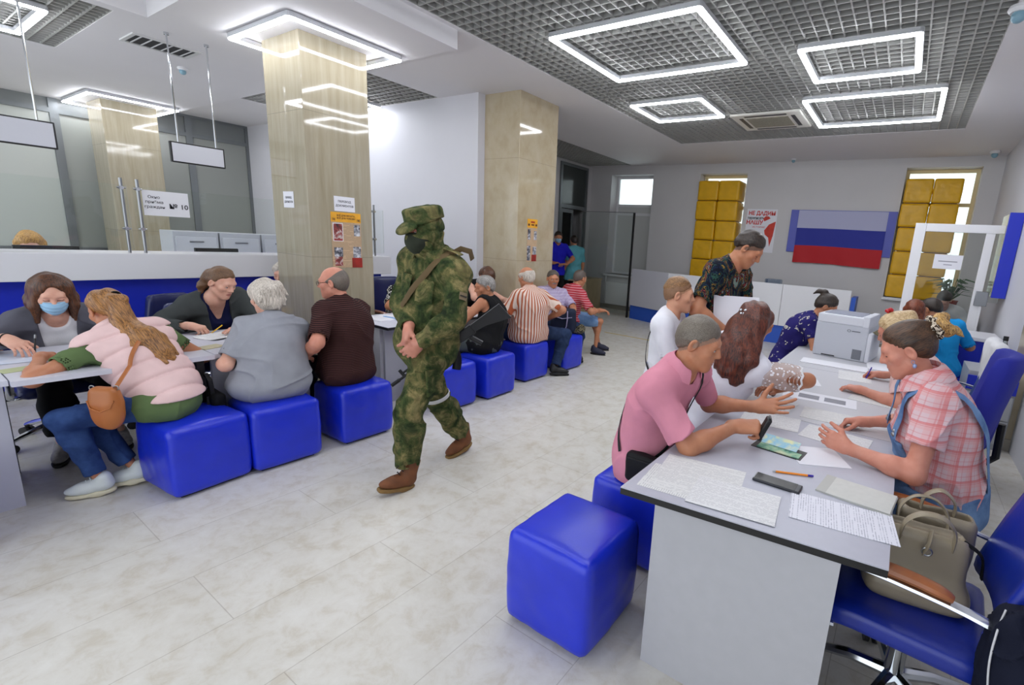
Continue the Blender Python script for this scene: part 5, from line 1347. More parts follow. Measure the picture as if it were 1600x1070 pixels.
# ================================================================== people
# ---- soldier crossing the hall
F = Fig('masked soldier in green camouflage walking across the hall with a slung rifle', (-2.52,1.93,0.90), (-2.44,1.86,1.615), (0.12,-1,0), look=(-0.10,-1,-0.22), s=1.0, w=1.0, b=1.03, res=0.008, hs=1.0)
F.set_arm(-1, (-2.335,1.73,0.965), elbow=(0.9,0.15,-0.25), pose='relax', d=(-0.72,-0.18,-0.68), n=(-0.5,0.75,0.3))
F.set_arm(1, (-2.43,1.735,1.045), elbow=(-0.9,0.25,-0.3), pose='fist', d=(0.35,-0.55,-0.75), n=(0.4,0.7,-0.3))
F.set_leg(-1, (-2.455,1.72,0.10), knee=(0.1,-1,0.25), toe=(-0.15,-1,0.22))
F.set_leg(1, (-2.60,2.30,0.12), knee=(0,-1,0.1), toe=(0.0,-1,-0.20))
F.body(SK['red'], brow=SKINBR, eyes='open')
w = F.headf.w
F.cloth('jacket', CAMO, g=0.030, sleeve=1.93, sg=0.026, hem=-0.13, wr=0.006, wf=22, neck=0.058, loose=0.035, seed=4)
F.trousers(CAMO, g=0.022, g1=0.036, upto=1.86, wr=0.007, waist=0.0, seed=8)
F.shoes(plain('boot_brown', (112,66,34), 0.7, var=0.2, vs=20), plain('boot_sole', (128,98,54), 0.8), 'boot', laces=STRAPB)
# balaclava and hood round the head, leaving the eyes free
sn = plain('fab_snood', (36,42,28), 0.9, var=0.3, vs=12, bmp=0.2, bs=160)
msk = uni([ell(w(0,-0.012,0.015),(0.099,0.110,0.105),F.R), ell(w(0,0.030,-0.050),(0.078,0.086,0.098),F.R), cap(w(0,-0.012,-0.06), F.N+F.ax*0.0, 0.074, 0.092), cap(w(0,0.085,-0.01), w(0,0.11,-0.03), 0.012)], 0.035, cull=False)
slit = rbox(w(0,0.10,0.012), V3((0.055,0.05,0.016)), 0.01, F.R)
m2 = sub(disp(msk, wav(11, 34, 0.0045, ridge=True)), slit, 0.006); m2.c = F.H-V3((0,0,0.05)); m2.r = 0.24
soft('balaclava', m2, 0.006, CAMO, F.root)
lw = uni([ell(w(0,0.036,-0.052),(0.0815,0.093,0.088),F.R)], 0.01, cull=False); soft('face_mask', inter(disp(lw, wav(13,30,0.003)), plane(w(0,0,-0.004), F.R@V3((0,-0.1,1))), 0.006), 0.006, sn, F.root)
capd = inter(uni([ell(w(0,-0.012,0.055),(0.094,0.112,0.11),F.R), rbox(w(0,-0.012,0.085), V3((0.084,0.100,0.062)), 0.035, F.R)], 0.02, cull=False), plane(w(0,0.05,0.052), F.R@V3((0,-0.10,-1))), 0.006)
capd = inter(capd, plane(w(0,0,0.143), F.R@V3((0,0.08,1))), 0.02); capd = disp(capd, wav(3,40,0.003))
cp = soft('field_cap', capd, 0.005, CAMO, F.root)
br = inter(inter(ell(w(0,0.08,0.02),(0.085,0.105,0.075),F.R), plane(w(0,0.06,0.0), F.R@V3((0,0,-1))), 0.003), plane(w(0,0.085,0), F.R@V3((0,-1,0))), 0.003)
Rk = F.R@np.array([[1,0,0],[0,math.cos(0.42),math.sin(0.42)],[0,-math.sin(0.42),math.cos(0.42)]]); pk = sub(ell(w(0,0.098,0.040),(0.078,0.078,0.026),Rk), ell(w(0,0.083,0.022),(0.077,0.080,0.024),Rk), 0.003)
soft('cap_peak', inter(pk, plane(w(0,0.085,0), F.R@V3((0,-1,0))), 0.003), 0.0045, CAMO, cp)
b = MB(); ring = []
for i in range(28):
    a = 2*PI*i/28; ring.append(w(0.0985*math.cos(a), -0.012+0.1145*math.sin(a), 0.072-0.006*math.sin(a)))
b.tube(ring, 0.004, 6, closed=True); b.build('cap_band', CAMO, cp)
# pockets, flaps, patch, drawstring waist
FJ = F.f_jacket
def patch(F, f, c, r, u, h, th, name, mat, parent=None):
    """rounded flat patch lying on surface f around local point c (r right vector, u up vector)"""
    b = MB(); n = 7; g_ = []
    pts = [V3(c)+nrm(r)*(i/(n-1)-0.5)*h[0]+nrm(u)*(j/(n-1)-0.5)*h[1] for j in range(n) for i in range(n)]
    p, g = F.on_surface(f, pts, th, it=4)
    vs = [b.bm.verts.new(x) for x in p]
    for j in range(n-1):
        for i in range(n-1): b.bm.faces.new((vs[j*n+i], vs[j*n+i+1], vs[j*n+n+i+1], vs[j*n+n+i]))
    bmesh.ops.recalc_face_normals(b.bm, faces=b.bm.faces[:]); bmesh.ops.solidify(b.bm, geom=b.bm.faces[:], thickness=0.004)
    return b.build(name, mat, parent or F.root, angle=70)
for k in (-1, 1):
    patch(F, F.b_jacket, F.C+F.tf*0.13+F.tr*0.075*k+F.ax*0.0, F.tr, F.ax, (0.105,0.12), 0.001, 'chest_pocket', CAMO)
    patch(F, F.b_jacket, F.C+F.tf*0.13+F.tr*0.075*k+F.ax*0.055, F.tr, F.ax, (0.115,0.05), 0.005, 'pocket_flap', CAMO)
E_, W_ = F.arm[-1]; am = F.sh[-1]+(E_-F.sh[-1])*0.42
patch(F, FJ, am-F.tr*0.08+F.tf*0.03, nrm(np.cross(E_-F.sh[-1], F.tr)), nrm(E_-F.sh[-1]), (0.05,0.045), 0.005, 'sleeve_patch', plain('patch_tan', (120,104,78), 0.8))
patch(F, FJ, am-F.tr*0.08+F.tf*0.03, nrm(np.cross(E_-F.sh[-1], F.tr)), nrm(E_-F.sh[-1]), (0.04,0.008), 0.009, 'patch_bar', plain('patch_dark', (44,40,34), 0.8))
K, A_, _ = F.leg[1]; mk = F.hip[1]+(K-F.hip[1])*0.95
dk = nrm(K-F.hip[1]); x1 = nrm(np.cross(dk,(1,0,0))); x2 = np.cross(dk,x1)
b = MB(); b.tube([Vector(mk+(x1*math.cos(a)+x2*math.sin(a))*0.088) for a in np.linspace(0,2*PI,33)[:-1]], 1.0, 8, closed=True, flat=(0.004,0.014), up=Vector(dk)); b.build('leg_band', plain('band_white', (206,206,204), 0.7), F.root)
for k in (-1,1):
    b = MB(); q = F.hip[k]+(F.leg[k][0]-F.hip[k])*0.5+V3((0.098*k,0,0)); pp, gg = F.on_surface(F.f_trousers, [q], 0.006, it=4)
    q = Vector(pp[0]); n_ = Vector(gg[0]); M_ = Matrix.Translation(q)@n_.to_track_quat('X','Z').to_matrix().to_4x4()
    b.box((-0.012,-0.065,-0.085),(0.010,0.065,0.07),0.008,M=M_); b.box((-0.010,-0.068,0.045),(0.016,0.068,0.085),0.006,M=M_); b.build('cargo_pocket', CAMO, F.root)
F.collar(CAMO, r=0.085, hgt=0.05, flare=0.02, open_=0.8, drop=-0.03)
for k in (-1,1):
    b = MB(); a0 = F.N+F.tr*0.085*k+F.ax*0.045; a1 = F.sh[k]+F.tr*0.02*k+F.ax*0.105
    pp, gg = F.on_surface(F.b_jacket, [a0+(a1-a0)*u for u in np.linspace(0,1,7)], 0.012, it=4)
    b.tube([Vector(x) for x in pp], 1.0, 8, flat=(0.022,0.004), up=[Vector(x) for x in gg]); b.build('epaulette', CAMO, F.root)
# rifle sling and rifle carried behind the left hip
F.strap(F.b_jacket, F.sh[-1]+F.ax*0.06+F.tr*0.06, F.P+F.tr*0.15+F.ax*0.16+F.tf*0.08, F.tf, 'sling', BELT, 0.019, 0.003, 0.004)
lp = [F.sh[-1]+F.ax*0.10+F.tr*0.05+F.tf*0.02, F.sh[-1]+F.ax*0.145+F.tr*0.0-F.tf*0.02, F.sh[-1]+F.ax*0.135-F.tr*0.035-F.tf*0.06, F.sh[-1]+F.ax*0.085-F.tr*0.035-F.tf*0.085]
b = MB(); b.tube([Vector(x) for x in lp], 1.0, 8, flat=(0.019,0.003), up=Vector(F.tr)); b.build('sling_loop', BELT, F.root)
t = thing('rifle', 'black folded rifle hanging diagonally behind the soldier', 'rifle', (-2.355,2.06,0.955))
GUN = plain('gun_black', (16,16,18), 0.45); GM = plain('gun_metal', (28,28,31), 0.4, 0.6)
ax_ = nrm((-0.54,-0.54,-0.60)); up_ = nrm(np.cross(np.cross(ax_, (0,0,1)), ax_)); sd_ = np.cross(ax_, up_)
M = Matrix([[ax_[i], sd_[i], up_[i], 0] for i in range(3)]+[[0,0,0,1]])
b = MB(); b.M = M; b.box((-0.10,-0.019,-0.03),(0.16,0.019,0.035),0.006); b.box((-0.06,-0.017,0.033),(0.13,0.017,0.05),0.008); b.build('receiver', GUN, t)
b = MB(); b.M = M; b.prism([(-0.34,-0.085),(-0.33,0.035),(-0.10,0.03),(-0.10,-0.02),(-0.18,-0.03)],-0.017,0.017,M=Matrix.Rotation(PI/2,4,'X')); b.build('stock', GUN, t)
b = MB(); b.M = M; b.box((0.16,-0.02,-0.018),(0.34,0.02,0.028),0.008); b.build('handguard', GUN, t)
b = MB(); b.M = M; b.cyl((0.3,0,0.008),(0.50,0,0.008),0.0085,n=10); b.cyl((0.47,0,0.008),(0.53,0,0.008),0.012,n=10); b.cyl((0.2,0,0.032),(0.42,0,0.032),0.007,n=8); b.build('barrel', GM, t)
b = MB(); b.M = M; b.box((0.42,-0.005,0.01),(0.44,0.005,0.06),0.003); b.build('front_sight', GM, t)
b = MB(); b.M = M; b.smooth([(0.08,0,-0.03),(0.095,0,-0.08),(0.12,0,-0.12),(0.15,0,-0.15)],[0.03,0.03,0.03,0.028],10,flat=(0.45,1.0)); b.build('magazine', GM, t)
b = MB(); b.M = M; b.tube([(-0.05,0,-0.03),(-0.085,0,-0.11)],0.018,8); b.build('pistol_grip', GUN, t)
# ---- woman in the pink vest, back to the camera
F = Fig('woman with long wavy ponytail in pink quilted vest and jeans, seated with her back turned', (-3.60,0.93,0.525), (-3.965,0.79,1.03), (-0.45,-0.89,0), look=(-0.9,-0.25,-0.45), torso=(-0.93,-0.20,0), s=0.97, w=1.0, b=1.0, fem=True, res=0.009, roundback=0.03)
F.set_arm(-1, (-3.95,0.50,0.795), elbow=(0.5,-0.8,-0.4), pose='relax', d=(-0.9,0.35,-0.05))
F.set_arm(1, (-3.95,0.98,0.795), elbow=(0.4,0.9,-0.4), pose='relax', d=(-0.9,-0.2,-0.05))
F.set_leg(-1, (-3.70,0.60,0.10), knee=(-0.2,-0.8,1), toe=(-0.45,-0.9,-0.05)); F.set_leg(1, (-3.73,0.76,0.10), knee=(-0.5,-0.6,1), toe=(-0.45,-0.9,-0.05))
F.body(SK['tan']); w = F.headf.w
F.cloth('t_shirt', fabric('olive', (92,112,72)), g=0.014, sleeve=0.58, sg=0.014, hem=-0.085, wr=0.004, seed=2)
F.cloth('vest', fabric('pinkvest', (226,194,192), 0.7), g=0.036, hem=0.035, wr=0.003, vest=True, quilt=(0.105,0.014), seed=5, neck=0.066, loose=0.02)
F.trousers(JEAN, g=0.004, g1=0.008, upto=1.86, wr=0.004, waist=0.06)
F.shoes(SHOE_W, SOLE_W, 'sneaker', laces=SHOE_W)
bk = F.R@V3((0,-1,0)); dn = V3((0,0,-1)); ba = -F.tf
p0 = w(0.005,-0.105,0.045); ch = [cap(w(0.0,-0.08,0.05), p0, 0.045, 0.026)]
q = [p0, p0+ba*0.055+dn*0.05, F.N+ba*0.125+dn*0.03, F.N+ba*0.155-F.ax*0.13+F.tr*0.02, F.N+ba*0.155-F.ax*0.25+F.tr*0.045, F.N+ba*0.145-F.ax*0.335+F.tr*0.05]
rr = [0.026,0.045,0.062,0.068,0.056,0.018]
for i in range(5): ch.append(cap(q[i], q[i+1], rr[i], rr[i+1]))
for k, (x, o) in enumerate(((-0.055,0.0),(0.05,0.01),(0.02,0.03),(-0.03,0.025))):
    ch.append(cap(q[2]+F.tr*x*0.7+ba*o*0.5, q[3]+F.tr*x*1.2-F.ax*0.03+ba*o, 0.030, 0.028)); ch.append(cap(q[3]+F.tr*x*1.2-F.ax*0.03+ba*o, q[4]+F.tr*(x*1.1)-F.ax*(0.02+0.02*k)+ba*o, 0.028, 0.012))
fl_ = q[4]-q[1]
F.hair(hair_mat('ponytail', (84,52,26), (178,124,64), (60,60,5), flow=fl_), t=0.012, front=0.072, nape=-0.075, extra=ch, amp=0.007, aniso=(75,75,75), flow=fl_, res=0.005, k=0.015)
b = MB(); b.tube([Vector(p0+ba*0.006+F.tr*0.026*math.cos(a)+V3((0,0,1))*0.026*math.sin(a)) for a in np.linspace(0,2*PI,17)[:-1]], 0.008, 6, closed=True); b.build('hair_tie', BLACKF, F.root)
TAN = leather('bag_tan', (168,98,44), 0.45)
f_ = F.f_vest
def world(F, p): return F.A.T@V3(p)+F.o
bagc = V3((-3.50,0.64,0.585))
t = thing('shoulder_bag', 'tan leather shoulder bag hanging at the side of the pink-vest woman', 'bag', tuple(bagc))
bg = uni([ell((0,0,-0.03),(0.078,0.045,0.105)), rbox((0,0,0.05),(0.062,0.034,0.055),0.03)], 0.04)
Rz_ = Matrix.Rotation(0.75,4,'Z')
o = soft('bag_body', disp(bg, wav(7,40,0.003)), 0.006, TAN, t); o.rotation_euler = (0,0,0.75)
b = MB(); b.M = Rz_; b.tube([(-0.06,-0.036,0.04),(-0.045,-0.044,0.0),(0,-0.048,-0.02),(0.045,-0.044,0.0),(0.06,-0.036,0.04)],0.004,6); b.build('flap_seam', TAN, t)
b = MB(); b.M = Rz_
for x in (-0.055,0.055): b.tube([(x+0.012*math.cos(a),0,0.10+0.012*math.sin(a)) for a in np.linspace(0,2*PI,13)[:-1]],0.003,6,closed=True)
b.build('ring', STEEL, t)
pts, g_ = F.on_surface(F.b_vest, [F.L((-3.47,0.66,0.73))+(F.N+F.tr*0.05-F.tf*0.10-F.ax*0.10-F.L((-3.47,0.66,0.73)))*u-F.tf*0.06 for u in np.linspace(0.25,1,14)], 0.012, it=4)
for _ in range(4): pts[1:-1] = (pts[:-2]+2*pts[1:-1]+pts[2:])/4
pw = [tuple(bagc+V3((0.04,0.038,0.105)))]+[tuple(world(F,p)) for p in pts]; gw = [tuple(F.A.T@V3(g_[0]))]+[tuple(F.A.T@V3(g)) for g in g_]
b = MB(); b.tube([Vector(p)-Vector(bagc) for p in pw], 1.0, 8, flat=(0.010,0.0022), up=[Vector(g) for g in gw]); b.build('strap', TAN, t)

# ---- grey-haired woman in the grey t-shirt
F = Fig('stout woman with short pale blond hair in light grey t-shirt, back to the camera', (-3.55,1.45,0.53), (-3.70,1.515,1.09), (-1,0.15,0), look=(-0.98,-0.1,-0.2), s=0.95, w=1.28, b=1.42, fem=True, res=0.009, roundback=0.035, hips=1.12)
F.set_arm(-1, (-3.80,1.27,0.66), elbow=(0.6,-0.55,-0.6), pose='relax', d=(-0.9,0.3,-0.2)); F.set_arm(1, (-3.95,1.72,0.79), elbow=(0.4,0.8,-0.5), pose='relax', d=(-0.95,-0.1,-0.05))
F.set_leg(-1, (-3.95,1.33,0.10), knee=(-0.5,0,1)); F.set_leg(1, (-3.95,1.57,0.10), knee=(-0.5,0,1))
F.body(SK['fair']); w = F.headf.w
F.cloth('t_shirt', fabric('heather', (150,152,160), 0.9, 0.08), g=0.016, sleeve=0.78, sg=0.022, hem=-0.11, wr=0.006, wf=20, seed=6, loose=0.02, neck=0.07)
F.trousers(BLACKF, g=0.0, upto=1.9); F.shoes(SHOE_BK, SOLE_BK)
ex = [ell(w(0,-0.03,0.035),(0.098,0.108,0.095),F.R), ell(w(0,-0.065,-0.02),(0.085,0.065,0.08),F.R)]
for k in range(26):
    a = k*2.399; rr = 0.09*math.sqrt((k+1)/26.0); x, z = rr*math.cos(a), rr*math.sin(a)+0.0; pp = w(x*0.95,-0.10+0.25*rr*rr*10*0.1,0.02+z); ex.append(cap(pp, pp+V3(F.R@V3((x*0.25,-0.012,-0.03))), 0.014, 0.006))
F.hair(HGR, t=0.016, front=0.06, nape=-0.085, extra=ex, amp=0.005, aniso=(80,80,30), res=0.0055)
t = thing('black_bag', 'black bag with straps beside the woman in the grey t-shirt', 'bag', (-3.66,1.16,0.40))
soft('bag_body', disp(uni([rbox((0,0,0.0),(0.10,0.04,0.11),0.03)],0.01), wav(5,30,0.004)), 0.009, BLACKF, t)
b = MB(); b.tube([(0.05,-0.02,0.1),(0.06,-0.03,0.20),(0.0,-0.03,0.235),(-0.05,-0.02,0.19),(-0.05,0,0.10)],1.0,8,flat=(0.012,0.003)); b.tube([(0.04,-0.04,0.09),(0.055,-0.05,-0.05),(0.045,-0.05,-0.16),(0.06,-0.05,-0.2)],1.0,8,flat=(0.012,0.003)); b.build('strap', STRAPB, t)

# ---- bald man in brown
F = Fig('bald man with glasses in dark brown pinstriped t-shirt, seated with his back turned', (-3.52,1.97,0.53), (-3.65,1.96,1.185), (-0.95,-0.12,0), look=(-0.72,-0.68,-0.12), torso=(-0.92,-0.35,0), s=1.0, w=1.12, b=1.15, res=0.009, roundback=0.03)
F.set_arm(-1, (-3.58,1.69,0.665), elbow=(0.75,-0.5,-0.5), pose='relax', d=(-0.8,0.2,-0.3)); F.set_arm(1, (-3.84,1.90,0.80), elbow=(0.2,0.7,-0.7), pose='relax', d=(-0.9,-0.35,0))
F.set_leg(-1, (-3.93,1.85,0.10), knee=(-0.5,0,1)); F.set_leg(1, (-3.93,2.12,0.10), knee=(-0.5,0,1))
F.body(SK['red'], brow=BROWG); w = F.headf.w
F.cloth('t_shirt', striped('brownstripe','Z',0.0125,0.22,(44,24,24),(96,60,56),0.004), g=0.016, sleeve=0.86, sg=0.024, hem=-0.10, wr=0.005, wf=22, seed=9, loose=0.015)
F.trousers(fabric('navytr',(24,26,38)), upto=1.93); F.shoes(SHOE_BK, SOLE_BK)
F.hair(hair_mat('cut', (70,62,56), (128,116,106), (120,120,90)), t=0.004, front=0.045, nape=-0.085, amp=0.001, bald=(0.040,0.65), res=0.005)
b = MB()
for k in (-1,1): b.tube([Vector(w(k*0.032+0.021*math.cos(a),0.102,0.004+0.016*math.sin(a))) for a in np.linspace(0,2*PI,17)[:-1]],0.0016,5,closed=True); b.tube([Vector(w(k*0.053,0.100,0.008)),Vector(w(k*0.080,0.06,0.01)),Vector(w(k*0.083,-0.01,0.012))],0.0018,5)
b.build('glasses', plain('frame_dark',(50,34,30),0.4), F.root)

# ---- woman with mask and blazer
F = Fig('brown-haired woman in grey blazer wearing a pale blue face mask at the left desk', (-4.83,0.70,0.54), (-4.49,0.66,1.075), (1,-0.05,0), look=(0.93,-0.10,-0.42), s=0.98, w=1.0, fem=True, res=0.009, roundback=0.02)
F.set_arm(1, (-4.29,0.43,0.85), elbow=(-0.4,-0.75,-0.5), pose='point', d=(0.85,0.35,-0.35), n=(-0.2,0.1,-1)); F.set_arm(-1, (-4.15,0.92,0.80), elbow=(-0.3,0.8,-0.5), pose='relax', d=(0.95,-0.25,0))
F.set_leg(1, (-4.42,0.58,0.10), knee=(0.5,0,1), toe=(1,-0.35,-0.05)); F.set_leg(-1, (-4.44,0.86,0.10), knee=(0.5,0,1))
F.body(SK['fair'], brow=SKINBR); w = F.headf.w
F.cloth('top', fabric('whitetop',(232,232,236)), g=0.008, hem=-0.02, wr=0.002, scoop=(0.078,0.105,0.11,-0.005), neck=0.062)
F.cloth('blazer', fabric('blazer',(92,92,102),0.85), g=0.022, sleeve=1.9, sg=0.020, hem=-0.10, wr=0.005, seed=12, open_front=(0.055,0.085), neck=0.072)
F.trousers(BLACKF, upto=1.78, g1=0.03); F.shoes(plain('shoe_silver',(150,146,144),0.5,var=0.2,vs=60), SOLE_BK)
ex = [ell(w(0,-0.03,0.02),(0.092,0.106,0.100),F.R)]
for k in (-1,1):
    for j, (y, rr, e) in enumerate(((0.045,0.026,-0.165),(0.0,0.034,-0.185),(-0.05,0.036,-0.18))): ex += [cap(w(k*0.066,y*0.6,0.06), w(k*0.084,y,-0.06), rr*0.7, rr*0.9), cap(w(k*0.084,y,-0.06), w(k*(0.084-0.004*j),y+0.02,e), rr*0.9, rr*0.45)]
ex.append(cap(w(0,-0.09,-0.02), w(0,-0.085,-0.16), 0.05, 0.035))
F.hair(HBRN, t=0.014, front=0.078, nape=-0.08, extra=ex, amp=0.005, aniso=(90,90,10), res=0.0055, cut=[ell(w(0,0.095,-0.012),(0.060,0.068,0.114),F.R)])
mk = inter(grow(uni([ell(w(0,0.030,-0.035),(0.062,0.068,0.082),F.R), ell(w(0,0.085,-0.045),(0.035,0.034,0.05),F.R)],0.03,cull=False),0.004), uni([rbox(w(0,0.09,-0.058),(0.072,0.075,0.046),0.01,F.R)],0.01,cull=False), 0.004)
mo = soft('face_mask', disp(mk, lambda p: (0.0015*np.sin(((p-F.H.astype(F32))@F.R.astype(F32))[:,2]*260)).astype(F32)), 0.005, plain('mask_blue',(150,192,222),0.7), F.root)
b = MB()
for k in (-1,1): b.tube([Vector(w(k*0.062,0.055,-0.03)),Vector(w(k*0.078,0.02,-0.01)),Vector(w(k*0.085,-0.012,0.01))],0.0015,5)
b.build('ear_loop', WHITEP, mo)
b = MB(); E_, W_ = F.arm[1]; b.tube([Vector(W_-nrm(W_-E_)*0.005+0.033*(V3((0,0,1))*math.cos(a)+nrm(np.cross(W_-E_,(0,0,1)))*math.sin(a))) for a in np.linspace(0,2*PI,17)[:-1]],0.0035,6,closed=True); b.build('bracelet', BLACK, F.root)
def pen(F, side, label, mat, tipmat, up=(0,0,1), L=0.14, back=0.5, direction=None):
    h = F.hands[side]; g = F.A.T@h.tip+F.o; d = nrm(direction)
    t = thing('pen', label, 'pen', tuple(g)); a, c = -d*L*back, d*L*(1-back)
    b = MB(); b.cyl(a, c, 0.0042, n=10); b.build('barrel', mat, t)
    b = MB(); b.cyl(c, c+d*0.022, 0.0044, n=10); b.build('cap_end', tipmat, t)
    b = MB(); b.cyl(a, a-d*0.012, 0.004, 0.0008, n=10); b.build('nib', BLACK, t)
    return t
pen(F, 1, 'black pen held by the woman in the blue mask', BLACK, STEEL, direction=(-0.35,0.15,0.85), back=0.3)

# ---- woman in dark cardigan
F = Fig('young woman in dark grey cardigan over a navy top, writing with a yellow pen', (-4.86,1.60,0.54), (-4.51,1.555,1.115), (1,-0.10,0), look=(0.75,0.35,-0.42), s=1.0, w=1.15, b=1.1, fem=True, res=0.009, roundback=0.02, torso=(1,-0.05,0))
F.set_arm(1, (-4.42,1.30,0.81), elbow=(-0.4,-0.85,-0.3), pose='pen', d=(0.8,0.5,-0.15), n=(0.05,0.2,-1)); F.set_arm(-1, (-4.30,1.58,0.785), elbow=(-0.2,0.9,-0.3), pose='flat', d=(0.6,-0.75,0))
F.set_leg(1, (-4.40,1.5,0.10), knee=(0.5,0,1)); F.set_leg(-1, (-4.40,1.72,0.10), knee=(0.5,0,1))
F.body(SK['fair'], brow=BROWL, eyes='open'); w = F.headf.w
F.cloth('top', fabric('navytop',(24,28,66)), g=0.008, hem=-0.02, wr=0.003, scoop=(0.072,0.135,0.11,0.04), neck=0.068)
F.cloth('cardigan', fabric('cardigan',(66,70,70),0.95), g=0.026, sleeve=1.88, sg=0.026, hem=-0.10, wr=0.006, seed=14, open_front=(0.07,0.075), neck=0.085)
F.trousers(BLACKF); F.shoes(SHOE_BK, SOLE_BK)
F.hair(hair_mat('darkblond',(62,42,28),(128,92,60),(90,20,90)), t=0.0075, front=0.100, nape=-0.075, extra=[cap(w(0.03,-0.09,0.02), w(0.05,-0.10,-0.08), 0.04, 0.03), cap(w(0.05,-0.10,-0.08), w(0.06,-0.08,-0.17), 0.03, 0.01)], amp=0.004, aniso=(30,80,60), res=0.0055)
pen(F, 1, 'yellow pen in the hand of the woman in the cardigan', plain('pen_yellow',(240,190,20),0.3), plain('pen_yellow',(240,190,20),0.3), direction=(-0.1,0.75,0.5), back=0.25)

# ---- partly hidden staff of the left row
F = Fig('grey-blond head of a person half hidden behind the front pillar', (-5.67,2.60,0.53), (-5.57,2.47,1.06), (0.1,-1,0), look=(0.6,-0.8,-0.2), s=0.92, fem=True, res=0.013)
F.set_arm(1, (-5.70,2.30,0.66), elbow=(-0.2,0.5,-0.7)); F.set_arm(-1, (-5.60,2.28,0.66), elbow=(0.2,0.5,-0.7)); F.set_leg(1, (-5.72,2.2,0.1), knee=(0,-0.5,1)); F.set_leg(-1, (-5.57,2.2,0.1), knee=(0,-0.5,1))
F.body(SK['fair'], fine=0.007); w = F.headf.w
F.cloth('blouse', fabric('palegrey',(180,180,186)), sleeve=0.9); F.trousers(BLACKF); F.shoes(SHOE_BK, SOLE_BK, res=0.009)
F.hair(HGR, t=0.022, front=0.07, nape=-0.09, amp=0.005, res=0.007)

F = Fig('woman in black and white floral blouse behind the desk, mostly hidden by the soldier', (-4.90,3.36,0.54), (-4.62,3.37,1.08), (1,-0.15,0), look=(0.9,-0.2,-0.5), s=0.98, w=1.15, b=1.15, fem=True, res=0.011)
F.set_arm(1, (-4.34,3.08,0.79), elbow=(-0.4,-0.85,-0.4), pose='relax', d=(0.8,0.5,0)); F.set_arm(-1, (-4.3,3.52,0.79), elbow=(-0.3,0.8,-0.4), pose='relax', d=(0.8,-0.4,0)); F.set_leg(1, (-4.45,3.25,0.1), knee=(0.5,0,1)); F.set_leg(-1, (-4.45,3.5,0.1), knee=(0.5,0,1))
F.body(SK['tan'], fine=0.006); w = F.headf.w
F.cloth('blouse', blotch('floralbw', [(0.0,(20,20,24)),(0.47,(225,222,216)),(0.56,(24,24,28)),(0.66,(200,196,190))], 26, 2, 0.6), g=0.016, sleeve=0.8, sg=0.02, wr=0.004); F.trousers(BLACKF); F.shoes(SHOE_BK, SOLE_BK, res=0.009)
F.hair(HBL, t=0.016, front=0.07, nape=-0.09, amp=0.004, res=0.006, extra=[cap(w(0.07,0,0),w(0.08,0.0,-0.1),0.03,0.02), cap(w(-0.07,0,0),w(-0.08,0.0,-0.1),0.03,0.02)])

F = Fig('long-haired woman in black sleeveless top bent over the desk by the second pillar', (-4.80,4.22,0.54), (-4.50,4.36,1.09), (1,0.05,0), look=(0.75,-0.1,-0.7), s=0.97, fem=True, res=0.011)
F.set_arm(1, (-4.18,4.10,0.79), elbow=(-0.3,-0.8,-0.4), pose='pen', d=(0.8,0.3,-0.05)); F.set_arm(-1, (-4.2,4.5,0.79), elbow=(-0.3,0.8,-0.4), pose='relax', d=(0.8,-0.4,0)); F.set_leg(1, (-4.4,4.15,0.1), knee=(0.5,0,1)); F.set_leg(-1, (-4.4,4.35,0.1), knee=(0.5,0,1))
F.body(SK['fair'], fine=0.006); w = F.headf.w
F.cloth('top', BLACKF, g=0.010, hem=-0.06, vest=True, neck=0.07); F.trousers(BLACKF); F.shoes(SHOE_BK, SOLE_BK, res=0.009)
ex = []
for k in (-1,1): ex += [cap(w(k*0.075,0.02,0.03), w(k*0.09,0.05,-0.10), 0.03, 0.03), cap(w(k*0.09,0.05,-0.10), w(k*0.085,0.09,-0.24), 0.03, 0.012)]
F.hair(HBRN, t=0.016, front=0.075, nape=-0.085, extra=ex, amp=0.004, res=0.006)

# ---- man in black tank top
F = Fig('grey-haired man in black tank top leaning on the desk behind the soldier', (-3.52,3.42,0.53), (-3.64,3.50,1.085), (-0.95,-0.3,0), look=(-0.42,-0.9,-0.2), torso=(-0.9,-0.3,0), s=0.99, w=1.05, b=1.1, res=0.010, roundback=0.04)
F.set_arm(-1, (-3.86,3.10,0.80), elbow=(0.3,-0.5,-0.8), pose='fist', d=(-0.9,-0.1,0.2)); F.set_arm(1, (-4.0,3.6,0.80), elbow=(0.2,0.8,-0.5), pose='relax', d=(-0.9,-0.2,0))
F.set_leg(-1, (-3.84,3.16,0.10), knee=(-0.5,-0.3,1)); F.set_leg(1, (-3.90,3.50,0.10), knee=(-0.5,0,1))
F.body(SK['tan'], brow=BROWG, fine=0.0045, fade=(FADE_G,0.080,-0.08,0.014)); w = F.headf.w
F.cloth('tank_top', BLACKF, g=0.012, hem=-0.10, vest=True, neck=0.072, wr=0.004, seed=21)
F.trousers(fabric('greygreen',(78,84,80)), upto=1.93, wr=0.005); F.shoes(SHOE_BK, SOLE_BK, res=0.008)
F.hair(HG, t=0.008, front=0.080, nape=-0.08, amp=0.002, aniso=(90,90,60), res=0.005)

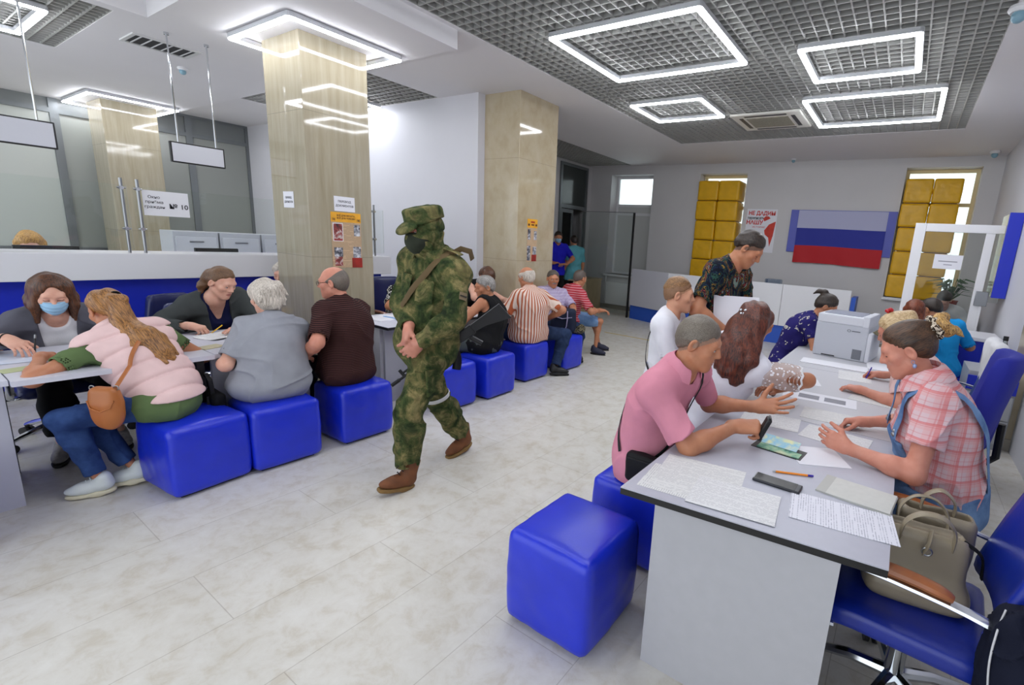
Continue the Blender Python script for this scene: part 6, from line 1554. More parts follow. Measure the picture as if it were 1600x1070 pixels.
# ---- man in orange striped shirt
F = Fig('balding man in orange and white striped shirt, back to the camera', (-3.58,4.14,0.53), (-3.665,4.165,1.165), (-1,0.05,0), look=(-1,0.08,-0.25), s=1.02, w=1.25, b=1.2, res=0.010, roundback=0.035)
F.set_arm(-1, (-3.90,3.97,0.79), elbow=(0.4,-0.7,-0.6), pose='relax', d=(-0.95,0.2,0)); F.set_arm(1, (-3.60,4.50,0.66), elbow=(0.7,0.5,-0.5), pose='relax', d=(-0.8,-0.2,-0.4))
F.set_leg(-1, (-3.92,4.02,0.10), knee=(-0.5,0,1)); F.set_leg(1, (-3.40,4.44,0.10), knee=(0.2,1,0.6), toe=(0.5,0.6,-0.05))
F.body(SK['tan'], brow=BROWG, fine=0.0055); w = F.headf.w
F.cloth('shirt', striped('orangestripe','A',0.034,0.42,(226,206,192),(176,92,58),0.004), g=0.020, sleeve=0.86, sg=0.03, hem=-0.09, wr=0.006, wf=18, seed=23, loose=0.02)
F.collar(MATS['fab_orangestripe'], open_=0.7); F.trousers(JEAND, upto=1.94); F.shoes(SHOE_BK, SOLE_BK, res=0.008)
F.hair(HGR, t=0.010, front=0.02, nape=-0.09, amp=0.003, bald=(0.055,0.1), res=0.0055)

# ---- moustached man facing the camera
F = Fig('man with grey moustache in pale lilac shirt facing the camera beyond the striped man', (-3.98,5.10,0.53), (-4.12,5.24,1.075), (0.8,-0.6,0), look=(0.80,-0.60,-0.14), torso=(0.8,-0.6,0), s=0.97, w=1.0, b=1.05, res=0.011)
F.set_arm(1, (-3.72,4.98,0.70), elbow=(-0.2,-0.4,-0.9), pose='relax', d=(0.5,0.6,-0.2)); F.set_arm(-1, (-3.66,5.12,0.70), elbow=(0.5,0.4,-0.7), pose='relax', d=(-0.2,-0.8,-0.2))
F.set_leg(1, (-3.80,4.94,0.10), knee=(0.5,-0.4,1)); F.set_leg(-1, (-3.62,5.22,0.10), knee=(0.5,-0.4,1))
F.body(SK['tan'], brow=SKINBR, eyes='open', fine=0.0055); w = F.headf.w
F.cloth('shirt', plaid('lilac',(176,164,196),(140,120,160),(206,198,216),0.04), g=0.018, sleeve=0.9, sg=0.024, hem=-0.08, wr=0.004); F.collar(MATS['fab_lilac']); F.trousers(JEAND); F.shoes(SHOE_BK, SOLE_BK, res=0.009)
F.hair(hair_mat('grizzled',(52,46,42),(104,96,88),(90,40,90)), t=0.008, front=0.088, nape=-0.07, amp=0.002, res=0.0055)
soft('moustache', uni([cap(w(-0.026,0.092,-0.048), w(0,0.104,-0.040), 0.006,0.009), cap(w(0,0.104,-0.040), w(0.026,0.092,-0.048), 0.009,0.006)],0.004,cull=False), 0.004, HG, F.root, 0.01)

# ---- man in red striped polo
F = Fig('man in red striped polo and denim shorts seated sideways past the backpack', (-4.02,5.52,0.50), (-3.93,5.62,1.09), (0.6,0.75,0), look=(0.2,0.95,-0.3), torso=(0.35,0.9,0), s=0.98, w=1.1, b=1.1, res=0.011, roundback=0.03)
F.set_arm(1, (-3.62,5.70,0.66), elbow=(0.6,-0.3,-0.6), pose='relax', d=(0.5,0.6,0)); F.set_arm(-1, (-3.90,5.85,0.64), elbow=(-0.7,0.2,-0.6), pose='relax', d=(0.6,0.5,0))
F.set_leg(1, (-3.66,5.72,0.09), knee=(0.7,0.5,0.6), toe=(0.9,0.3,-0.05)); F.set_leg(-1, (-3.78,6.0,0.09), knee=(0.5,0.7,0.6), toe=(0.9,0.5,-0.05))
F.body(SK['tan'], fine=0.006, feet=False); w = F.headf.w
F.cloth('polo_shirt', striped('redstripe','Z',0.03,0.3,(176,52,64),(206,150,156),0.01), g=0.016, sleeve=0.85, sg=0.02, hem=-0.08); F.collar(MATS['fab_redstripe']); F.trousers(JEANL, upto=0.92, name='shorts'); F.shoes(plain('shoe_navy',(34,36,60),0.6), SOLE_BK, res=0.009)
F.hair(hair_mat('cut2', (60,50,44), (110,98,90), (120,120,90)), t=0.005, front=0.074, nape=-0.075, amp=0.001, res=0.006)
t = thing('backpack', 'navy and grey backpack standing on the last blue pouffe', 'backpack', (-3.62,4.86,0.44), 0.5)
soft('pack_body', disp(uni([rbox((0,0,0.16),(0.16,0.10,0.16),0.06)],0.01), wav(9,22,0.006)), 0.01, fabric('navypack',(38,44,62)), t)
b = MB(); b.tube([(0.06,-0.108,0.30),(0.065,-0.125,0.2),(0.055,-0.125,0.1),(0.02,-0.11,0.02)],1.0,8,flat=(0.03,0.006)); b.tube([(-0.10,-0.11,0.22),(0.0,-0.12,0.2),(0.12,-0.1,0.22)],1.0,8,flat=(0.012,0.004)); b.build('strap', fabric('lilacstrap',(168,160,190)), t)
t = thing('jacket_bundle', 'crumpled patterned garment lying beside the backpack', 'garment', (-3.52,4.98,0.435))
soft('cloth', disp(uni([ell((0,0,0.04),(0.12,0.09,0.05)), ell((0.08,0.02,0.06),(0.06,0.06,0.06))],0.03), wav(19,40,0.008)), 0.009, blotch('floraldark', [(0.0,(34,34,30)),(0.5,(120,112,90)),(0.6,(50,52,44))], 30), t)
# ---- man in pink polo
F = Fig('tanned man with short grey hair in pink polo shirt, gesturing across the grey desk', (-0.99,2.08,0.535), (-0.735,2.02,1.205), (1,0.05,0), look=(0.88,0.12,-0.30), torso=(0.97,-0.12,0), s=1.0, w=1.0, b=1.02, res=0.007, roundback=0.03)
F.set_arm(1, (-0.535,2.06,0.845), elbow=(-0.25,-0.75,-0.6), pose='grip', d=(0.92,0.35,0.10), n=(0.1,0.45,-0.9))
F.set_arm(-1, (-0.53,2.36,0.86), elbow=(-0.3,0.6,-0.75), pose='open', d=(0.93,0.15,0.22), n=(0.15,-0.65,0.75))
F.set_leg(1, (-0.72,1.96,0.10), knee=(0.5,0,1)); F.set_leg(-1, (-0.72,2.22,0.10), knee=(0.5,0,1))
F.body(SK['tan'], brow=BROWG, eyes='open', fine=0.0038, lips=(164,104,84), fade=(FADE_G,0.083,-0.075,0.014)); w = F.headf.w
PINK = fabric('pinkpolo', (214,140,158), 0.8)
F.cloth('polo_shirt', PINK, g=0.016, sleeve=0.80, sg=0.026, hem=-0.06, wr=0.005, wf=22, seed=31, neck=0.060, loose=0.012)
F.collar(PINK, r=0.064, hgt=0.045, flare=0.022, open_=1.15); F.trousers(BLACKF, upto=1.93); F.shoes(SHOE_BK, SOLE_BK)
F.hair(HSP, t=0.0085, front=0.083, nape=-0.075, amp=0.0012, aniso=(110,40,110), res=0.0045)
F.strap(F.b_polo_shirt, F.sh[-1]+F.ax*0.06+F.tr*0.05, F.P+F.tr*0.17+F.ax*0.10-F.tf*0.05, -F.tf, 'bag_strap', STRAPB, 0.011, 0.002, 0.003)
F.strap(F.b_polo_shirt, F.sh[-1]+F.ax*0.06+F.tr*0.05, F.P+F.tr*0.16+F.ax*0.10+F.tf*0.06, F.tf, 'bag_strap', STRAPB, 0.011, 0.002, 0.003)
t = thing('waist_bag', 'black crossbody bag at the hip of the man in pink', 'bag', (-0.85,1.885,0.585))
soft('bag_body', disp(uni([rbox((0,0,0),(0.13,0.035,0.075),0.025)],0.01), wav(4,30,0.004)), 0.007, fabric('blackbag',(24,24,26),0.6), t)
b = MB(); b.tube([(-0.12,-0.036,0.05),(0,-0.04,0.055),(0.12,-0.036,0.05)],0.003,6); b.build('zip', STRAPB, t)
h = F.hands[1]; g = F.A.T@h.grip+F.o
t = thing('flip_phone', 'black phone gripped in the right hand of the man in pink', 'phone', tuple(g+V3((0.02,0.0,0.02))))
b = MB(); b.M = Matrix.Rotation(0.35,4,'Y')@Matrix.Rotation(0.3,4,'Z'); b.box((-0.013,-0.024,-0.055),(0.013,0.024,0.06),0.008); b.build('phone_body', BLACK, t)
b = MB(); b.M = Matrix.Rotation(0.35,4,'Y')@Matrix.Rotation(0.3,4,'Z'); b.box((-0.005,-0.02,0.058),(0.005,0.02,0.066),0.003); b.build('hinge', plain('gun_metal2',(60,60,64),0.3,0.7), t)

# ---- auburn woman in white blouse
F = Fig('woman with long wavy auburn hair in a white blouse with sheer dotted sleeves', (-0.97,2.80,0.53), (-0.705,2.86,1.20), (0.7,0.7,0), look=(0.30,0.94,-0.25), torso=(0.45,0.89,0), s=0.97, w=1.05, b=1.05, fem=True, res=0.0085, roundback=0.03)
F.set_arm(1, (-0.575,2.93,0.80), elbow=(0.85,0.5,-0.1), pose='relax', d=(-0.3,-0.8,0.3)); F.set_arm(-1, (-0.70,3.22,0.82), elbow=(-0.8,0.3,-0.5), pose='relax', d=(0.6,0.5,0))
F.set_leg(1, (-0.72,2.72,0.10), knee=(0.5,0,1)); F.set_leg(-1, (-0.72,2.9,0.10), knee=(0.5,0,1))
F.body(SK['tan'], brow=SKINBR, fine=0.005); w = F.headf.w
F.cloth('blouse', fabric('whiteblouse',(226,226,234),0.8), g=0.018, hem=-0.08, wr=0.006, wf=20, seed=33, neck=0.07, loose=0.02)
F.trousers(blotch('floralskirt',[(0,(24,28,40)),(0.5,(60,66,84)),(0.6,(190,190,196)),(0.66,(30,34,46))],24), upto=1.9); F.shoes(SHOE_BK, SOLE_BK)
def lace_mat():
    m, nt, bs = base('fab_lace'); vo = nd(nt,'ShaderNodeTexVoronoi',i_Scale=48); nt.links.new(coords(nt),vo.inputs['Vector']); dots = math_n(nt,'LESS_THAN',vo.outputs['Distance'],0.32)
    nt.links.new(mixc(nt,dots,(222,200,190),(238,238,242)),bs.inputs['Base Color']); nt.links.new(math_n(nt,'ADD',math_n(nt,'MULTIPLY',dots,0.5),0.45),bs.inputs['Alpha']); bs.inputs['Roughness'].default_value = 0.8; return m
LACE = lace_mat()
for k in F.arm:
    E_ = F.arm[k][0]; S = F.sh[k]; a = uni([cap(S, S+(E_-S)*0.72, 0.068, 0.078)],0.01); a = inter(a, plane(S+(E_-S)*0.80, E_-S), 0.004); a = sub(a, cap(S, E_, 0.055, 0.066), 0.003)
    soft('sheer_sleeve', disp(a, wav(41+k,40,0.004)), 0.007, LACE, F.root)
    b = MB(); q = S+(E_-S)*0.79; dr = nrm(E_-S); u1 = nrm(np.cross(dr,(0,0,1))); u2 = np.cross(dr,u1)
    b.tube([Vector(q+(u1*math.cos(a)+u2*math.sin(a))*0.073+dr*0.005*math.sin(9*a)) for a in np.linspace(0,2*PI,37)[:-1]],0.006,6,closed=True); b.build('sleeve_frill', WHITEP, F.root)
bk = -F.tf; ch = []; rn = random.Random(5)
ch += [ell(w(0,-0.03,0.03),(0.10,0.115,0.10),F.R), cap(w(0,-0.07,0.0), F.N+bk*0.10-F.ax*0.06, 0.085, 0.085)]
for k in range(18):
    a = (k/17-0.5)*2.6; r0 = w(0.075*math.sin(a),-0.06-0.05*math.cos(a),0.01); r1 = F.N+F.tr*0.125*math.sin(a)+bk*(0.06+0.075*math.cos(a))-F.ax*rn.uniform(0.0,0.05); r2 = F.N+F.tr*0.135*math.sin(a*1.05)+bk*(0.075+0.07*math.cos(a))-F.ax*rn.uniform(0.17,0.27)+F.tr*rn.uniform(-0.02,0.02)
    m = (r1+r2)/2+F.tr*rn.uniform(-0.02,0.02)+bk*0.01
    ch += [cap(r0,r1,0.034,0.034), cap(r1,m,0.034,0.026), cap(m,r2,0.026,0.006)]
F.hair(HAUB, t=0.018, front=0.076, nape=-0.08, extra=ch, amp=0.008, aniso=(60,60,30), res=0.0055, k=0.018)
b = MB(); q = w(-0.015,-0.148,0.045); 
for (x, z) in ((-0.014,0.010),(0.014,0.012),(-0.008,-0.010),(0.010,-0.010)): b.ball(tuple(q+F.R@V3((x,0,z))),0.009,6,(1,1,1))
b.build('hair_clip', CHROME, F.root)
b = MB(); E_, W_ = F.arm[1]; b.tube([Vector(W_-nrm(W_-E_)*0.02+0.034*(V3((0,0,1))*math.cos(a)+nrm(np.cross(W_-E_,(0,0,1)))*math.sin(a))) for a in np.linspace(0,2*PI,17)[:-1]],1.0,8,closed=True,flat=(0.003,0.010)); b.build('wristwatch', BLACK, F.root)

# ---- boy
F = Fig('boy with undercut light brown hair in white t-shirt with a black strap, standing', (-1.31,2.93,0.70), (-1.235,2.915,1.315), (0.95,0.15,0), look=(0.92,0.35,-0.10), s=0.80, w=0.92, b=0.95, res=0.010, hs=0.94)
F.set_arm(1, (-1.10,2.80,0.72), elbow=(-0.6,-0.6,-0.3), pose='relax', d=(0.6,0.1,-0.7), n=(0,1,0)); F.set_arm(-1, (-1.12,3.08,0.72), elbow=(-0.6,0.6,-0.3), pose='relax', d=(0.6,-0.1,-0.7), n=(0,-1,0))
F.set_leg(1, (-1.30,2.86,0.09), knee=(1,0,0)); F.set_leg(-1, (-1.31,3.02,0.09), knee=(1,0,0))
F.body(SK['boy'], brow=BROWL, fine=0.005, fade=(FADE_B,0.080,-0.06,0.01)); w = F.headf.w
F.cloth('t_shirt', fabric('boytee',(226,226,232)), g=0.018, sleeve=0.85, sg=0.022, hem=-0.10, wr=0.005, seed=35, loose=0.02); F.trousers(JEAND, upto=1.95); F.shoes(SHOE_W, SOLE_W, res=0.008)
F.hair(hair_mat('fadeside',(104,72,48),(150,112,80),(120,120,90)), t=0.004, front=0.080, nape=-0.06, amp=0.001, res=0.005)
F.hair(HSB, t=0.012, front=0.088, nape=0.02, amp=0.003, aniso=(60,30,60), res=0.005, name='hair_top')
F.strap(F.b_t_shirt, F.sh[-1]+F.ax*0.05+F.tr*0.05, F.P+F.tr*0.14+F.ax*0.06, -F.tf, 'shoulder_strap', STRAPB, 0.010, 0.002, 0.003)

# ---- standing man with patterned t-shirt
F = Fig('dark-haired man standing in a dark colourful patterned t-shirt, holding a sheet of paper', (-1.19,3.38,0.93), (-0.945,3.37,1.64), (0.95,-0.1,0), look=(0.80,0.05,-0.62), torso=(0.93,-0.15,0), s=1.03, w=1.08, b=1.05, res=0.009, roundback=0.02)
F.set_arm(1, (-0.97,3.16,1.08), elbow=(-0.5,-0.7,-0.5), pose='grip', d=(0.9,0.35,-0.05), n=(0,0.4,0.9)); F.set_arm(-1, (-0.84,3.44,1.07), elbow=(-0.3,0.8,-0.5), pose='grip', d=(0.8,-0.4,0.1), n=(0,-0.3,0.9))
F.set_leg(1, (-1.22,3.28,0.10), knee=(1,0,0)); F.set_leg(-1, (-1.20,3.50,0.10), knee=(1,0,0))
F.body(SK['tan'], brow=SKINBR, fine=0.004, fade=(FADE_D,0.086,-0.055,0.024)); w = F.headf.w
F.cloth('t_shirt', blotch('jungle',[(0,(14,18,30)),(0.40,(20,28,52)),(0.46,(44,78,66)),(0.49,(16,20,30)),(0.54,(150,118,52)),(0.565,(18,22,34)),(0.60,(140,60,58)),(0.625,(20,24,34)),(0.66,(120,140,130))], 11, 3, 2.2, sc=(1,1,0.7)), g=0.016, sleeve=0.75, sg=0.024, hem=-0.10, wr=0.005, seed=37, neck=0.064, loose=0.01)
F.trousers(JEAND, upto=1.95); F.shoes(SHOE_BK, SOLE_BK, res=0.009)
F.hair(HB, t=0.012, front=0.086, nape=-0.05, amp=0.002, aniso=(110,50,110), res=0.0045)
t = thing('paper_sheet', 'large white sheet held upright by the standing man', 'paper', (-0.93,3.25,1.17))
b = MB(); M = Matrix.Rotation(0.60,4,'Z')@Matrix.Rotation(-0.30,4,'X')
for i in range(1): b.box((-0.17,-0.001,-0.06),(0.15,0.001,0.15),M=M)
b.build('sheet', PAPER, t, smooth=False)

# ---- woman in checked shirt and denim overalls
F = Fig('woman in pink checked shirt and denim dungarees with a hair bun, bent over the desk', (0.29,2.55,0.56), (0.055,2.46,1.245), (-1,-0.12,0), look=(-0.93,-0.10,-0.52), torso=(-0.96,-0.16,0), s=1.0, w=1.12, b=1.12, fem=True, res=0.007, roundback=0.035, up=(0,0,1))
F.set_arm(-1, (-0.085,2.265,0.80), elbow=(0.35,-0.45,-0.85), pose='relax', d=(-0.93,0.12,0.22), n=(-0.1,0.95,-0.15))
F.set_arm(1, (-0.055,2.73,0.795), elbow=(0.3,0.6,-0.75), pose='pen', d=(-0.93,-0.25,-0.1), n=(-0.1,-0.4,-0.9))
F.set_leg(-1, (-0.12,2.40,0.10), knee=(-0.5,0,1)); F.set_leg(1, (-0.12,2.66,0.10), knee=(-0.5,0,1))
F.body(SK['red'], brow=BROWL, fine=0.0038, eyes=None, lips=(190,120,106)); w = F.headf.w
PLD = plaid('pinkplaid',(214,186,190),(206,96,96),(222,150,148),0.062,0.015)
F.cloth('shirt', PLD, g=0.020, sleeve=0.58, sg=0.034, hem=-0.03, wr=0.007, wf=24, seed=39, neck=0.062, loose=0.02)
F.collar(PLD, r=0.073, hgt=0.045, flare=0.036, open_=1.2, drop=-0.034)
DEN = denim('dungaree',(72,102,148),(122,154,194))
F.cloth('dungarees', DEN, g=0.036, hem=-0.10, wr=0.005, wf=20, seed=43, neck=0.11, cut=[plane(F.P+(F.N-F.P)*0.30-F.tf*0.02, -(F.ax*1.0-F.tf*0.75))] if False else [inter(plane(V3((0,0,0)),V3((0,0,1))), plane(V3((0,0,0)),V3((0,0,1))))] if False else [], loose=0.03) if False else None
def bib():
    T = uni(F.torso_prims(0.040)+[ell(F.Wst-F.ax*0.06, V3((0.19,0.165,0.16)), F.Rt)]+[cap(F.hip[k], F.hip[k]+(F.leg[k][0]-F.hip[k])*0.9, 0.105, 0.078) for k in F.leg], 0.06)
    inner = uni(F.torso_prims(0.022)+[ell(F.Wst-F.ax*0.04, V3((0.172,0.148,0.19)), F.Rt)], 0.06)
    wv = wav(47,20,0.006)
    def f(p):
        q = (p-F.P.astype(F32))@F.Rt.astype(F32)
        line = 0.10+0.24*np.clip((q[:,1]-0.02)/0.08,0,1)          # high bib in front, low scooped back
        back = np.where(q[:,1] < -0.02, 0.05+0.05*np.clip((np.abs(q[:,0])-0.05)/0.1,0,1), line)
        top = q[:,2]-np.where(q[:,1] < -0.02, 0.10, line)
        side = np.abs(q[:,0])-np.where(q[:,2] > 0.13, 0.115, 1.0)
        d = smax(smax(T(p)+wv(p), top.astype(F32), 0.006), np.where(q[:,2] > 0.11, side, -1).astype(F32), 0.006)
        return smax(d, -(inner(p)), 0.004) if True else d
    f.c = F.P+F.ax*0.15; f.r = 0.45
    lo = np.min([F.P,F.N]+[F.leg[k][0] for k in F.leg],0)-0.24; hi = np.max([F.P,F.N]+[F.leg[k][0] for k in F.leg],0)+0.24
    F.f_bib = f
    soft('dungarees', f, 0.0065, DEN, F.root, box=(lo,hi))
bib()
F.trousers(DEN, g=0.010, g1=0.02, upto=1.9, waist=0.03, name='dungaree_legs'); F.shoes(SHOE_W, SOLE_W, res=0.008)
for k in (-1,1):
    a = F.P+F.ax*0.36+F.tf*0.15+F.tr*0.09*k; top_ = F.sh[k]+F.ax*0.065-F.tr*0.055*k; e = F.P+F.ax*0.06-F.tf*0.15+F.tr*0.085*k
    m = [a+(top_-a)*u+F.tf*0.10*math.sin(PI*u) for u in np.linspace(0,1,12)]+[top_+(e-top_)*u-F.tf*0.10*math.sin(PI*u) for u in np.linspace(0.08,1,16)]
    p_, g_ = F.on_surface(F.b_shirt, m, 0.006, it=4)
    for _ in range(3): p_[1:-1] = (p_[:-2]+2*p_[1:-1]+p_[2:])/4
    b = MB(); b.tube([Vector(x) for x in p_], 1.0, 8, flat=(0.025,0.0035), up=[Vector(x) for x in g_]); st = b.build('dungaree_strap', DEN, F.root)
    b = MB(); q = p_[1]; b.ball(tuple(q),0.012,8); b.ball(tuple(p_[2]),0.009,8); b.build('buckle', STEEL, st)
bk = F.R@V3((0,-1,0))
bunc = w(0.0,-0.145,0.055)
fl_ = F.R@V3((0,-1,0.15))
F.hair(hair_mat('updo2', (32,21,15), (92,62,38), (70,70,6), flow=fl_), t=0.010, front=0.090, nape=-0.07, extra=[ell(w(0,-0.045,0.03),(0.084,0.082,0.088),F.R), cap(w(0,-0.09,0.05), bunc, 0.045, 0.030)], amp=0.0024, aniso=(90,90,90), flow=fl_, res=0.0045)
ti = [cap(bunc+F.R@V3((0.035*math.cos(a),-0.02-0.012*math.sin(2*a),0.035*math.sin(a))), bunc+F.R@V3((0.035*math.cos(a+0.8),-0.02-0.012*math.sin(2*a+1.6),0.035*math.sin(a+0.8))),0.022,0.018) for a in np.linspace(0,5.5,8)]
ti.append(cap(bunc+F.R@V3((0,-0.05,-0.03)), bunc+F.R@V3((0.005,-0.07,-0.075)),0.015,0.004))
o_ = uni(ti,0.012,cull=False); soft('hair_bun', disp(o_, wav(51,1,0.004,(80,80,40))), 0.0045, hair_mat('bun',(96,62,32),(214,170,100),(60,60,30)), F.root)
b = MB(); b.tube([Vector(bunc+F.R@V3((0.040*math.cos(a),0.008+0.008*math.sin(5*a),0.040*math.sin(a)))) for a in np.linspace(0,2*PI,41)[:-1]],[0.014+0.004*math.sin(9*a) for a in np.linspace(0,2*PI,41)[:-1]],8,closed=True); b.build('scrunchie', blotch('scrunchie',[(0,(50,38,30)),(0.48,(214,200,180)),(0.58,(70,54,44))],50), F.root)
b = MB(); b.tube([Vector(w(-0.084,-0.002+0.006*math.cos(a),-0.046+0.008*math.sin(a))) for a in np.linspace(0,2*PI,13)[:-1]],0.0013,5,closed=True); b.ball(tuple(w(-0.085,-0.002,-0.064)),0.0085,8,(1,1,1.2)); b.build('earring', plain('earring_blue',(150,165,205),0.1,0.4), F.root)
pen(F, 1, 'orange ballpoint pen in the hand of the woman in dungarees', plain('pen_orange',(240,140,30),0.3), plain('pen_violet',(60,40,160),0.3), direction=(0.72,-0.35,-0.12), back=0.35)

# ---- blonde with red hair clip behind her
F = Fig('blonde woman with red hair clip and pale pink blouse, writing behind the woman in dungarees', (0.28,3.75,0.54), (0.0,3.70,1.165), (-1,0.1,0), look=(-0.9,0.15,-0.5), s=0.97, w=1.15, b=1.1, fem=True, res=0.009, roundback=0.03)
F.set_arm(1, (-0.03,4.02,0.79), elbow=(0.4,0.7,-0.6), pose='pen', d=(-0.95,0.1,-0.05), n=(0,-0.3,-0.95)); F.set_arm(-1, (-0.12,3.45,0.785), elbow=(0.35,-0.7,-0.5), pose='relax', d=(-0.9,0.3,0))
F.set_leg(1, (-0.1,3.85,0.10), knee=(-0.5,0,1)); F.set_leg(-1, (-0.1,3.65,0.10), knee=(-0.5,0,1))
F.body(SK['red'], brow=BROWL, fine=0.005); w = F.headf.w
F.cloth('blouse', fabric('palepink',(222,190,186)), g=0.018, sleeve=0.8, sg=0.022, wr=0.005, loose=0.015); F.trousers(BLACKF); F.shoes(SHOE_BK, SOLE_BK, res=0.009)
fl_ = F.R@V3((0,-1,0.1))
F.hair(hair_mat('blonde2', (166,126,76), (232,208,164), (60,60,6), flow=fl_), t=0.014, front=0.082, nape=-0.08, extra=[ell(w(0,-0.04,0.025),(0.092,0.098,0.095),F.R), ell(w(0,-0.10,0.06),(0.06,0.06,0.05),F.R), cap(w(-0.07,-0.01,0.0), w(-0.08,0.03,-0.10), 0.03, 0.012)], amp=0.003, aniso=(80,80,80), flow=fl_, res=0.005)
b = MB(); q = w(-0.015,-0.02,0.143)
for k in range(6): b.ball(tuple(q+F.R@V3((0.016*math.cos(k),0.016*math.sin(k*1.3),0.006*(k%2)))),0.013,6)
b.build('hair_clip', plain('clip_red',(190,30,40),0.3), F.root)
pen(F, 1, 'blue ballpoint pen of the blonde woman writing', plain('pen_blue',(50,40,170),0.3), plain('pen_blue',(50,40,170),0.3), direction=(0.25,-0.1,0.95), back=0.3)

# ---- woman with copper hair, and the one in bright blue
F = Fig('woman with reddish brown hair seated before the booth counter, seen from behind', (0.10,5.86,0.54), (0.135,5.98,1.115), (0.05,1,0), look=(0.05,0.9,-0.5), s=0.97, fem=True, res=0.011, roundback=0.03)
F.set_arm(1, (0.28,6.3,0.84), elbow=(0.6,-0.3,-0.7)); F.set_arm(-1, (-0.02,6.3,0.84), elbow=(-0.6,-0.3,-0.7)); F.set_leg(1, (0.18,6.25,0.10), knee=(0,0.5,1)); F.set_leg(-1, (0.02,6.25,0.10), knee=(0,0.5,1))
F.body(SK['fair'], fine=0.006); w = F.headf.w
F.cloth('top', fabric('lightgrey',(196,194,198)), g=0.02, sleeve=0.9, sg=0.02); F.trousers(BLACKF); F.shoes(SHOE_BK, SOLE_BK, res=0.009)
F.hair(HCOP, t=0.02, front=0.082, nape=-0.09, extra=[cap(w(k*0.06,-0.03,0.0), w(k*0.075,-0.03,-0.13), 0.045, 0.03) for k in (-1,1)]+[cap(w(0,-0.08,0.0), w(0,-0.08,-0.13), 0.05, 0.035)], amp=0.004, aniso=(80,20,80), res=0.0055)
F = Fig('dark-haired person in bright blue top seated beside the reddish-haired woman at the booth', (0.46,6.12,0.54), (0.29,6.22,1.14), (-0.3,1,0), look=(-0.75,0.5,-0.5), s=1.0, res=0.012)
F.set_arm(1, (0.55,6.52,0.87), elbow=(0.7,-0.3,-0.6)); F.set_arm(-1, (0.25,6.52,0.87), elbow=(-0.6,-0.2,-0.7)); F.set_leg(1, (0.5,6.45,0.10), knee=(0,0.5,1)); F.set_leg(-1, (0.36,6.45,0.10), knee=(0,0.5,1))
F.body(SK['tan'], fine=0.006); w = F.headf.w
F.cloth('t_shirt', fabric('brightblue',(30,150,220)), g=0.02, sleeve=0.9, sg=0.02); F.trousers(BLACKF); F.shoes(SHOE_BK, SOLE_BK, res=0.009)
F.hair(HB, t=0.012, front=0.075, nape=-0.07, amp=0.003, res=0.006)

# ---- woman in navy floral dress
F = Fig('woman with black ponytail in navy dress with pale flowers, bent behind the printer', (-0.92,5.02,0.535), (-0.60,5.06,1.15), (1,0.1,0), look=(0.9,0.1,-0.55), s=0.98, w=1.05, fem=True, res=0.010, roundback=0.06)
F.set_arm(1, (-0.45,4.98,0.79), elbow=(-0.3,-0.75,-0.5), pose='relax', d=(0.9,0.2,0)); F.set_arm(-1, (-0.4,5.3,0.79), elbow=(-0.3,0.75,-0.5), pose='relax', d=(0.9,-0.2,0)); F.set_leg(1, (-0.62,4.95,0.10), knee=(0.5,0,1)); F.set_leg(-1, (-0.62,5.15,0.10), knee=(0.5,0,1))
F.body(SK['tan'], brow=SKINBR, fine=0.0055); w = F.headf.w
F.cloth('dress', blotch('navyfloral',[(0,(38,32,98)),(0.60,(36,30,90)),(0.63,(200,196,180)),(0.70,(44,38,100))], 20, 2, 0.5), g=0.014, sleeve=0.55, sg=0.018, hem=-0.09, wr=0.004); F.trousers(blotch('navyfloral2',[(0,(20,18,30)),(0.55,(26,22,36)),(0.6,(190,186,170)),(0.68,(20,18,30))], 18, 2), upto=1.4, g1=0.03, name='skirt'); F.shoes(SHOE_BK, SOLE_BK, res=0.009)
F.hair(HB, t=0.011, front=0.08, nape=-0.075, extra=[ell(w(0,-0.095,0.10),(0.03,0.03,0.03),F.R), cap(w(0,-0.11,0.10), w(0.0,-0.15,0.08), 0.024, 0.022), cap(w(0,-0.15,0.08), w(0,-0.175,0.03), 0.02, 0.006)], amp=0.003, aniso=(80,20,80), res=0.0055)

# ---- clerk in white inside the booth, visitors by the door, clerk behind the counter
F = Fig('dark-haired clerk in white shirt bowed over the desk inside the glass booth', (0.52,8.15,0.55), (0.49,7.93,1.155), (0,-1,0), look=(-0.1,-0.85,-0.75), s=1.0, w=1.1, res=0.013, roundback=0.05)
F.set_arm(1, (0.3,7.8,0.80), elbow=(-0.8,0.3,-0.5)); F.set_arm(-1, (0.68,7.8,0.80), elbow=(0.8,0.3,-0.5)); F.set_leg(1, (0.42,7.75,0.10), knee=(0,-0.5,1)); F.set_leg(-1, (0.62,7.75,0.10), knee=(0,-0.5,1))
F.body(SK['fair'], brow=SKINBR, fine=0.007); w = F.headf.w
F.cloth('shirt', fabric('clerkwhite',(230,230,234)), g=0.02, sleeve=1.8, sg=0.02); F.trousers(BLACKF); F.shoes(SHOE_BK, SOLE_BK, res=0.01)
F.hair(HB, t=0.013, front=0.07, nape=-0.07, amp=0.003, res=0.007)
t = thing('booth_chair', 'plain dark chair under the clerk in the booth', 'chair', (0.52,8.18,0))
b = MB(); b.box((-0.22,-0.22,0.40),(0.22,0.22,0.445),0.015); b.build('seat', CHNAVY, t)
b = MB(); b.box((-0.21,0.22,0.5),(0.21,0.25,0.9),0.012); b.build('backrest', CHNAVY, t)
for x in (-0.2,0.2):
    for y in (-0.2,0.22): b = MB(); b.cyl((x,y,0),(x,y,0.5 if y > 0 else 0.42),0.012); b.build('leg', STEEL, t)
t = thing('booth_table', 'white table inside the booth', 'table', (0.5,7.83,0))
b = MB(); b.box((-0.45,-0.22,0.72),(0.45,0.12,0.75)); b.build('tabletop', WHITE, t)
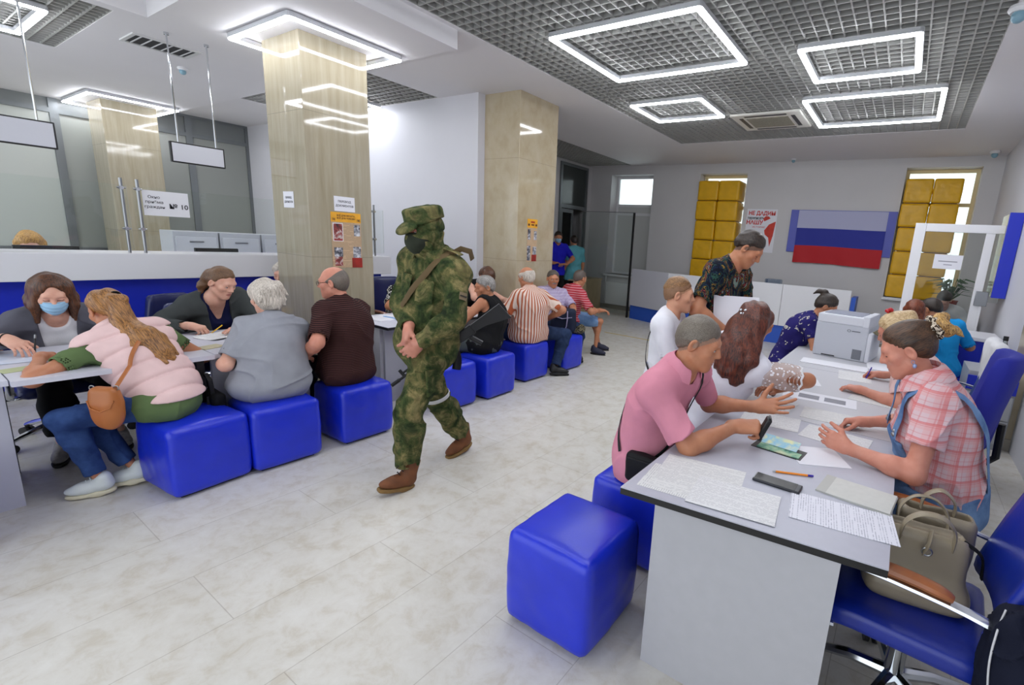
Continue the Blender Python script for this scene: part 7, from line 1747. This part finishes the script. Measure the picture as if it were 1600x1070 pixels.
for x in (-0.43,0.41): b = MB(); b.box((x,-0.2,0),(x+0.02,0.1,0.72)); b.build('side_panel', WHITE, t)
F = Fig('man in bright blue polo and face mask standing by the entrance door', (-6.42,8.22,0.92), (-6.37,8.22,1.66), (0.7,-0.5,0), look=(0.7,-0.6,-0.2), s=1.02, w=1.15, b=1.15, res=0.014)
F.set_arm(1, (-6.30,8.0,1.12), elbow=(-0.3,-0.8,-0.4), pose='relax', d=(0.4,0.7,0.1)); F.set_arm(-1, (-6.12,8.2,1.10), elbow=(0.6,0.5,-0.4), pose='relax', d=(-0.2,-0.8,0.1)); F.set_leg(1, (-6.46,8.12,0.10), knee=(1,-0.5,0)); F.set_leg(-1, (-6.38,8.32,0.10), knee=(1,-0.5,0))
F.body(SK['tan'], fine=0.008, brow=SKINBR); w = F.headf.w
F.cloth('polo_shirt', fabric('royalblue',(36,34,190)), g=0.02, sleeve=0.85, sg=0.022); F.trousers(BLACKF, upto=1.95); F.shoes(SHOE_BK, SOLE_BK, res=0.011); F.hair(HB, t=0.011, front=0.075, nape=-0.07, res=0.008)
mk = inter(grow(uni([ell(w(0,0.030,-0.035),(0.062,0.068,0.082),F.R), ell(w(0,0.085,-0.045),(0.035,0.034,0.05),F.R)],0.03,cull=False),0.005), rbox(w(0,0.09,-0.058),(0.072,0.075,0.046),0.01,F.R), 0.004); mk.c = w(0,0.06,-0.05); mk.r = 0.12
soft('face_mask', mk, 0.007, MATS['mask_blue'], F.root)
F = Fig('person in pale teal shirt standing with back turned at the entrance door', (-6.40,8.85,0.92), (-6.42,8.86,1.60), (-0.9,0.4,0), look=(-0.8,0.5,-0.1), s=0.98, w=1.1, b=1.1, res=0.014)
F.set_arm(1, (-6.35,9.12,0.85), elbow=(0.6,0.5,0), pose='relax', d=(-0.2,0,-0.9), n=(-1,0,0)); F.set_arm(-1, (-6.5,8.62,0.9), elbow=(0.6,-0.5,0), pose='relax', d=(-0.3,0,-0.9), n=(-1,0,0)); F.set_leg(1, (-6.42,8.96,0.10), knee=(-1,0,0)); F.set_leg(-1, (-6.42,8.76,0.10), knee=(-1,0,0))
F.body(SK['tan'], fine=0.009); F.cloth('shirt', fabric('teal',(96,168,178)), g=0.024, sleeve=0.9, sg=0.026, hem=-0.2); F.trousers(BLACKF, upto=1.95); F.shoes(SHOE_BK, SOLE_BK, res=0.011); F.hair(HB, t=0.012, front=0.07, nape=-0.07, res=0.008)
F = Fig('blond clerk behind the counter, only the hair showing over a monitor', (-7.42,0.99,0.55), (-7.32,0.99,1.225), (1,-0.1,0), look=(0.9,-0.1,-0.35), s=0.95, fem=True, res=0.014)
F.set_arm(1, (-7.1,0.8,0.75), elbow=(-0.3,-0.7,-0.6)); F.set_arm(-1, (-7.1,1.15,0.75), elbow=(-0.3,0.7,-0.6)); F.set_leg(1, (-7.2,0.9,0.10), knee=(0.5,0,1)); F.set_leg(-1, (-7.2,1.1,0.10), knee=(0.5,0,1))
F.body(SK['fair'], fine=0.007, brow=BROWL); w = F.headf.w
F.cloth('blouse', fabric('clerkwhite2',(220,220,226)), sleeve=0.9); F.trousers(BLACKF); F.shoes(SHOE_BK, SOLE_BK, res=0.011); F.hair(hair_mat('gold',(130,88,40),(222,172,96),(60,60,8)), t=0.02, front=0.055, nape=-0.08, amp=0.004, res=0.007, extra=[cap(w(k*0.08,0,0.02), w(k*0.09,0.02,-0.10), 0.03, 0.02) for k in (-1,1)])
# ------------------------------------------------------------------ things on the desks
def sheet(name, label, cat, pts, z, mat, group=None, th=0.0012, curl=0.0, rz=0.0, sub=8, cover=None):
    """paper lying on a desk, given as centre, size and turn"""
    (cx, cy), (wx, wy) = pts
    t = thing(name, label, cat, (cx,cy,z), rz, group)
    bm = bmesh.new(); g = [[bm.verts.new(((i/sub-0.5)*wx,(j/sub-0.5)*wy, curl*((abs(i/sub-0.5)*2)**3)+0.0006*math.sin(3*i)*(1 if curl else 0))) for i in range(sub+1)] for j in range(sub+1)]
    for j in range(sub):
        for i in range(sub): bm.faces.new((g[j][i],g[j][i+1],g[j+1][i+1],g[j+1][i]))
    r = bmesh.ops.extrude_face_region(bm, geom=bm.faces[:])
    for v in r['geom']:
        if isinstance(v, bmesh.types.BMVert): v.co.z += th
    b = MB(); b.bm.free(); b.bm = bm; b.build('sheet', mat, t, smooth=False); return t
FORM = m_text('form_text',(222,222,220),(150,150,156),150,80,('X','Y'),0.56,5)
FORM2 = m_text('form_text_dense',(226,226,226),(146,146,152),150,110,('X','Y'),0.55,4)
HAND = m_text('handwriting',(228,228,236),(88,90,118),122,190,('Y','X'),0.52,3.0)
FORMV = m_text('form_text_cross',(222,222,220),(150,150,156),120,80,('Y','X'),0.56,5)
G = 'sheets of paper on the desks'
z = 0.7505
sheet('paper_sheet','cream form lying at the left corner of the front desk','paper',((-0.545,1.655),(0.32,0.30)),z,FORM,G,rz=0.15)
sheet('paper_sheet','lowest cream form sticking out under the other forms at the front desk corner','paper',((-0.60,1.575),(0.25,0.21)),z-0.0,FORMV,G,rz=0.12,th=0.0005)
sheet('paper_sheet','printed cream form overhanging the near edge of the front desk','paper',((-0.385,1.585),(0.30,0.215)),z+0.0026,FORM2,G,rz=0.12)
sheet('handwritten_sheet','white sheet covered in handwriting, nearest the handbag','paper',((-0.05,1.715),(0.33,0.20)),z,HAND,G,rz=0.14,curl=0.002)
sheet('paper_sheet','blank white paper before the woman in dungarees, edge under her hand','paper',((-0.20,2.20),(0.22,0.20)),z,PAPER,G,rz=0.5)
sheet('paper_sheet','white form under the pen of the woman in dungarees','paper',((-0.16,2.50),(0.30,0.21)),z,FORM2,G,rz=-0.1)
sheet('paper_sheet','grey printed form at the desk joint nearest the open hand','paper',((-0.48,2.53),(0.29,0.21)),z,FORM2,G,rz=0.1)
sheet('paper_sheet','printed form on the second desk just past the joint','paper',((-0.22,2.82),(0.30,0.21)),z,FORM,G,rz=0.05)
sheet('paper_sheet','printed form beside the auburn woman on the second desk','paper',((-0.56,2.84),(0.28,0.2)),z,FORM2,G,rz=-0.12)
sheet('paper_sheet','white leaflet with two grey photographs on the second desk','paper',((-0.33,3.16),(0.42,0.2)),z,PAPER,G,rz=0.08)
panel_ = MB()
sheet('paper_sheet','white sheet in the middle of the second desk','paper',((-0.02,3.38),(0.30,0.21)),z,FORM,G,rz=-0.15)
sheet('paper_sheet','loose sheet by the left edge of the second desk','paper',((-0.50,3.52),(0.24,0.18)),z,PAPER,G,rz=0.3)
sheet('paper_sheet','form being filled in by the blonde woman','paper',((-0.20,3.97),(0.22,0.30)),z,FORM2,G,rz=0.1)
sheet('paper_sheet','stack edge of papers in front of the printer','paper',((-0.38,4.27),(0.5,0.2)),z,PAPER,G,rz=0.03,th=0.006)
sheet('paper_sheet','white pages by the side of the printer','paper',((-0.04,4.48),(0.22,0.3)),z,PAPER,G,rz=0.1,th=0.012)
t = [o for o in bpy.data.objects if o.get('label') == 'white leaflet with two grey photographs on the second desk'][0]
for x in (-0.06,0.09):
    b = MB(); b.box((x-0.06,-0.05,0.0012),(x+0.06,0.04,0.0018)); b.build('photograph', m_text('photo_grey%d'%int(x*100),(150,150,158),(100,100,110),140,60,('X','Y'),0.7,3), t, smooth=False)
# grey folder
t = thing('paper_folder','grey cardboard folder lying on the front desk beside the handwritten sheet','folder',(-0.02,1.925,z),-0.12)
b = MB(); b.box((-0.125,-0.085,0),(0.125,0.085,0.006)); b.build('folder_back', plain('card_grey',(186,186,180),0.7), t, smooth=False)
b = MB(); b.box((-0.125,-0.085,0.0062),(0.122,0.085,0.0078),M=Matrix.Rotation(-0.02,4,'Y')); b.build('folder_cover', plain('card_light',(206,206,200),0.7,var=0.03,vs=40), t, smooth=False)
# phone
t = thing('mobile_phone','black smartphone lying face up on the front desk','phone',(-0.285,1.81,z),-0.02)
b = MB(); b.box((-0.088,-0.035,0),(0.088,0.035,0.011),0.005,3); b.build('phone_body', plain('phone_shell',(30,32,40),0.35), t)
b = MB(); b.box((-0.082,-0.031,0.0108),(0.070,0.031,0.0116)); b.build('screen', plain('phone_glass',(10,10,12),0.25,spec=0.3), t, smooth=False)
b = MB(); b.box((-0.086,-0.026,0.0108),(-0.083,0.026,0.0118)); b.build('speaker_bar', STEEL, t)
t = thing('pen','orange ballpoint pen lying above the phone','pen',(-0.245,1.94,z+0.0045),0.42)
b = MB(); b.cyl((-0.075,0,0),(0.05,0,0),0.0043,n=8); b.build('barrel', MATS['pen_orange'], t)
b = MB(); b.cyl((0.05,0,0),(0.072,0,0),0.0045,n=8); b.build('cap_end', MATS['pen_violet'], t)
b = MB(); b.cyl((-0.088,0,0),(-0.075,0,0),0.0012,0.004,n=8); b.build('nib', STEEL, t)
# passport
t = thing('passport','open passport in a black cover, pages standing up, on the front desk','passport',(-0.355,2.165,z),-0.1)
b = MB(); b.box((-0.11,-0.06,0),(0.11,0.05,0.003)); b.build('cover', BLACK, t, smooth=False)
PASS = blotch('passport_page',[(0.3,(226,226,190)),(0.5,(150,200,222)),(0.65,(222,224,180))],16,3,0.5,interp='LINEAR')
b = MB(); b.box((-0.085,-0.055,0.003),(0.10,0.0,0.007)); b.build('page_block', blotch('passport_green',[(0.35,(40,110,104)),(0.5,(150,190,160)),(0.65,(210,214,180))],12,3,0.5,interp='LINEAR'), t, smooth=False)
b = MB(); b.box((-0.085,0,0),(0.075,0.07,0.0015),M=Matrix.Translation((0,0.0,0.008))@Matrix.Rotation(0.32,4,'X')); b.build('raised_page', PASS, t, smooth=False)
# wallet/notebook by auburn woman
t = thing('notebook','small olive notebook at the elbow of the auburn woman','notebook',(-0.56,3.42,z),0.5)
b = MB(); b.box((-0.07,-0.045,0),(0.07,0.045,0.010),0.002); b.build('cover', plain('olive_card',(140,134,90),0.6), t)
# left desks
zl = 0.7505
sheet('paper_sheet','pink and white form on the left desk under the black pen','paper',((-4.10,0.62),(0.26,0.2)),zl,blotch('pinkform',[(0.35,(226,214,212)),(0.5,(216,168,164)),(0.65,(214,212,220))],9,3,0.6,interp='LINEAR'),G,rz=0.2)
sheet('paper_sheet','bluish form on the left desk near the photo edge','paper',((-4.20,0.42),(0.28,0.2)),zl+0.0014,blotch('blueform',[(0.35,(206,210,222)),(0.6,(190,200,220))],8,3,0.6,interp='LINEAR'),G,rz=-0.1)
sheet('paper_sheet','pale green card on the left desk by the photo edge','paper',((-3.90,0.40),(0.10,0.12)),zl,plain('card_green',(176,184,140),0.6),G,rz=0.2,th=0.002)
sheet('paper_sheet','white form with curled edge between the two women at the left desk','paper',((-3.93,0.68),(0.21,0.26)),zl,PAPER,G,rz=0.4)
sheet('paper_sheet','sheet in front of the woman in the cardigan, tip raised','paper',((-4.20,1.42),(0.2,0.28)),zl,FORM2,G,rz=0.4,curl=0.012)
sheet('passport','beige identity booklet on the desk before the cardigan woman','passport',((-3.88,1.24),(0.10,0.14)),zl,plain('card_beige',(190,182,150),0.6,var=0.1,vs=30),None,rz=0.3,th=0.004)
sheet('paper_sheet','white papers by the hand of the bald man','paper',((-4.15,1.93),(0.24,0.2)),zl,PAPER,G,rz=0.1,th=0.008)
sheet('paper_sheet','white papers on the desk behind the bald man','paper',((-4.22,2.72),(0.28,0.24)),zl,PAPER,G,rz=0.05,th=0.01)
t = thing('paper_folder','pale blue folder on top of papers behind the bald man','folder',(-4.12,2.88,zl),0.05)
b = MB(); b.box((-0.16,-0.11,0),(0.16,0.11,0.016),0.002); b.build('cover', plain('folder_blue',(110,160,214),0.5), t); b = MB(); b.box((-0.15,-0.10,0.016),(0.155,0.105,0.022)); b.build('sheets', PAPER, t, smooth=False)
sheet('paper_sheet','printed sheets on the desk in front of the tank top man','paper',((-4.12,3.40),(0.3,0.24)),zl,FORM,G,rz=0.1,th=0.004)
sheet('paper_sheet','folded sheet held up between the masked woman and the pink vest','paper',((-4.02,0.86),(0.24,0.18)),zl+0.0,PAPER,G,rz=0.2,curl=0.03)
# handbag on the foreground chair
LB = leather('bag_taupe',(150,138,116),0.4)
t = thing('handbag','taupe leather handbag standing on the seat of the front blue chair','handbag',(0.20,1.87,0.475),0.12)
body = uni([rbox((0,0,0.13),(0.135,0.065,0.13),0.035), rbox((0,0,0.04),(0.15,0.085,0.04),0.03)],0.05)
def bagf(p):
    q = p.copy(); k = 1+0.28*np.clip((p[:,2]-0.05)/0.22,0,1); q[:,1] = p[:,1]*k; k2 = 1+0.06*np.clip((p[:,2]-0.05)/0.22,0,1); q[:,0] = p[:,0]*k2
    return body(q)*0.85
bagf.c = V3((0,0,0.13)); bagf.r = 0.26
soft('bag_body', sub(disp(bagf, wav(61,18,0.005)), rbox((0,0,0.29),(0.115,0.028,0.05),0.012), 0.006), 0.006, LB, t)
b = MB()
for y in (-0.045,0.045): b.smooth([(-0.075,y,0.22),(-0.07,y*1.3,0.29),(-0.03,y*1.5,0.335),(0.03,y*1.5,0.335),(0.07,y*1.3,0.29),(0.075,y,0.22)],1.0,8,flat=(0.014,0.005))
b.build('handle', LB, t)
b = MB(); b.smooth([(-0.01,-0.075,0.20),(0,-0.085,0.24),(0.01,-0.045,0.27)],1.0,8,flat=(0.013,0.004)); b.build('strap_tab', LB, t)
b = MB(); b.tube([(0.014*math.cos(a),-0.086,0.215+0.014*math.sin(a)) for a in np.linspace(0,2*PI,15)[:-1]],0.0028,6,closed=True); b.build('ring', STEEL, t)
b = MB(); b.smooth([(0.11,-0.02,0.25),(0.16,-0.03,0.22),(0.175,-0.02,0.14)],1.0,8,flat=(0.014,0.004)); b.build('shoulder_strap', BLACKF, t)
# second, inner bag behind
t = thing('handbag','taupe bag with open flaps standing behind the other handbag','handbag',(0.24,2.02,0.475),0.05)
o2 = uni([rbox((0,0,0.13),(0.12,0.05,0.14),0.03)],0.01)
soft('bag_body', sub(disp(o2, wav(63,18,0.005)), rbox((0,0,0.30),(0.10,0.03,0.10),0.015),0.005), 0.006, LB, t)
b = MB(); b.smooth([(-0.05,0,0.26),(-0.045,0,0.31),(0.0,0,0.345),(0.045,0,0.31),(0.05,0,0.26)],1.0,8,flat=(0.018,0.005)); b.build('handle', LB, t)
# jacket over the chair back
t = thing('jacket','dark navy jacket with white piping hung over the back of the front chair','jacket',(0.46,1.60,0.0))
j = uni([rbox((0.05,0.03,0.66),(0.07,0.10,0.09),0.05), rbox((-0.01,-0.03,0.52),(0.085,0.07,0.20),0.05), rbox((0.03,-0.06,0.34),(0.10,0.08,0.28),0.06), rbox((0.09,0.12,0.5),(0.04,0.22,0.36),0.03)],0.06)
soft('cloth', disp(disp(j, wav(71,14,0.012)), wav(72,26,-0.006,ridge=True)), 0.008, fabric('navyjacket',(18,22,40),0.8), t)
b = MB(); b.smooth([(-0.080,-0.04,0.715),(-0.095,-0.08,0.67),(-0.098,-0.10,0.58),(-0.085,-0.115,0.46),(-0.085,-0.14,0.30),(-0.09,-0.145,0.16),(-0.07,-0.135,0.07)],0.0026,6); b.build('piping', plain('piping_white',(206,206,210),0.6), t)
# white cardigan over the far chair, brown bag on its seat
t = thing('cardigan','white knitted cardigan draped on the far right chair back','garment',(0.68,4.66,0.52))
soft('cloth', disp(uni([rbox((0.0,0,0.36),(0.05,0.22,0.20),0.045), rbox((0.03,0,0.2),(0.04,0.2,0.22),0.04)],0.04), wav(77,20,0.010)), 0.01, fabric('knitwhite',(222,222,224),0.95), t)
t = thing('brown_bag','dark brown bag on the seat of the far right chair','bag',(0.44,4.6,0.475))
soft('bag_body', disp(uni([rbox((0,0,0.07),(0.13,0.09,0.07),0.04)],0.01), wav(79,25,0.008)), 0.01, leather('bag_brown',(66,44,36),0.4), t)
